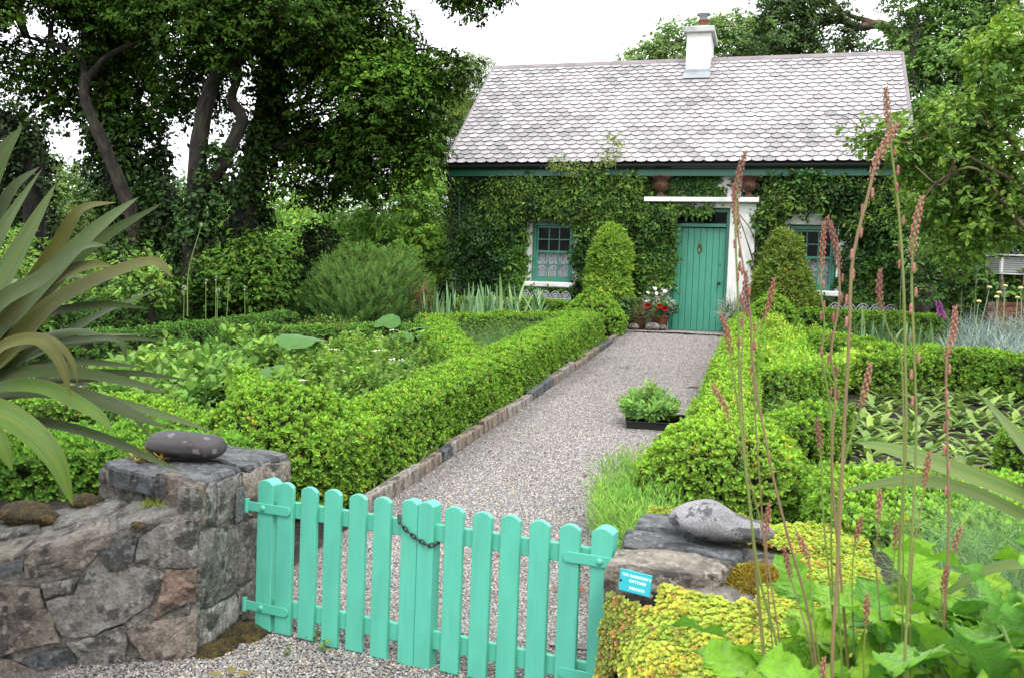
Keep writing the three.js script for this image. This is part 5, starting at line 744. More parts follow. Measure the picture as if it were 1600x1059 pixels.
// urns on the porch slab
{
  const prof = [[0.0, 0], [0.11, 0], [0.11, 0.025], [0.075, 0.045], [0.045, 0.09], [0.045, 0.11], [0.075, 0.13], [0.12, 0.17], [0.128, 0.23], [0.115, 0.27], [0.12, 0.33], [0.165, 0.365], [0.185, 0.385], [0.185, 0.4], [0.165, 0.4], [0.11, 0.34], [0.1, 0.2], [0, 0.18]].map((p) => new THREE.Vector2(...p)), g = new THREE.LatheGeometry(prof, 28); const q = g.attributes.position; for (let i = 0; i < q.count; i++) { const y = q.getY(i), a = Math.atan2(q.getZ(i), q.getX(i)); if (y > 0.14 && y < 0.24) { const k = 1 + 0.05 * Math.cos(a * 14); q.setX(i, q.getX(i) * k); q.setZ(i, q.getZ(i) * k); } } g.computeVertexNormals();
  const urn = (x, label) => { const o = thing('urn', label, 'urn', [x, 3.549, -17.1]); part('body', g, M.rust, o); for (const s of [-1, 1]) { const h = new THREE.TorusGeometry(0.04, 0.011, 6, 14, Math.PI * 1.3); h.rotateZ(s > 0 ? -Math.PI / 2 - 0.4 : Math.PI / 2 - 0.4); h.translate(s * 0.125, 0.22, 0); part('handle', h, M.rust, o); } };
  urn(-2.12, 'rusty iron urn on the end of the porch slab nearer the left window'); urn(-0.52, 'rusty iron urn on the porch slab above the white pier');
}
// creeper over the front
{
  const ivy = thing('wall_creeper', 'dense green ivy and creeper covering the cottage front around windows and door', 'climbing plant');
  const g1 = [1, 2, 3, 4].map((s) => twig({ n: 12, size: 0.1, len: 0.075, wid: 0.055, flat: 0.35, seed: 400 + s, v: 0.35, hue: 0.14, droop: 0.5, round: 0.8 })), g2 = [1, 2, 3, 4].map((s) => twig({ n: 18, size: 0.17, len: 0.09, wid: 0.042, flat: 0.7, seed: 420 + s, v: 0.35, hue: 0.16, droop: 0.45 }));
  const clear = (x, y) => { // not over glass, reveals, sills, the right pier, the door
    for (const [a, b, c, d] of [W1, W2]) if (x > a - 0.10 && x < b + 0.08 && y > c - 0.14 && y < d + 0.09 + 0.06 * fbm3(x * 4, 1, 2)) return false;
    if (x > DO[0] + 0.03 && x < DO[1] && y < 3.40 + 0.05 * fbm3(x * 5, 3, 1)) return false;
    if (x > DO[1] - 0.02 && x < -0.36 && y < 3.5) return false;
    if (x > -2.37 && x < DO[0] + 0.02 && y < 1.72 - 0.25 * (x + 2.3) * -1 + 0.1 * fbm3(x * 5, 9, 1)) return false;
    if (x > -2.46 && x < -0.28 && y > 3.38 && y < 3.62) return false;
    return true;
  };
  const bare = (x, y) => (x > -1.6 && x < -0.6 && y > 3.58 && fbm3(x * 2.4, y * 2.4, 8) > 0.02) || (x > 0.2 && x < 0.9 && y > 3.1 && y < 3.45);
  const sc = new Scatter(), s2 = new Scatter();
  for (let i = 0; i < 8000; i++) { const x = rr(WX0 - 0.05, WX1 + 0.1), y = rr(1.1, 3.98); if (!clear(x, y) || (bare(x, y) && R() < 0.94)) continue; const onPorch = x > -2.4 && x < -0.34 && y < 3.5, b = 0.03 + (x > -2.5 && x < -0.2 && y > 3.5 ? 0.05 : 0.3) * Math.max(0, 0.4 + fbm3(x * 1.5, y * 1.5, 1) * 1.6) * R(), dark = clamp(0.5 + 1.4 * fbm3(x * 0.9, y * 0.9, 4) + rr(-0.25, 0.25), 0, 1); sc.add(V(x, y, (onPorch ? -17.07 : WZ) + b), V(rr(-0.25, 0.25), rr(-0.3, 0.5), 1), rr(0.75, 1.25), vary(mixc([0.014, 0.04, 0.008], [0.075, 0.165, 0.02], dark), 0.42, 0.15)); }
  // looser creeper shoots bulging below the eave, round the porch and the right window
  for (let i = 0; i < 2600; i++) {
    const k = R(); let x, y; if (k < 0.5) { x = rr(-5.6, -2.3); y = 3.95 - Math.pow(R(), 1.4) * 0.95; } else if (k < 0.66) { x = rr(-2.45, -1.75); y = rr(1.75, 3.5); } else if (k < 0.78) { x = rr(-2.3, -0.8); y = rr(3.2, 3.38); } else { x = rr(-0.45, 2.1); y = 3.95 - Math.pow(R(), 1.2) * 0.9; }
    const pier = x > -2.4 && x < -0.34 && y < 3.5; if (x > -2.55 && x < -0.2 && y > 3.5) continue; if (!clear(x, y) && !(k >= 0.66 && k < 0.78 && y > 3.3 && R() < 0.5 && x < -1.2) || (bare(x, y) && R() < 0.9)) continue;
    const b = (pier ? 0.26 : 0.06) + (pier ? 0.1 : 0.34) * Math.pow(R(), 1.5) * (0.6 + fbm3(x * 1.7, y * 1.7, 9)); s2.add(V(x, y, WZ + b), V(rr(-0.6, 0.6), rr(-0.1, 0.9), 1), rr(0.6, 1.15), vary(mixc([0.035, 0.09, 0.013], [0.16, 0.28, 0.03], Math.pow(R(), 1.4)), 0.3, 0.18));
  }
  // shoots rising over the gutter
  for (const [x, y, h] of [[-4.15, 4.05, 0.35], [-3.25, 4.05, 0.75], [-3.05, 4.1, 0.6], [-3.75, 3.95, 0.3]]) for (let i = 0; i < 26; i++) { const t = R(); s2.add(V(x + rr(-0.18, 0.18) + t * 0.1, y + h * t, EZ + 0.12 - t * h * 0.55 + 0.06 + rr(0, 0.1)), V(rr(-1, 1), 1, 1), rr(0.3, 0.6), vary([0.19, 0.25, 0.05], 0.25, 0.2)); }
  sc.build('leaves', g1, M.leafShiny, ivy); s2.build('shoots', g2, M.leaf, ivy);
  for (const p of [[[-0.45, 1.2, WZ + 0.12], [-0.3, 2.2, WZ + 0.16], [-0.42, 2.9, WZ + 0.3], [-0.8, 3.4, WZ + 0.32]], [[-0.3, 1.2, WZ + 0.1], [-0.2, 2.4, WZ + 0.15], [-0.05, 3.3, WZ + 0.2]], [[-0.32, 2.2, WZ + 0.3], [-0.5, 2.75, WZ + 0.33], [-0.72, 3.3, WZ + 0.34]], [[-2.45, 1.2, WZ + 0.1], [-2.5, 2.4, WZ + 0.1], [-2.6, 3.6, WZ + 0.15]]]) part('stem', tube(p.map((q) => V(...q)), 0.018, 0.007, 18, 6, 0.2, p[0][0]), M.barkPale, ivy);
}
// pots, stones and benches at the front
{
  const potG = (s) => { const g = new THREE.LatheGeometry([[0, 0], [0.7, 0], [0.95, 1.35], [1.08, 1.36], [1.1, 1.62], [0.98, 1.62], [0.9, 1.3], [0, 1.25]].map(([r, y]) => new THREE.Vector2(r * s, y * s)), 22); return g; };
  const fol = (o, n, rad, y0, y1, geos, mat, col, v = 0.25) => { const sc = new Scatter(); for (let i = 0; i < n; i++) { const a = R() * 6.28, q = Math.sqrt(R()) * rad, y = lerp(y0, y1, R()); sc.add(V(Math.cos(a) * q, y, Math.sin(a) * q * 0.8), V(Math.cos(a) * q / rad, 0.9, Math.sin(a) * q / rad), rr(0.7, 1.2), vary(col, v, 0.12)); } sc.build('leaves', geos, mat, o); };
  const y = 1.08; let o;
  o = thing('flower_pot', 'terracotta pot of red flowers and silvery leaves beside the door jamb', 'flower pot', [-2.0, y, -16.8]); part('pot', potG(0.17), M.terracotta, o); fol(o, 70, 0.27, 0.28, 0.5, herbSmall, M.leafDull, [0.22, 0.27, 0.22]); fol(o, 20, 0.2, 0.28, 0.36, herb, M.leaf, [0.06, 0.16, 0.03]);
  { const gm = new Leaves(), r = rng(3); for (let i = 0; i < 18; i++) { const d = V(r() - 0.5, r() - 0.2, r() - 0.2).normalize(); gm.leaf(V(0, 0, 0), d, V(0.2, 1, 0.3), 0.075, 0.07, 0.1, [0.55, 0.015, 0.01], 1); } for (const p of [[-0.2, 0.44, 0.24], [0.02, 0.44, 0.28], [0.12, 0.4, 0.26]]) part('flower', gm.geo(), M.leafDull, o).position.set(...p); const wh = new Leaves(); for (let i = 0; i < 26; i++) { const d = V(r() - 0.5, r() * 0.6, r() - 0.3); wh.leaf(d.clone().multiplyScalar(0.4), d, V(0, 1, 0.4), 0.075, 0.06, 0.1, [0.62, 0.62, 0.6], 1); } part('white_flowers', wh.geo(), M.leafDull, o).position.set(-0.02, 0.5, 0.12); }
  o = thing('flower_pot', 'brown pot overflowing with rusty green fern, between the other pots left of the door', 'flower pot', [-2.36, y, -16.6]); part('pot', potG(0.15), M.rust, o); fol(o, 110, 0.3, 0.1, 0.36, feather, M.leaf, [0.11, 0.17, 0.04]); fol(o, 40, 0.26, 0.1, 0.3, feather, M.leaf, [0.2, 0.13, 0.05]);
  o = thing('flower_pot', 'small orange pot beside the clipped box pyramid', 'flower pot', [-2.66, y, -16.5]); part('pot', potG(0.11), M.terracotta, o); fol(o, 40, 0.2, 0.15, 0.42, herb, M.leaf, [0.08, 0.18, 0.03]);
  o = thing('flower_pot', 'dark pot with wispy grey leaves at the foot of the white pier', 'flower pot', [-0.62, y, -16.75]); part('pot', potG(0.14), M.rust, o); fol(o, 60, 0.25, 0.2, 0.5, wisp, M.leafDull, [0.22, 0.26, 0.2]); fol(o, 34, 0.22, 0.05, 0.4, herbSmall, M.leaf, [0.09, 0.17, 0.05]);
  boulder('round_stone', 'rounded tan stone beside the small orange pot', [-2.43, y + 0.05, -16.42], () => [0.115, 0.075, 0.09, 0], M.rockTan, 21); boulder('round_stone', 'larger rounded tan stone in front of the pot of red flowers', [-2.08, y + 0.06, -16.42], () => [0.14, 0.09, 0.1, 0], M.rockTan, 25, 0.3); boulder('round_stone', 'small grey rounded stone closest to the green door', [-1.93, y + 0.05, -16.6], () => [0.09, 0.065, 0.08, 0], M.rockGrey, 28);
  const bench = (x0, x1, ytop, label) => { const b = thing('garden_bench', label, 'bench', [(x0 + x1) / 2, 1.07, -16.95]), w = x1 - x0, h = ytop - 1.07, im = std(lin(0.3, 0.3, 0.33), 0.5);
    for (const sx of [-1, 1]) for (const z of [-0.02, 0.36]) part('leg', tube([V(sx * w / 2, 0, z), V(sx * w / 2 * 0.98, 0.2, z), V(sx * w / 2, 0.4, z)], 0.014, 0.014, 6, 6), im, b);
    for (let i = 0; i < 6; i++) part('slat', frustumBox(-w / 2, w / 2, 0.4, 0.415, i * 0.068 - 0.02, i * 0.068 + 0.03, 0.004), im, b);
    const fr = [], n = Math.max(3, Math.round(w / 0.22)); for (let i = 0; i < n; i++) { const c = lerp(-w / 2, w / 2, (i + 0.5) / n), r = w / n / 2; for (const k of [1, 0.66, 0.36]) { const pts = []; for (let q = 0; q <= 10; q++) { const a = Math.PI * q / 10; pts.push(V(c + Math.cos(a) * r * k, h - r * 1.3 + Math.sin(a) * r * 1.3 * k, -0.04)); } fr.push(tube(pts, 0.008, 0.008, 10, 5)); } for (const q of [-0.6, 0, 0.6]) fr.push(tube([V(c, h - r * 1.3, -0.04), V(c + q * r * 0.5, h - r * 0.7, -0.04), V(c + q * r, h - r * 0.25, -0.04)], 0.006, 0.006, 5, 5)); } fr.push(tube([V(-w / 2, h - 0.14, -0.04), V(0, h - 0.14, -0.04), V(w / 2, h - 0.14, -0.04)], 0.01, 0.01, 4, 6)); for (const s of [-1, 1]) fr.push(tube([V(s * w / 2, 0.38, -0.03), V(s * w / 2, h - 0.1, -0.04)], 0.013, 0.013, 3, 6)); part('backrest', merged(fr), im, b); for (const s of [-1, 1]) part('armrest', tube([V(s * w / 2, h - 0.16, -0.03), V(s * w / 2, h - 0.18, 0.2), V(s * w / 2, 0.4, 0.36)], 0.012, 0.012, 10, 6), im, b); };
  bench(-4.75, -3.75, 1.73, 'white cast iron bench with arched lattice back under the left window'); bench(0.95, 2.1, 1.7, 'white cast iron bench with arched lattice back under the right window');
}
{ // louvred weather box and low brick wall on the right
  const s = thing('louvred_box', 'white louvred weather station box among the bushes on the right', 'weather box', [3.5, 1.2, -15.8], 0.35), pm = M.white; s.scale.set(0.82, 0.82, 0.82); for (const a of [-1, 1]) for (const c of [-1, 1]) part('leg', frustumBox(a * 0.22 - 0.025, a * 0.22 + 0.025, 0, 1.28, c * 0.2 - 0.025, c * 0.2 + 0.025, 0.003), M.timber, s);
  for (const a of [-1, 1]) for (const c of [-1, 1]) part('post', frustumBox(a * 0.25 - 0.025, a * 0.25 + 0.025, 1.28, 1.6, c * 0.22 - 0.025, c * 0.22 + 0.025, 0.003), pm, s); part('floor', frustumBox(-0.27, 0.27, 1.255, 1.28, -0.24, 0.24, 0.003), pm, s); part('roof', frustumBox(-0.31, 0.31, 1.6, 1.63, -0.29, 0.29, 0.005), M.grey, s); part('inner_box', frustumBox(-0.2, 0.2, 1.29, 1.59, -0.17, 0.17, 0.004), std(lin(0.2, 0.2, 0.2), 0.8), s);
  for (let i = 0; i < 7; i++) { const yy = 1.31 + i * 0.042; for (const c of [-1, 1]) { const l = box(0.45, 0.03, 0.006, 0, 0, 0, 0.001); l.rotateX(c * 0.7); l.translate(0, yy, c * 0.22); part('louvre', l, pm, s); const l2 = box(0.006, 0.03, 0.39, 0, 0, 0, 0.001); l2.rotateZ(-c * 0.7); l2.translate(c * 0.25, yy, 0); part('louvre', l2, pm, s); } }
  const bw = thing('brick_wall', 'low orange brick wall end behind the silvery foliage', 'wall', [3.3, 1.05, -15.5]); for (let r = 0; r < 10; r++) for (let i = 0; i < 6; i++) { const g = uvBox(box(0.215, 0.065, 0.1, i * 0.225 + (r % 2) * 0.11, 0.035 + r * 0.075, 0, 0.008), 1, [R(), R()]); part('brick', g, R() > 0.3 ? M.terracotta : M.rockRed, bw); } part('mortar', frustumBox(-0.1, 1.45, 0, 0.745, -0.045, 0.042, 0), M.mortar, bw);
}

// ---------------------------------------------------------------- trees
const TRUNK = {
  A1: [0.294,0.166,[-12.12,1.75,-15.27],[-12.37,2.64,-15.24],[-12.74,3.9,-15.2],[-12.99,5.3,-15.2],[-12.97,6.7,-15.27],[-12.94,7.98,-15.35]],
  A2: [0.109,0.084,[-11.7,2.94,-14.41],[-11.87,3.3,-14.38],[-12.22,4.07,-14.32],[-12.52,4.72,-14.26],[-12.66,5.08,-14.24],[-12.66,5.42,-14.26]],
  A3: [0.072,0.03,[-12.66,5.42,-14.26],[-12.8,5.82,-14.24],[-13.3,6.04,-14.11],[-13.77,6.15,-13.98]],
  A4: [0.066,0.03,[-12.65,5.34,-14.26],[-12.36,5.75,-14.36],[-11.91,6.05,-14.51],[-11.54,6.17,-14.62],[-11.4,6.45,-14.67]],
  B1: [0.17,0.091,[-9.93,1.88,-13.83],[-9.94,2.79,-13.87],[-9.92,3.93,-13.93],[-9.83,4.84,-14.0],[-9.61,5.39,-14.09],[-9.03,5.89,-14.28],[-8.62,6.48,-14.43]],
  B2: [0.148,0.068,[-9.91,3.25,-13.9],[-9.63,3.54,-14.0],[-9.36,4.12,-14.1],[-9.21,4.58,-14.17],[-9.4,4.91,-14.13],[-9.31,5.32,-14.18]],
  B3: [0.079,0.045,[-9.61,5.39,-14.09],[-9.25,5.89,-14.22],[-9.06,6.46,-14.3],[-8.96,7.15,-14.37]],
  B4: [0.051,0.017,[-9.03,5.89,-14.28],[-8.61,6.31,-14.42],[-7.95,6.22,-14.61],[-7.5,5.95,-14.73]],
  C1: [0.248,0.161,[-9.96,2.19,-15.39],[-9.9,3.06,-15.46],[-9.75,4.19,-15.55],[-9.64,5.19,-15.64],[-9.55,6.43,-15.72],[-9.41,7.68,-15.83]],
  C2: [0.087,0.031,[-9.66,4.69,-15.61],[-9.35,5.32,-15.73],[-8.66,5.84,-15.95],[-7.72,6.13,-16.24]],
  D1: [0.185,0.128,[-15.87,3.52,-16.37],[-15.97,4.51,-16.39],[-16.38,4.99,-16.29],[-17.08,5.46,-16.11]],
  E1: [0.192,0.086,[4.12,8.61,-29.66],[3.64,9.08,-29.55],[3.18,9.73,-29.45],[2.67,10.13,-29.32],[2.12,10.03,-29.16],[1.65,10.21,-29.03],[1.25,10.8,-28.95]],
  E2: [0.086,0.038,[2.67,10.13,-29.32],[2.01,10.3,-29.14],[1.08,10.61,-28.89],[0.32,10.96,-28.69]],
  E3: [0.096,0.249,[3.48,10.51,-29.57],[3.68,10.13,-29.61],[4.31,8.62,-29.71],[4.8,5.96,-29.72]],
  H1: [0.043,0.009,[3.67,2.24,-13.59],[3.11,3.67,-13.5],[2.76,4.08,-13.42],[2.27,4.11,-13.28],[1.95,3.97,-13.18],[1.47,3.82,-13.03],[1.05,3.97,-12.92]],
  H2: [0.043,0.009,[3.67,2.24,-13.59],[3.13,3.25,-13.48],[2.79,3.49,-13.4],[2.29,3.68,-13.26],[2.07,3.29,-13.18],[1.73,3.53,-13.09]],
  H3: [0.034,0.009,[3.67,2.24,-13.59],[2.98,2.98,-13.43],[2.46,3.54,-13.31],[1.98,3.29,-13.15],[1.83,3.03,-13.1]],
  H4: [0.051,0.013,[3.67,2.24,-13.59],[3.46,3.26,-13.58],[3.16,4.44,-13.55],[2.96,5.11,-13.53]],
};
const CROWN = {
  A: [[-13.9,6.6,-14.0,0.9],[-13.0,6.3,-14.2,0.72],[-12.8,7.1,-15.3,1.09],[-14.3,5.8,-14.8,0.7],[-14.1,5.4,-15.4,0.59],[-12.9,7.5,-14.8,1.24],[-11.4,6.7,-14.7,0.84],[-12.4,6.1,-15.9,0.79],[-12.7,5.2,-15.8,0.79],[-13.1,6.6,-15.8,0.72],[-14.2,7.2,-13.9,0.97]],
  IA: [[-11.4,3.0,-15.0,0.42],[-11.4,2.4,-15.0,0.42],[-11.7,2.0,-14.4,0.41],[-12.2,2.1,-15.3,0.43],[-12.4,2.8,-15.2,0.51],[-12.6,3.5,-15.2,0.59],[-12.7,4.2,-15.2,0.56],[-12.9,4.9,-15.2,0.59],[-12.3,4.4,-15.7,0.44],[-12.2,3.5,-15.6,0.47],[-13.1,4.0,-15.1,0.33],[-13.1,5.8,-15.2,0.51]],
  B: [[-10.0,6.4,-14.0,0.91],[-10.5,5.9,-14.4,0.64],[-10.5,5.4,-14.9,0.54],[-9.5,6.0,-14.2,0.79],[-9.1,6.7,-14.3,1.02],[-8.3,6.5,-14.5,1.02],[-11.3,5.2,-15.2,0.5],[-11.1,7.0,-14.3,0.82],[-9.4,5.3,-14.7,0.53],[-10.1,4.8,-15.0,0.36]],
  IB: [[-10.1,2.0,-14.0,0.32],[-10.0,2.6,-13.9,0.39],[-9.8,3.1,-14.0,0.39],[-9.5,3.7,-14.0,0.27]],
  C: [[-8.9,6.1,-15.9,1.06],[-8.1,6.6,-16.1,1.18],[-7.7,5.5,-15.7,1.15],[-7.5,6.4,-15.8,0.87],[-7.0,4.9,-15.3,1.0],[-8.4,4.9,-16.0,0.93],[-6.6,5.5,-15.5,0.59],[-6.0,5.6,-15.3,0.32],[-5.6,5.6,-15.3,0.19],[-6.5,5.1,-15.5,0.64],[-7.5,4.2,-15.7,0.84],[-6.5,4.3,-15.4,0.59],[-8.8,4.0,-16.3,0.77],[-7.8,7.0,-15.7,0.66],[-8.3,7.5,-16.1,1.12],[-9.3,4.8,-16.2,0.64],[-7.8,3.8,-16.1,0.5]],
  IC: [[-9.9,2.4,-15.4,0.42],[-9.9,3.1,-15.5,0.45],[-9.8,3.7,-15.5,0.42],[-9.7,4.4,-15.6,0.42],[-9.6,5.2,-15.6,0.42],[-9.6,6.1,-15.7,0.45],[-9.3,4.5,-15.7,0.32]],
  D: [[-16.0,4.1,-16.4,0.43],[-16.0,4.7,-16.4,0.37],[-16.4,5.0,-16.3,0.37],[-16.8,5.6,-16.2,0.71],[-17.2,3.1,-17.0,1.04],[-16.9,4.3,-16.1,0.57]],
  LB: [[-18.9,3.4,-19.7,1.02],[-19.0,4.2,-20.7,0.89],[-17.0,2.7,-19.1,0.98],[-17.9,2.1,-17.8,1.09],[-15.9,1.9,-17.3,0.89],[-14.2,1.9,-16.8,0.71]],
  MB: [[-16.9,3.7,-22.3,0.83],[-16.3,3.8,-23.6,0.96],[-13.9,2.4,-21.0,1.02],[-14.3,3.9,-24.1,1.15],[-12.2,2.4,-20.5,0.98],[-12.2,3.4,-22.6,1.06],[-15.4,2.3,-20.6,0.85]],
  NB: [[-9.4,3.3,-19.3,0.75],[-8.5,3.5,-19.5,0.89],[-7.6,3.5,-19.3,0.73],[-7.1,2.6,-18.8,0.64],[-8.0,2.6,-19.1,0.73],[-9.0,2.4,-19.3,0.75],[-7.5,4.0,-19.8,0.52]],
  CON: [[-8.3,7.2,-22.9,0.68],[-8.2,6.0,-21.8,0.82],[-8.3,4.9,-21.2,0.88],[-8.3,4.1,-20.6,0.78],[-8.3,7.8,-24.0,0.6],[-8.2,6.5,-22.9,0.68],[-8.9,4.4,-21.0,0.64]],
  TOP: [[-4.0,5.3,-10.5,0.12],[-3.8,5.2,-10.6,0.11],[-3.7,5.1,-10.6,0.06],[-3.5,5.3,-10.6,0.08],[-3.3,5.3,-10.7,0.06]],
  R1: [[-4.2,9.8,-30.4,0.64],[-3.4,10.2,-30.7,0.96],[-2.4,10.0,-31.0,1.17],[-1.6,10.2,-31.2,1.06],[-0.8,10.0,-31.4,1.06],[-1.8,10.7,-31.2,0.75],[-4.7,9.7,-30.3,0.43]],
  R2: [[-0.2,9.6,-28.5,0.96],[0.5,10.2,-28.7,1.05],[1.3,9.5,-28.9,0.96],[2.1,9.1,-29.1,0.86],[0.4,9.1,-28.6,0.86],[-0.5,9.1,-28.4,0.67],[0.1,10.9,-28.6,0.96],[1.1,10.8,-28.9,0.77],[2.3,9.8,-29.7,0.68],[-0.0,10.5,-28.6,0.77]],
  R3: [[3.5,8.3,-26.3,1.02],[4.4,9.1,-26.6,1.36],[5.5,9.4,-27.0,1.36],[4.0,7.4,-25.4,1.14],[4.9,7.6,-25.7,1.31],[3.2,6.9,-25.1,0.82],[3.7,6.1,-24.2,0.94],[5.7,8.2,-25.9,1.14],[3.2,9.9,-26.3,0.68],[4.7,10.3,-26.8,1.19],[3.2,9.0,-26.8,0.7],[3.5,5.3,-24.1,0.78]],
  R4: [[2.7,5.0,-13.4,0.38],[3.0,4.5,-13.5,0.43],[2.5,4.2,-13.3,0.38],[2.2,4.2,-13.3,0.3],[2.0,4.0,-13.4,0.26],[1.5,3.9,-13.2,0.24],[1.1,4.0,-13.2,0.17],[1.8,3.8,-13.4,0.3],[2.4,3.7,-13.6,0.48],[2.9,3.8,-13.7,0.52],[2.1,3.3,-13.7,0.4],[2.8,3.1,-13.9,0.53],[3.2,3.1,-13.9,0.53],[2.5,2.6,-14.3,0.46],[3.0,5.3,-13.5,0.34],[2.0,3.0,-14.2,0.31]],
  R5: [[2.4,2.6,-16.9,0.5],[3.0,2.4,-17.1,0.55],[4.1,3.4,-19.5,0.56],[3.8,2.0,-15.9,0.3],[3.6,2.1,-15.8,0.24],[3.4,2.0,-15.8,0.22],[3.8,2.3,-16.1,0.18],[3.3,2.3,-16.2,0.25],[2.6,2.0,-16.9,0.44],[3.4,2.1,-16.6,0.43],[2.2,3.2,-17.2,0.34]],
};
const PHL = [
  [0.072,[-3.22,1.08,-2.8],[-2.94,1.64,-2.7],[-2.82,2.07,-2.75],[-2.75,2.19,-2.78]],
  [0.084,[-3.12,1.1,-2.72],[-2.85,1.46,-2.61],[-2.73,1.77,-2.66],[-2.59,2.02,-2.71]],
  [0.086,[-3.03,1.09,-2.64],[-2.72,1.42,-2.54],[-2.58,1.72,-2.6],[-2.46,1.96,-2.64]],
  [0.055,[-3.31,1.04,-2.88],[-2.92,1.43,-2.8],[-2.74,1.63,-2.86],[-2.66,1.75,-2.89],[-2.68,1.81,-2.89]],
  [0.059,[-3.26,1.02,-2.84],[-2.83,1.41,-2.77],[-2.65,1.73,-2.84],[-2.55,1.89,-2.87],[-2.43,1.92,-2.91]],
  [0.084,[-3.12,1.05,-2.72],[-2.71,1.42,-2.65],[-2.48,1.71,-2.73],[-2.35,1.84,-2.77],[-2.25,1.93,-2.81]],
  [0.079,[-3.31,0.98,-2.88],[-2.88,1.43,-2.81],[-2.74,1.56,-2.86],[-2.56,1.75,-2.92],[-2.29,1.93,-3.0]],
  [0.075,[-2.93,1.06,-2.55],[-2.55,1.52,-2.49],[-2.43,1.61,-2.53],[-2.29,1.73,-2.58],[-2.21,1.74,-2.6]],
  [0.08,[-3.12,1.02,-2.72],[-2.75,1.37,-2.63],[-2.56,1.6,-2.7],[-2.41,1.67,-2.75],[-2.32,1.67,-2.77]],
  [0.077,[-3.02,1.02,-2.63],[-2.62,1.31,-2.56],[-2.46,1.52,-2.62],[-2.27,1.64,-2.68],[-2.11,1.69,-2.73],[-2.05,1.64,-2.74]],
  [0.043,[-3.21,0.98,-2.8],[-2.79,1.34,-2.73],[-2.7,1.46,-2.76],[-2.54,1.51,-2.81],[-2.4,1.53,-2.85],[-2.25,1.52,-2.89]],
  [0.056,[-3.12,1.02,-2.72],[-2.7,1.25,-2.64],[-2.57,1.36,-2.68],[-2.42,1.4,-2.73],[-2.29,1.4,-2.77],[-2.26,1.33,-2.77]],
  [0.044,[-3.26,0.94,-2.84],[-2.83,1.3,-2.76],[-2.67,1.38,-2.81],[-2.48,1.41,-2.87],[-2.3,1.42,-2.92]],
  [0.05,[-3.3,0.96,-2.88],[-2.87,1.2,-2.8],[-2.7,1.29,-2.85],[-2.51,1.3,-2.91],[-2.33,1.29,-2.96]],
  [0.068,[-3.02,0.99,-2.63],[-2.62,1.26,-2.56],[-2.4,1.29,-2.63],[-2.18,1.26,-2.69],[-2.05,1.23,-2.73]],
  [0.039,[-3.26,0.94,-2.84],[-2.83,1.23,-2.76],[-2.57,1.26,-2.84],[-2.33,1.27,-2.91],[-2.12,1.25,-2.97]],
  [0.066,[-2.93,1.01,-2.55],[-2.54,1.22,-2.48],[-2.35,1.23,-2.54],[-2.19,1.2,-2.58],[-2.09,1.16,-2.61],[-1.98,1.12,-2.64]],
  [0.085,[-2.83,1.03,-2.47],[-2.45,1.24,-2.4],[-2.31,1.25,-2.44],[-2.21,1.21,-2.47],[-2.14,1.17,-2.49],[-2.09,1.12,-2.5]],
  [0.054,[-2.74,1.03,-2.39],[-2.38,1.39,-2.33],[-2.26,1.42,-2.36],[-2.2,1.36,-2.38],[-2.15,1.24,-2.38]],
  [0.033,[-2.78,1.04,-2.43],[-2.36,1.42,-2.38],[-2.26,1.42,-2.41],[-2.2,1.36,-2.43],[-2.17,1.28,-2.43]],
  [0.094,[-2.6,1.08,-2.26],[-2.28,1.21,-2.19],[-2.17,1.16,-2.22],[-2.08,1.07,-2.24],[-2.02,0.93,-2.25]],
  [0.065,[-2.55,1.09,-2.22],[-2.28,1.2,-2.14],[-2.2,1.13,-2.15],[-2.16,1.04,-2.16]],
  [0.053,[-2.69,1.06,-2.35],[-2.33,1.18,-2.28],[-2.21,1.1,-2.31],[-2.15,1.01,-2.32],[-2.12,0.93,-2.32]],
  [0.032,[-3.02,0.99,-2.63],[-2.55,1.2,-2.58],[-2.31,1.19,-2.65],[-2.2,1.17,-2.68],[-2.09,1.06,-2.71]],
];
const PHR = [
  [0.072,[0.83,1.04,-2.61],[0.7,1.12,-2.57],[0.45,1.22,-2.5],[0.32,1.26,-2.47],[0.22,1.28,-2.44]],
  [0.046,[0.9,0.99,-2.83],[0.78,1.02,-2.8],[0.56,1.12,-2.74],[0.42,1.15,-2.7],[0.33,1.14,-2.68],[0.2,1.11,-2.64]],
  [0.082,[0.83,1.06,-2.61],[0.72,1.19,-2.58],[0.62,1.3,-2.56],[0.52,1.41,-2.53]],
  [0.03,[0.69,1.1,-2.15],[0.59,1.1,-2.12],[0.46,1.08,-2.08],[0.33,0.99,-2.04]],
  [0.078,[0.9,1.01,-2.83],[0.84,1.26,-2.83],[0.74,1.5,-2.81]],
];
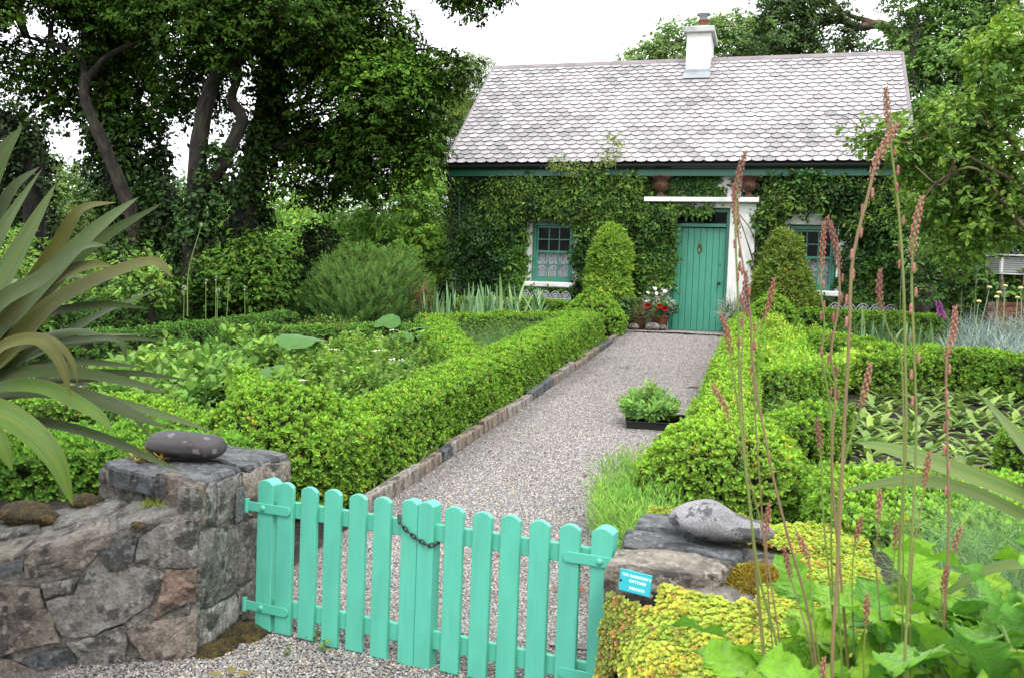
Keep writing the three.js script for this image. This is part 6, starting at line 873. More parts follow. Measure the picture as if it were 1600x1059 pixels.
const STALK = [
  [0.005,[0.19,2.05,-1.9],[0.2,1.97,-1.9],[0.22,1.85,-1.9],[0.23,1.78,-1.9],[0.24,1.68,-1.89],[0.25,1.55,-1.89],[0.26,1.37,-1.88],[0.26,1.21,-1.88],[0.26,1.11,-1.87]],
  [0.0051,[0.18,1.92,-1.58],[0.15,1.86,-1.57],[0.14,1.81,-1.56],[0.12,1.7,-1.55],[0.12,1.58,-1.54],[0.12,1.44,-1.54],[0.12,1.32,-1.53],[0.12,1.17,-1.52],[0.12,1.03,-1.51]],
  [0.004,[-0.06,1.89,-1.66],[-0.07,1.84,-1.66],[-0.07,1.75,-1.65],[-0.06,1.63,-1.65],[-0.05,1.47,-1.65],[-0.04,1.38,-1.64],[-0.02,1.25,-1.64],[0.0,1.14,-1.64],[0.03,1.04,-1.65],[0.05,0.97,-1.65]],
  [0.0041,[-0.08,1.84,-1.71],[-0.07,1.76,-1.71],[-0.04,1.61,-1.71],[-0.03,1.51,-1.71],[0.0,1.37,-1.71],[0.02,1.29,-1.71],[0.05,1.19,-1.71],[0.09,1.06,-1.72]],
  [0.0043,[0.23,1.81,-1.64],[0.22,1.75,-1.63],[0.22,1.67,-1.63],[0.23,1.54,-1.62],[0.24,1.4,-1.62],[0.24,1.25,-1.61],[0.24,1.11,-1.61],[0.24,1.01,-1.6]],
  [0.0042,[0.09,1.79,-1.8],[0.11,1.73,-1.81],[0.12,1.64,-1.81],[0.11,1.53,-1.8],[0.12,1.48,-1.8],[0.12,1.35,-1.79],[0.13,1.24,-1.79],[0.15,1.1,-1.79]],
  [0.0038,[0.09,1.79,-1.91],[0.09,1.73,-1.91],[0.09,1.66,-1.9],[0.1,1.59,-1.9],[0.1,1.52,-1.9],[0.12,1.42,-1.9],[0.13,1.26,-1.89],[0.14,1.08,-1.89]],
  [0.0041,[0.32,1.63,-1.81],[0.32,1.58,-1.81],[0.31,1.54,-1.8],[0.32,1.37,-1.8],[0.33,1.22,-1.8],[0.33,1.04,-1.79]],
  [0.0028,[0.18,1.69,-1.72],[0.18,1.65,-1.72],[0.2,1.58,-1.72],[0.22,1.55,-1.73],[0.23,1.47,-1.73]],
  [0.0024,[-0.0,1.67,-1.77],[-0.01,1.61,-1.77],[-0.03,1.56,-1.76],[-0.03,1.5,-1.76]],
  [0.0027,[0.16,1.53,-1.6],[0.15,1.46,-1.6],[0.13,1.38,-1.59],[0.12,1.29,-1.58]],
  [0.0023,[-0.05,1.68,-1.71],[-0.05,1.63,-1.71],[-0.05,1.54,-1.7],[-0.05,1.49,-1.7]],
  [0.0029,[-0.09,1.6,-1.66],[-0.08,1.58,-1.66],[-0.06,1.48,-1.66],[-0.04,1.38,-1.66]],
  [0.0023,[-0.1,1.47,-1.68],[-0.08,1.44,-1.69],[-0.05,1.37,-1.69],[-0.01,1.25,-1.7],[0.02,1.12,-1.7]],
  [0.003,[0.09,1.41,-1.79],[0.1,1.35,-1.79],[0.11,1.23,-1.78],[0.13,1.09,-1.78]],
  [0.0023,[0.01,1.27,-1.65],[0.01,1.19,-1.65],[0.03,1.08,-1.65]],
  [0.0023,[0.06,1.22,-1.66],[0.08,1.18,-1.67],[0.09,1.11,-1.67],[0.1,1.05,-1.67]],
  [0.0023,[0.04,1.19,-1.66],[0.06,1.12,-1.66],[0.09,1.03,-1.66]],
  [0.0024,[0.18,1.23,-1.8],[0.17,1.17,-1.8],[0.17,1.08,-1.79]],
  [0.0024,[0.21,1.28,-1.81],[0.21,1.2,-1.81],[0.21,1.14,-1.81],[0.22,1.07,-1.81]],
  [0.0025,[0.25,1.21,-1.87],[0.25,1.15,-1.87],[0.25,1.07,-1.87]],
  [0.0023,[0.28,1.37,-1.74],[0.27,1.27,-1.73],[0.26,1.17,-1.72]],
  [0.0024,[0.36,1.22,-1.85],[0.35,1.17,-1.85],[0.34,1.09,-1.84]],
  [0.0023,[0.32,1.17,-1.74],[0.31,1.08,-1.73],[0.31,1.02,-1.73]],
  [0.0022,[0.18,1.13,-1.64],[0.18,1.07,-1.64],[0.18,1.01,-1.64]],
  [0.0021,[0.11,1.04,-1.56],[0.11,1.0,-1.56]],
];

const darkTwigs = [1, 2, 3, 4].map((s) => twig({ n: 46, size: 0.34, len: 0.1, wid: 0.055, flat: 0.6, seed: 500 + s, v: 0.35, hue: 0.12, cluster: 5 }));
const ivyTwigs = [1, 2, 3].map((s) => twig({ n: 24, size: 0.2, len: 0.095, wid: 0.075, flat: 0.9, seed: 520 + s, v: 0.35, hue: 0.1, round: 0.8, droop: 0.4 }));
const lightTwigs = [1, 2, 3, 4].map((s) => twig({ n: 36, size: 0.36, len: 0.12, wid: 0.07, flat: 0.7, seed: 540 + s, v: 0.32, hue: 0.14, cluster: 5 }));
const nearTwigs = [1, 2, 3, 4].map((s) => twig({ n: 26, size: 0.25, len: 0.085, wid: 0.056, flat: 0.7, seed: 560 + s, v: 0.3, hue: 0.14, cluster: 4, round: 0.8 }));
const conTwigs = [1, 2, 3].map((s) => twig({ n: 90, size: 0.34, len: 0.16, wid: 0.018, flat: 0.45, seed: 580 + s, v: 0.3, hue: 0.1, droop: 0.5 }));
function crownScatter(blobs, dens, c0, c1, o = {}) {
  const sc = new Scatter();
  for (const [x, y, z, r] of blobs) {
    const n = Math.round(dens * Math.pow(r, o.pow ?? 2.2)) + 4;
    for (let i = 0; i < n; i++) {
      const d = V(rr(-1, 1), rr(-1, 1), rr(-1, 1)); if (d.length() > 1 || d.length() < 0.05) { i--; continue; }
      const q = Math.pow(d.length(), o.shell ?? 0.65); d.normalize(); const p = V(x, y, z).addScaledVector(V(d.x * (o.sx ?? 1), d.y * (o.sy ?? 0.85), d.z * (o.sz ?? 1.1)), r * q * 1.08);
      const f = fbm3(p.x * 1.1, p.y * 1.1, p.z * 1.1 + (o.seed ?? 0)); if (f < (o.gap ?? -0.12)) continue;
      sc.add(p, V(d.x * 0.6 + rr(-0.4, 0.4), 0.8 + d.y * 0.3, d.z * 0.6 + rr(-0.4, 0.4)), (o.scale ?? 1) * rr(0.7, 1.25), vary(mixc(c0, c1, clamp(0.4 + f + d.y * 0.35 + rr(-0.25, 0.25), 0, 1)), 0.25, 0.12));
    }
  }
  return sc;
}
function limbsTo(t, anchorPts, blobs, mat, r0 = 0.06, every = 1) { // limbs from the trunk into the crown
  blobs.forEach(([x, y, z, r], i) => { if (i % every) return; const b = V(x, y, z); let best = null, bd = 1e9; for (const a of anchorPts) { const d = a.distanceTo(b) + Math.max(0, a.y - b.y) * 2; if (d < bd) { bd = d; best = a; } } if (bd < 0.3 || bd > 7) return; const m = best.clone().lerp(b, 0.5).add(V(rr(-0.3, 0.3), rr(0, 0.5), rr(-0.3, 0.3))); part('limb', tube([best, best.clone().lerp(m, 0.5).add(V(rr(-0.1, 0.1), 0.1, 0)), m, b.clone().add(V(rr(-0.2, 0.2), r * 0.4, 0))], r0, 0.012, 14, 6, 0.1, i), mat, t); for (let k = 0; k < 3; k++) { const e = b.clone().add(V(rr(-1, 1), rr(-0.3, 1), rr(-1, 1)).multiplyScalar(r * 0.9)); part('branch', tube([m, m.clone().lerp(e, 0.5).add(V(0, 0.15, 0)), e], 0.024, 0.006, 8, 5, 0, k), mat, t); } });
}
const path3 = (a) => a.slice(2).map((p) => V(...p));
function trunk(t, key, mat, nm = 'trunk', root = false) { const a = TRUNK[key], pts = path3(a); if (root) { const f = pts[0].clone(); f.y = gy(f.x, f.z) - 0.15; pts.unshift(f); } part(nm, tube(pts, a[0] * (root ? 1.25 : 1), a[1], 34, 10, 0.16, a[0] * 40), mat, t); return pts; }
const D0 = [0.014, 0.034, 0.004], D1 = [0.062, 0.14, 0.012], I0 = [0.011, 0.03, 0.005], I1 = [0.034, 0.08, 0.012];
function bigTree(label, keys, crowns, o) {
  const t = thing('broadleaf_tree', label, 'tree'); let anchors = [];
  keys.forEach(([k, root, pale], i) => { const p = trunk(t, k, pale ? o.pale ?? M.barkMid : M.bark, i === 0 || root ? 'trunk' : 'limb', root); anchors = anchors.concat(p.slice(-4)); });
  limbsTo(t, anchors, crowns, M.bark, o.limb ?? 0.07, o.every ?? 1);
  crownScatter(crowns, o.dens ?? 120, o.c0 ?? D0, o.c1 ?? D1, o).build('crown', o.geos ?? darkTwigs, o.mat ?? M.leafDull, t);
  if (o.ivy) crownScatter(o.ivy, o.ivyDens ?? 260, I0, I1, { gap: -0.6, shell: 0.6, pow: 2, sx: 0.9, sy: 1.4, sz: 0.9 }).build('ivy', ivyTwigs, M.leafShiny, t);
  return t;
}
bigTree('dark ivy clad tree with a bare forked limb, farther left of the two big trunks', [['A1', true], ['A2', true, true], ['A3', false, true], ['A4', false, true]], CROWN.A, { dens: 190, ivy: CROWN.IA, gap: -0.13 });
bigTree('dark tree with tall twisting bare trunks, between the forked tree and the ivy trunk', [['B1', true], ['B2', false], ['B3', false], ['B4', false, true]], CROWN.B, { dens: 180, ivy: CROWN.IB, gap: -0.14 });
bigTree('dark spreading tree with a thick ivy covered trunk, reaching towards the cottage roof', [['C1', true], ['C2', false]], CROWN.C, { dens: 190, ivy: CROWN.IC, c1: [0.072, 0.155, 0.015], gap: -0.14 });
bigTree('leaning ivy covered trunk at the far left edge under open sky', [['D1', true]], CROWN.D.slice(0, 0).concat([CROWN.D[3]]), { dens: 60, ivy: CROWN.D.filter((q, i) => i !== 3) });
{ // overhanging twigs at the top, on a branch reaching in from the dark tree
  const t = thing('overhanging_branch', 'dark leafy branch tip hanging into the sky at the top', 'branch'); const b = CROWN.TOP; part('branch', tube([V(b[0][0] - 1.6, b[0][1] + 1.5, b[0][2]), V(b[0][0] - 0.4, b[0][1] + 0.5, b[0][2]), V(b[1][0], b[1][1] + 0.12, b[1][2]), V(b[4][0], b[4][1] + 0.05, b[4][2])], 0.035, 0.006, 14, 6), M.bark, t);
  crownScatter(b, 900, D0, D1, { gap: -0.1, scale: 0.5, pow: 1.6 }).build('leaves', darkTwigs, M.leafDull, t);
}
const bush = (name, label, cat, blobs, dens, c0, c1, geos, o = {}) => { const t = thing(name, label, cat), lo = blobs.reduce((a, b) => b[1] < a[1] ? b : a), root = V(lo[0], gy(lo[0], lo[2]) - 0.1, lo[2]), st = root.clone().add(V(0.05, Math.max(0.4, lo[1] - root.y), 0)); part('trunk', tube([root, root.clone().lerp(st, 0.5).add(V(0.06, 0, 0)), st], o.tr ?? 0.09, 0.05, 8, 7, 0.1), M.bark, t); limbsTo(t, [st], blobs, M.bark, 0.035, o.every ?? 2); crownScatter(blobs, dens, c0, c1, o).build('crown', geos, o.mat ?? M.leaf, t); return t; };
bush('conifer', 'yellowish green conifer standing behind the left end of the cottage roof', 'tree', CROWN.CON, 110, [0.04, 0.085, 0.015], [0.12, 0.18, 0.03], conTwigs, { mat: M.leafDull, gap: -0.25, every: 1 });
bush('bright_shrub', 'bright green leafy bush between the dark feathery shrub and the cottage corner', 'shrub', CROWN.NB, 150, [0.12, 0.26, 0.03], [0.27, 0.47, 0.05], lightTwigs, { gap: -0.2 });
bush('dark_shrub', 'rounded dark green bush in front of the thick ivy covered trunk', 'shrub', [[-8.85, 1.75, -14.0, 0.6], [-9.25, 1.65, -13.6, 0.5], [-8.5, 1.6, -14.2, 0.45], [-8.9, 2.15, -14.2, 0.45]], 330, [0.026, 0.065, 0.01], [0.075, 0.15, 0.02], nearTwigs, { gap: -0.4, mat: M.leafDull });
bush('dark_shrub', 'small dark bush left of the feathery shrub, behind the spade', 'shrub', [[-9.3, 2.1, -17.4, 0.6], [-9.1, 1.7, -17.2, 0.5], [-9.5, 2.6, -17.6, 0.4]], 260, [0.014, 0.034, 0.009], [0.035, 0.07, 0.016], nearTwigs, { gap: -0.4, mat: M.leafDull });
bush('leafy_shrub', 'loose light green shrubs behind the far hedge at the feet of the forked tree', 'shrub', [[-10.4, 1.7, -12.6, 0.6], [-11.2, 1.7, -12.0, 0.7], [-9.9, 1.5, -12.6, 0.4], [-12.2, 1.8, -11.8, 0.8], [-10.9, 1.6, -14.6, 0.7], [-11.6, 2.1, -15.5, 0.8]], 170, [0.09, 0.2, 0.025], [0.22, 0.38, 0.045], nearTwigs, { gap: -0.15 });
bush('olive_shrub', 'olive green bushes at the far left behind the drooping sword leaves', 'shrub', CROWN.LB, 95, [0.05, 0.105, 0.018], [0.14, 0.22, 0.03], lightTwigs, { gap: -0.25 });
bush('woodland_bush', 'bright bushes glimpsed between the dark trunks', 'shrub', CROWN.MB, 95, [0.12, 0.26, 0.03], [0.26, 0.45, 0.05], lightTwigs, { gap: -0.2 });
bush('round_tree', 'pale green tree rising behind the chimney', 'tree', CROWN.R1, 110, [0.13, 0.23, 0.05], [0.24, 0.36, 0.085], lightTwigs, { gap: -0.3, tr: 0.2 });
bigTree('old oak with a twisted pale limb showing over the right end of the roof', [['E1', false, true], ['E2', false, true], ['E3', false]], CROWN.R2, { pale: M.barkPale, dens: 95, c0: [0.035, 0.08, 0.014], c1: [0.10, 0.19, 0.03], geos: lightTwigs, mat: M.leaf, gap: -0.14 });
{ const t = bush('leafy_tree', 'tall mid green tree behind the right gable of the cottage', 'tree', CROWN.R3, 110, [0.05, 0.12, 0.018], [0.15, 0.29, 0.04], lightTwigs, { gap: -0.2, tr: 0.25 }); }
{ // light tree reaching in from the right with arching bare shoots
  const t = thing('light_green_tree', 'light green tree arching in from the right edge over the cottage gable', 'tree'); let an = []; for (const k of ['H4', 'H1', 'H2', 'H3']) an = an.concat(trunk(t, k, M.barkPale, k === 'H4' ? 'trunk' : 'branch', k === 'H4'));
  const tg = rng(31); for (let i = 0; i < 70; i++) { const b = CROWN.R4[Math.floor(tg() * CROWN.R4.length)], c = V(b[0] + (tg() - 0.5) * b[3] * 1.8, b[1] + (tg() - 0.5) * b[3] * 1.8, b[2] + (tg() - 0.5) * b[3] * 1.6), d = V((tg() - 0.7) * 0.9, 0.3 - tg() * 0.7, (tg() - 0.3) * 0.5); part('twig', tube([c, c.clone().addScaledVector(d, 0.5).add(V(0, 0.1, 0)), c.clone().add(d)], 0.009, 0.003, 7, 4), M.barkPale, t); }
  crownScatter(CROWN.R4, 430, [0.10, 0.21, 0.02], [0.24, 0.40, 0.035], { gap: -0.12, seed: 9 }).build('crown', nearTwigs, M.leafBright, t);
}
bush('leafy_bush', 'dense mixed green bush beside the right gable, around the louvred box', 'shrub', CROWN.R5, 260, [0.05, 0.125, 0.02], [0.15, 0.29, 0.04], nearTwigs, { gap: -0.2 });
{ // wood that closes the view behind everything
  const t = new THREE.Group(); t.name = 'far_wood'; tag(t, 'far wood closing the view behind the garden', null, null, 'stuff'); scene.add(t); const bl = [];
  for (let i = 0; i < 220; i++) { const a = lerp(-1.05, 0.42, (i % 110) / 109), d = rr(33, 44), x = Math.sin(a) * d, z = -Math.cos(a) * d; bl.push([x, gy(x, z) + (i < 110 ? rr(0.3, 1.6) : rr(1.5, 4.0) * (0.6 + 0.5 * noise3(i * 0.23, 1, 1)) + (x > -2 ? 3 : 0)), z, rr(1.1, 2.0)]); }
  crownScatter(bl, 26, [0.035, 0.085, 0.016], [0.12, 0.22, 0.035], { gap: -0.35, scale: 1.5 }).build('leaves', lightTwigs, M.leaf, t);
}
// ---------------------------------------------------------------- phormium: stiff sword leaves with orange margins
function bladeGeo(pts, w, seed, nref = V(0, 1, 0)) {
  const c = new THREE.CatmullRomCurve3(pts, false, 'centripetal'), n = 26, pos = [], uv = [], idx = [], r = rng(seed), tw0 = (r() - 0.5) * 0.5, tw = (r() - 0.5) * 0.9, ph = r() * 6; let side = null, prev = null;
  for (let i = 0; i <= n; i++) {
    const t = i / n, p = c.getPoint(t), d = c.getTangent(t); const s0 = V().crossVectors(d, nref).normalize(); if (side && s0.dot(side) < 0) s0.negate(); side = s0; prev = p;
    const nn = V().crossVectors(side, d).normalize(), a = tw0 + tw * t * t, s = side.clone().multiplyScalar(Math.cos(a)).addScaledVector(nn, Math.sin(a)), m = nn.clone().multiplyScalar(Math.cos(a)).addScaledVector(side, -Math.sin(a));
    const ww = w * 0.56 * Math.min(1, 0.75 + t * 0.8) * Math.pow(Math.max(0, 1 - Math.pow(t, 4.5)), 0.9), fold = lerp(0.7, 0.16, Math.min(1, t * 1.5)) + 0.04 * Math.sin(t * 9 + ph);
    for (let k = -2; k <= 2; k++) { const q = p.clone().addScaledVector(s, ww * k / 2).addScaledVector(m, ww * fold * Math.pow(Math.abs(k) / 2, 1.4)); pos.push(q.x, q.y, q.z); uv.push(0.5 + k / 4, t * 3); }
  }
  for (let i = 0; i < n; i++) for (let k = 0; k < 4; k++) { const a = i * 5 + k; idx.push(a, a + 5, a + 1, a + 1, a + 5, a + 6); }
  const g = new THREE.BufferGeometry(); g.setAttribute('position', new THREE.Float32BufferAttribute(pos, 3)); g.setAttribute('uv', new THREE.Float32BufferAttribute(uv, 2)); g.setIndex(idx); g.computeVertexNormals(); return g;
}
const phM = [[0.175, 0.225, 0.13], [0.11, 0.15, 0.055], [0.25, 0.295, 0.215], [0.22, 0.185, 0.045], [0.085, 0.118, 0.028], [0.21, 0.31, 0.045]].map(([r, g, b]) => new THREE.MeshPhysicalMaterial({ color: lin(r, g, b), roughness: 0.55, specularIntensity: 0.5, map: phormMap, side: THREE.DoubleSide }));
{
  const base = V(-3.55, 0.46, -3.05), t = thing('flax_plant', 'large flax with long drooping olive sword leaves above the left wall', 'plant', base.toArray());
  PHL.forEach((a, i) => { const pts = a.slice(1).map((q) => V(...q).sub(base)); pts.unshift(V(rr(-0.1, 0.1), 0, rr(-0.1, 0.1))); part('leaf', bladeGeo(pts, a[0] * (i < 10 ? 1.0 : i > 16 ? 0.85 : 0.9), 700 + i, V(0.42, 0.75, 0.5)), phM[[0, 0, 2, 1, 3, 0, 1, 1, 3, 3, 4, 4, 0, 1, 4, 4, 4, 5, 3, 3, 5, 5, 4, 4][i]], t); });
  PHL.slice(0, 17).forEach((a, i) => { if (i % 2) return; const s = rr(0.82, 0.98), o = V(rr(-0.05, 0.05), rr(-0.07, 0.05), rr(-0.12, 0.02)), pts = a.slice(1).map((q, k) => V(...q).sub(base).multiplyScalar(s).addScaledVector(o, k * 0.5)); pts.unshift(V(rr(-0.1, 0.1), 0, rr(-0.1, 0.1))); part('leaf', bladeGeo(pts, a[0] * 0.78, 900 + i, V(0.42, 0.75, 0.5)), phM[[1, 4, 0, 4, 1, 2][i % 6]], t); });
  for (let i = 0; i < 14; i++) { const a = rr(1.7, 4.9), l = rr(0.8, 1.3), d = V(Math.cos(a) * 0.6, 0, Math.sin(a) * 0.6); part('leaf', bladeGeo([V(0, 0, 0), d.clone().multiplyScalar(l * 0.4).add(V(0, l * 0.6, 0)), d.clone().multiplyScalar(l).add(V(0, l * 0.95, 0)), d.clone().multiplyScalar(l * 1.7).add(V(0, l * 0.8, 0))], 0.08, 750 + i), phM[i % 3], t); }
}
{
  const phR = [[0.34, 0.42, 0.22], [0.27, 0.34, 0.15]].map(([r, g, b]) => new THREE.MeshPhysicalMaterial({ color: lin(r, g, b), roughness: 0.55, specularIntensity: 0.5, map: phormMap, side: THREE.DoubleSide }));
  const base = V(1.35, 0.55, -2.75), t = thing('flax_plant', 'flax with broad pale striped sword leaves entering from the right edge', 'plant', base.toArray());
  PHR.forEach((a, i) => { const pts = a.slice(1).map((q) => V(...q).sub(base)); pts.unshift(V(0, 0, 0)); part('leaf', bladeGeo(pts, a[0] * 1.0, 800 + i, V(-0.2, 0.8, 0.5)), phR[i % 2], t); });
  for (let i = 0; i < 10; i++) { const a = rr(-1.4, 1.5), l = rr(0.8, 1.2), d = V(Math.cos(a) * 0.6, 0, Math.sin(a) * 0.6); part('leaf', bladeGeo([V(0, 0, 0), d.clone().multiplyScalar(l * 0.4).add(V(0, l * 0.6, 0)), d.clone().multiplyScalar(l).add(V(0, l * 0.95, 0)), d.clone().multiplyScalar(l * 1.6).add(V(0, l * 0.9, 0))], 0.09, 850 + i), phM[i % 3], t); }
}
// ---------------------------------------------------------------- stonecrop over the right pillar and wall
{
  const ros = [1, 2, 3, 4].map((s) => { const L = new Leaves(), r = rng(600 + s); for (let i = 0; i < 10; i++) { const a = i * 2.4 + r(), o = i < 6 ? 1.0 : 0.5; L.leaf(V(0, i < 6 ? 0 : 0.003, 0), V(Math.cos(a) * o, i < 6 ? 0.12 : 0.55, Math.sin(a) * o), V(-Math.cos(a) * 0.4, 1, -Math.sin(a) * 0.4), 0.0145 * (i < 6 ? 1 : 0.7), 0.009, 0.2, tintAround(r, 0.22, 0.12), 1.1); } return L.geo(); });
  const t = thing('stonecrop', 'mat of yellow green stonecrop spilling over the wall below the sign', 'plant'), sc = new Scatter();
  const S = (s, q) => { const top = V(lerp(-0.52, 0.55, s), 0.585 + 0.03 * s, lerp(-3.25, -2.98, s)), bot = V(lerp(-0.56, 0.3, s), -0.02, lerp(-3.08, -2.0, s)); const p = top.clone().lerp(bot, q); const bul = Math.sin(Math.PI * q) * 0.14 * smooth(0, 0.3, s) + 0.05 * fbm3(p.x * 5, p.y * 5, p.z * 5); return p.add(V(-0.3 * bul, bul, 0.75 * bul)); };
  { const nx = 24, ny = 20, pos = [], idx = []; for (let j = 0; j <= ny; j++) for (let i = 0; i <= nx; i++) { const p = S(i / nx, j / ny).add(V(0.005, -0.022, -0.02)); pos.push(p.x, p.y, p.z); } for (let j = 0; j < ny; j++) for (let i = 0; i < nx; i++) { const a = j * (nx + 1) + i; idx.push(a, a + nx + 1, a + 1, a + 1, a + nx + 1, a + nx + 2); } const g = new THREE.BufferGeometry(); g.setAttribute('position', new THREE.Float32BufferAttribute(pos, 3)); g.setIndex(idx); g.computeVertexNormals(); part('soil_pad', uvBox(g), M.soil, t); }
  const eps = 0.01; let n = 0;
  for (let i = 0; i < 11500; i++) {
    const s = R(), q = R(), p = S(s, q); const rockGap = (q > 0.45 && s > 0.12 + 0.05 * Math.sin(q * 9) && s < 0.24 && p.y < 0.34) || (p.x < -0.33 && p.x > -0.55 && p.y > 0.535); if (rockGap) continue;
    const nrm = V().crossVectors(S(s, q + eps).sub(p), S(s + eps, q).sub(p)).normalize(); if (nrm.y < 0) nrm.negate(); const f = fbm3(p.x * 7, p.y * 7, p.z * 7), edge = clamp(1 - s * 4.5, 0, 1), sh = smooth(0.1, 0.9, edge * 0.7 + rr(0, 0.3));
    const c = R() < 0.03 + 0.2 * edge ? [0.5, 0.28, 0.08] : mixc(mixc([0.54, 0.56, 0.075], [0.36, 0.53, 0.065], clamp(0.4 + f * 1.4, 0, 1)), [0.27, 0.33, 0.055], sh);
    sc.add(p.addScaledVector(nrm, rr(-0.006, 0.014)), nrm.add(V(rr(-0.3, 0.3), 0.5, rr(-0.3, 0.3))), rr(1.15, 1.8), vary(c, 0.26, 0.12));
  }
  for (let i = 0; i < 8000; i++) { const x = rr(-0.14, 0.45), z = rr(-4.45, -2.7); const d = Math.hypot((x + 0.14) / 0.27, (z + 3.72) / 0.2); if (d < 1 ||  (x < 0.0 && z > -3.5)) continue; const c = R() < (d < 1.6 ? 0.25 : 0.03) ? [0.5, 0.22, 0.06] : mixc([0.54, 0.56, 0.075], [0.36, 0.53, 0.065], R()); sc.add(V(x, 0.565 + 0.05 * smooth(0.5, 0.15, x) * smooth(-4.3, -4.1, z) + 0.05 * fbm3(x * 4, 6, z * 4) + rr(0, 0.015), z), V(rr(-0.4, 0.4), 1, rr(-0.4, 0.4)), rr(0.8, 1.35), vary(c, 0.16, 0.1)); }
  for (let i = 0; i < 500; i++) { const x = rr(-0.5, -0.05), z = rr(-4.25, -4.0); sc.add(V(x, 0.64 + rr(0, 0.02), z), V(rr(-0.4, 0.4), 1, rr(-0.4, 0.4)), rr(0.8, 1.3), vary([0.36, 0.42, 0.05], 0.16, 0.1)); }
  sc.build('rosettes', ros, M.leafBright, t);
  const ms = thing('moss_cushion', 'golden moss cushion in front of the pale speckled boulder', 'moss'), s3 = new Scatter(); for (let i = 0; i < 1500; i++) { const a = R() * 6.28, q = Math.sqrt(R()); const x = 0.0 + Math.cos(a) * q * 0.13, z = -3.42 + Math.sin(a) * q * 0.14; s3.add(V(x, 0.575 + 0.075 * (1 - q * q) + rr(-0.01, 0), z), V(Math.cos(a) * q, 0.9, Math.sin(a) * q), rr(0.7, 1.2), vary(mixc([0.30, 0.23, 0.02], [0.16, 0.12, 0.02], R()), 0.2, 0.1)); } s3.build('shoots', [sprig({ n: 9, h: 0.012, len: 0.014, wid: 0.0035, out: 0.8, spread: 0.006, seed: 640, v: 0.25 })], M.leafDull, ms);
}
// tendrils of stonecrop on the capstone of the left pillar, small weeds on the wall
patch('wall_weeds', 'small yellowed weeds beside the boulder on the dark capstone', [[-2.95, -3.62], [-2.78, -3.52], [-2.7, -3.62], [-2.85, -3.72]], [sprig({ n: 8, h: 0.03, len: 0.035, wid: 0.02, out: 1.1, spread: 0.02, seed: 650, round: 1, droop: 0.2 })], M.leafDull, 900, [0.25, 0.25, 0.05], { y: 0.775, scale: 0.8, col2: [0.36, 0.2, 0.06] });
patch('wall_weeds', 'tuft of bright grass on top of the low wall', [[-2.62, -3.32], [-2.5, -3.32], [-2.5, -3.4], [-2.62, -3.4]], [sprig({ n: 14, h: 0.01, len: 0.04, wid: 0.004, out: 0.8, spread: 0.02, seed: 655, fold: 0 })], M.leafDull, 2500, [0.26, 0.32, 0.05], { y: 0.63, scale: 0.8 });
patch('gate_weeds', 'small weeds in the gravel at the foot of the left gate post', [[-2.25, -3.6], [-1.4, -3.1], [-1.2, -3.3], [-2.1, -3.75]], herbSmall, M.leafDull, 14, [0.11, 0.18, 0.04], { y: 0.01, scale: 0.35 });
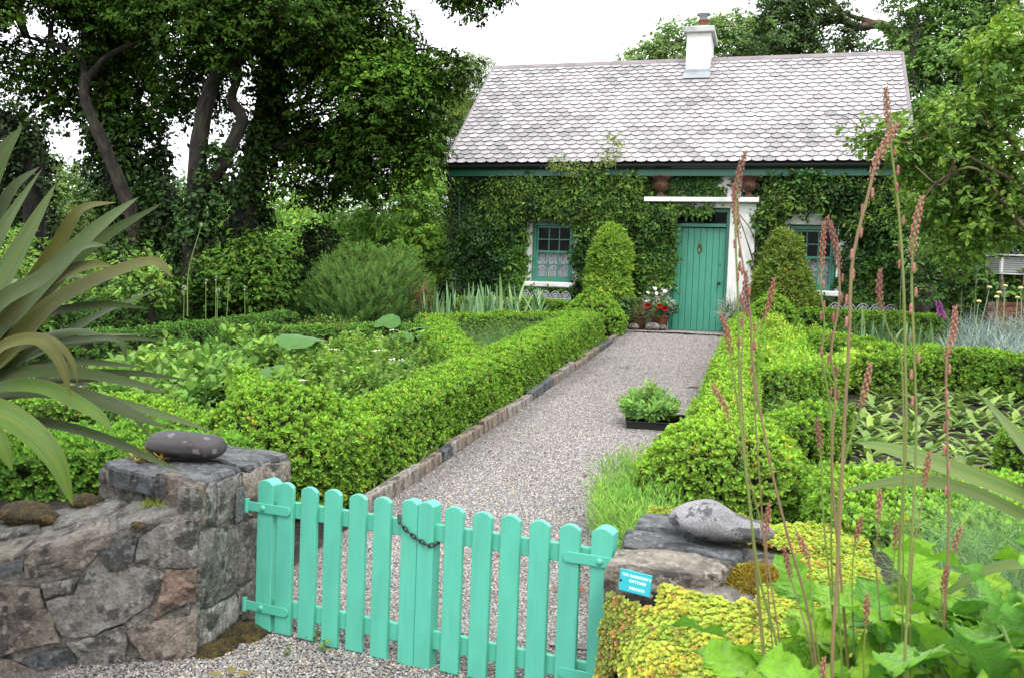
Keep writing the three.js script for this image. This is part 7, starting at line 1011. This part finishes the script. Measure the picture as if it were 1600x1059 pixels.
// ---------------------------------------------------------------- leafy plant with tall pink flower stalks in the foreground
{
  const lf = (seed) => { // lobed, puckered leaf along +x
    const nu = 18, nv = 10, pos = [], uv = [], idx = [], r = rng(seed), ph = r() * 6, bend = 0.15 + r() * 0.3;
    for (let i = 0; i <= nu; i++) for (let j = 0; j <= nv; j++) {
      const t = i / nu, k = j / nv * 2 - 1, lobe = 1 + 0.17 * Math.cos(t * 24 + ph) + 0.06 * Math.cos(t * 57 + ph * 2), wv = (t < 0.3 ? 0.22 + 0.55 * smooth(0.02, 0.3, t) : 0.77 + 0.25 * smooth(0.3, 0.62, t)) * Math.sqrt(Math.max(0, 1 - Math.pow(Math.max(0, (t - 0.62) / 0.38), 2.2))) * lobe * 0.36;
      const q = Math.abs(k), puck = 0.032 * Math.sin((t * 7 - q * 1.6) * 6.283) * (0.25 + q) * (1 - 0.3 * q) + 0.03 * fbm3(t * 8 + seed, k * 5, 1, 3);
      pos.push(t - 0.12 * bend * q * q, 0.22 * q * q * wv * 1.2 + puck - bend * t * t * 1.1 + 0.06 * Math.sin(t * 12 + ph) * q, k * wv); uv.push(0.5 + k / 2, t);
    }
    for (let i = 0; i < nu; i++) for (let j = 0; j < nv; j++) { const a = i * (nv + 1) + j; idx.push(a, a + 1, a + nv + 1, a + 1, a + nv + 2, a + nv + 1); }
    const g = new THREE.BufferGeometry(); g.setAttribute('position', new THREE.Float32BufferAttribute(pos, 3)); g.setAttribute('uv', new THREE.Float32BufferAttribute(uv, 2)); g.setIndex(idx); g.computeVertexNormals(); return g;
  };
  const gs = [1, 2, 3, 4, 5].map(lf), ms = [[0.24, 0.56, 0.05], [0.30, 0.64, 0.045], [0.19, 0.5, 0.06], [0.38, 0.68, 0.05]].map(([r, g, b]) => new THREE.MeshPhysicalMaterial({ color: lin(r, g, b), roughness: 0.85, transmission: 0.45, thickness: 0, specularIntensity: 0.3, map: leafVein, bumpMap: leafVeinBump, bumpScale: 0.004 }));
  const base = V(0.42, 0.53, -1.82), t = thing('flowering_plant', 'leafy green plant with tall pink budded flower stalks in the right foreground', 'plant', base.toArray());
  const r = rng(4242);
  for (let i = 0; i < 270; i++) {
    const a = r() * 6.283, q = Math.sqrt(r()), bx = (r() - 0.44) * 0.82, bz = (r() - 0.45) * 0.5, up = (0.2 + 0.44 * r() * (1.1 - 0.3 * q)) * (0.72 + 0.36 * smooth(-0.25, 0.2, bx)), out = 0.04 + 0.12 * q;
    const m = part('leaf', gs[i % 5], ms[Math.floor(r() * 4)], t); const L = 0.1 + 0.065 * r(); m.position.set(bx + Math.cos(a) * out, up, bz + Math.sin(a) * out); m.rotation.set((r() - 0.5) * 0.8, -a, 1.15 - 0.75 * q + (r() - 0.5) * 0.6, 'YXZ'); m.scale.setScalar(L);
    if (i % 2 === 0) part('leaf_stalk', tube([V(bx * 0.6, 0, bz * 0.6), V(bx, up * 0.6, bz), m.position.clone()], 0.005, 0.003, 6, 5), M.stem, t);
  }
  const stm = [lin(0.135, 0.165, 0.035), lin(0.17, 0.12, 0.05), lin(0.11, 0.16, 0.028), lin(0.18, 0.115, 0.06)].map((c) => std(c, 0.7)), budM = [lin(0.25, 0.085, 0.06), lin(0.31, 0.13, 0.095), lin(0.2, 0.065, 0.055)].map((c) => std(c, 0.75));
  const bud = new THREE.IcosahedronGeometry(1, 1); bud.scale(0.7, 1.25, 0.7);
  STALK.forEach((a, i) => {
    const pts = a.slice(1).map((q) => V(...q).sub(base)), tip = pts[0].clone(); pts.reverse(); const low = pts[0]; if (low.y > 0.05) pts.unshift(V(low.x * 0.75, Math.min(0.02, low.y - 0.1), low.z * 0.6)); const R0 = a[0] * 0.66;
    const st = part('flower_stalk', tube(pts, R0, R0 * 0.7, 34, 6), stm[i % 4], t), c = new THREE.CatmullRomCurve3(pts, false, 'centripetal'), L = c.getLength(), spike = Math.min(0.105, 0.025 + L * 0.075) * (i < 8 ? 1 : 0.75), nb = Math.round(spike / 0.0024), list = [];
    for (let k = 0; k < nb; k++) { const s = k / nb, u = 1 - s * spike / L, p = c.getPointAt(clamp(u, 0, 1)), d = c.getTangentAt(clamp(u, 0, 1)), an = k * 2.4, x = V().crossVectors(d, V(0.3, 0.1, 1)).normalize(), z = V().crossVectors(d, x), rad = R0 * 0.7 + 0.0022 * (0.4 + Math.sin(Math.min(1, s * 2.5) * 1.57)), b = bud.clone(), sz = 0.0017 + 0.0013 * Math.sin(Math.PI * clamp(s * 0.9 + 0.12, 0, 1)); b.scale(sz, sz * 1.1, sz); b.rotateZ((r() - 0.5) * 0.8); const q = p.clone().addScaledVector(x, Math.cos(an) * rad).addScaledVector(z, Math.sin(an) * rad); b.translate(q.x, q.y, q.z); list.push(b); }
    if (i < 8) for (let k = 0; k < 7; k++) { const u = 1 - (spike * 1.15 + k * 0.035 + r() * 0.02) / L; if (u < 0.35) continue; const p = c.getPointAt(u), an = r() * 6.28; for (let m = 0; m < 3; m++) { const b = bud.clone(), sz = 0.0028 + r() * 0.0016; b.scale(sz, sz * 1.2, sz); b.translate(p.x + Math.cos(an) * (R0 + 0.003), p.y + m * 0.004, p.z + Math.sin(an) * (R0 + 0.003)); list.push(b); } }
    part('flower_buds', merged(list), budM[i % 3], st);
  });
}
patch('wispy_foliage', 'fine green threadlike foliage at the right edge below the flax leaves', [[0.45, -2.4], [0.5, -3.6], [0.9, -4.2], [1.9, -4.2], [1.9, -2.1]], [1, 2, 3].map((s) => sprig({ n: 26, h: 0.2, len: 0.26, wid: 0.0028, out: 1.3, spread: 0.05, seed: 660 + s, v: 0.25, fold: 0, droop: 0.5 })), M.leaf, 260, [0.11, 0.24, 0.06], { y: 0.56, high: 0.4, col2: [0.17, 0.3, 0.09], tilt: 0.9, scale: 0.75 });

renderer.render(scene, camera);
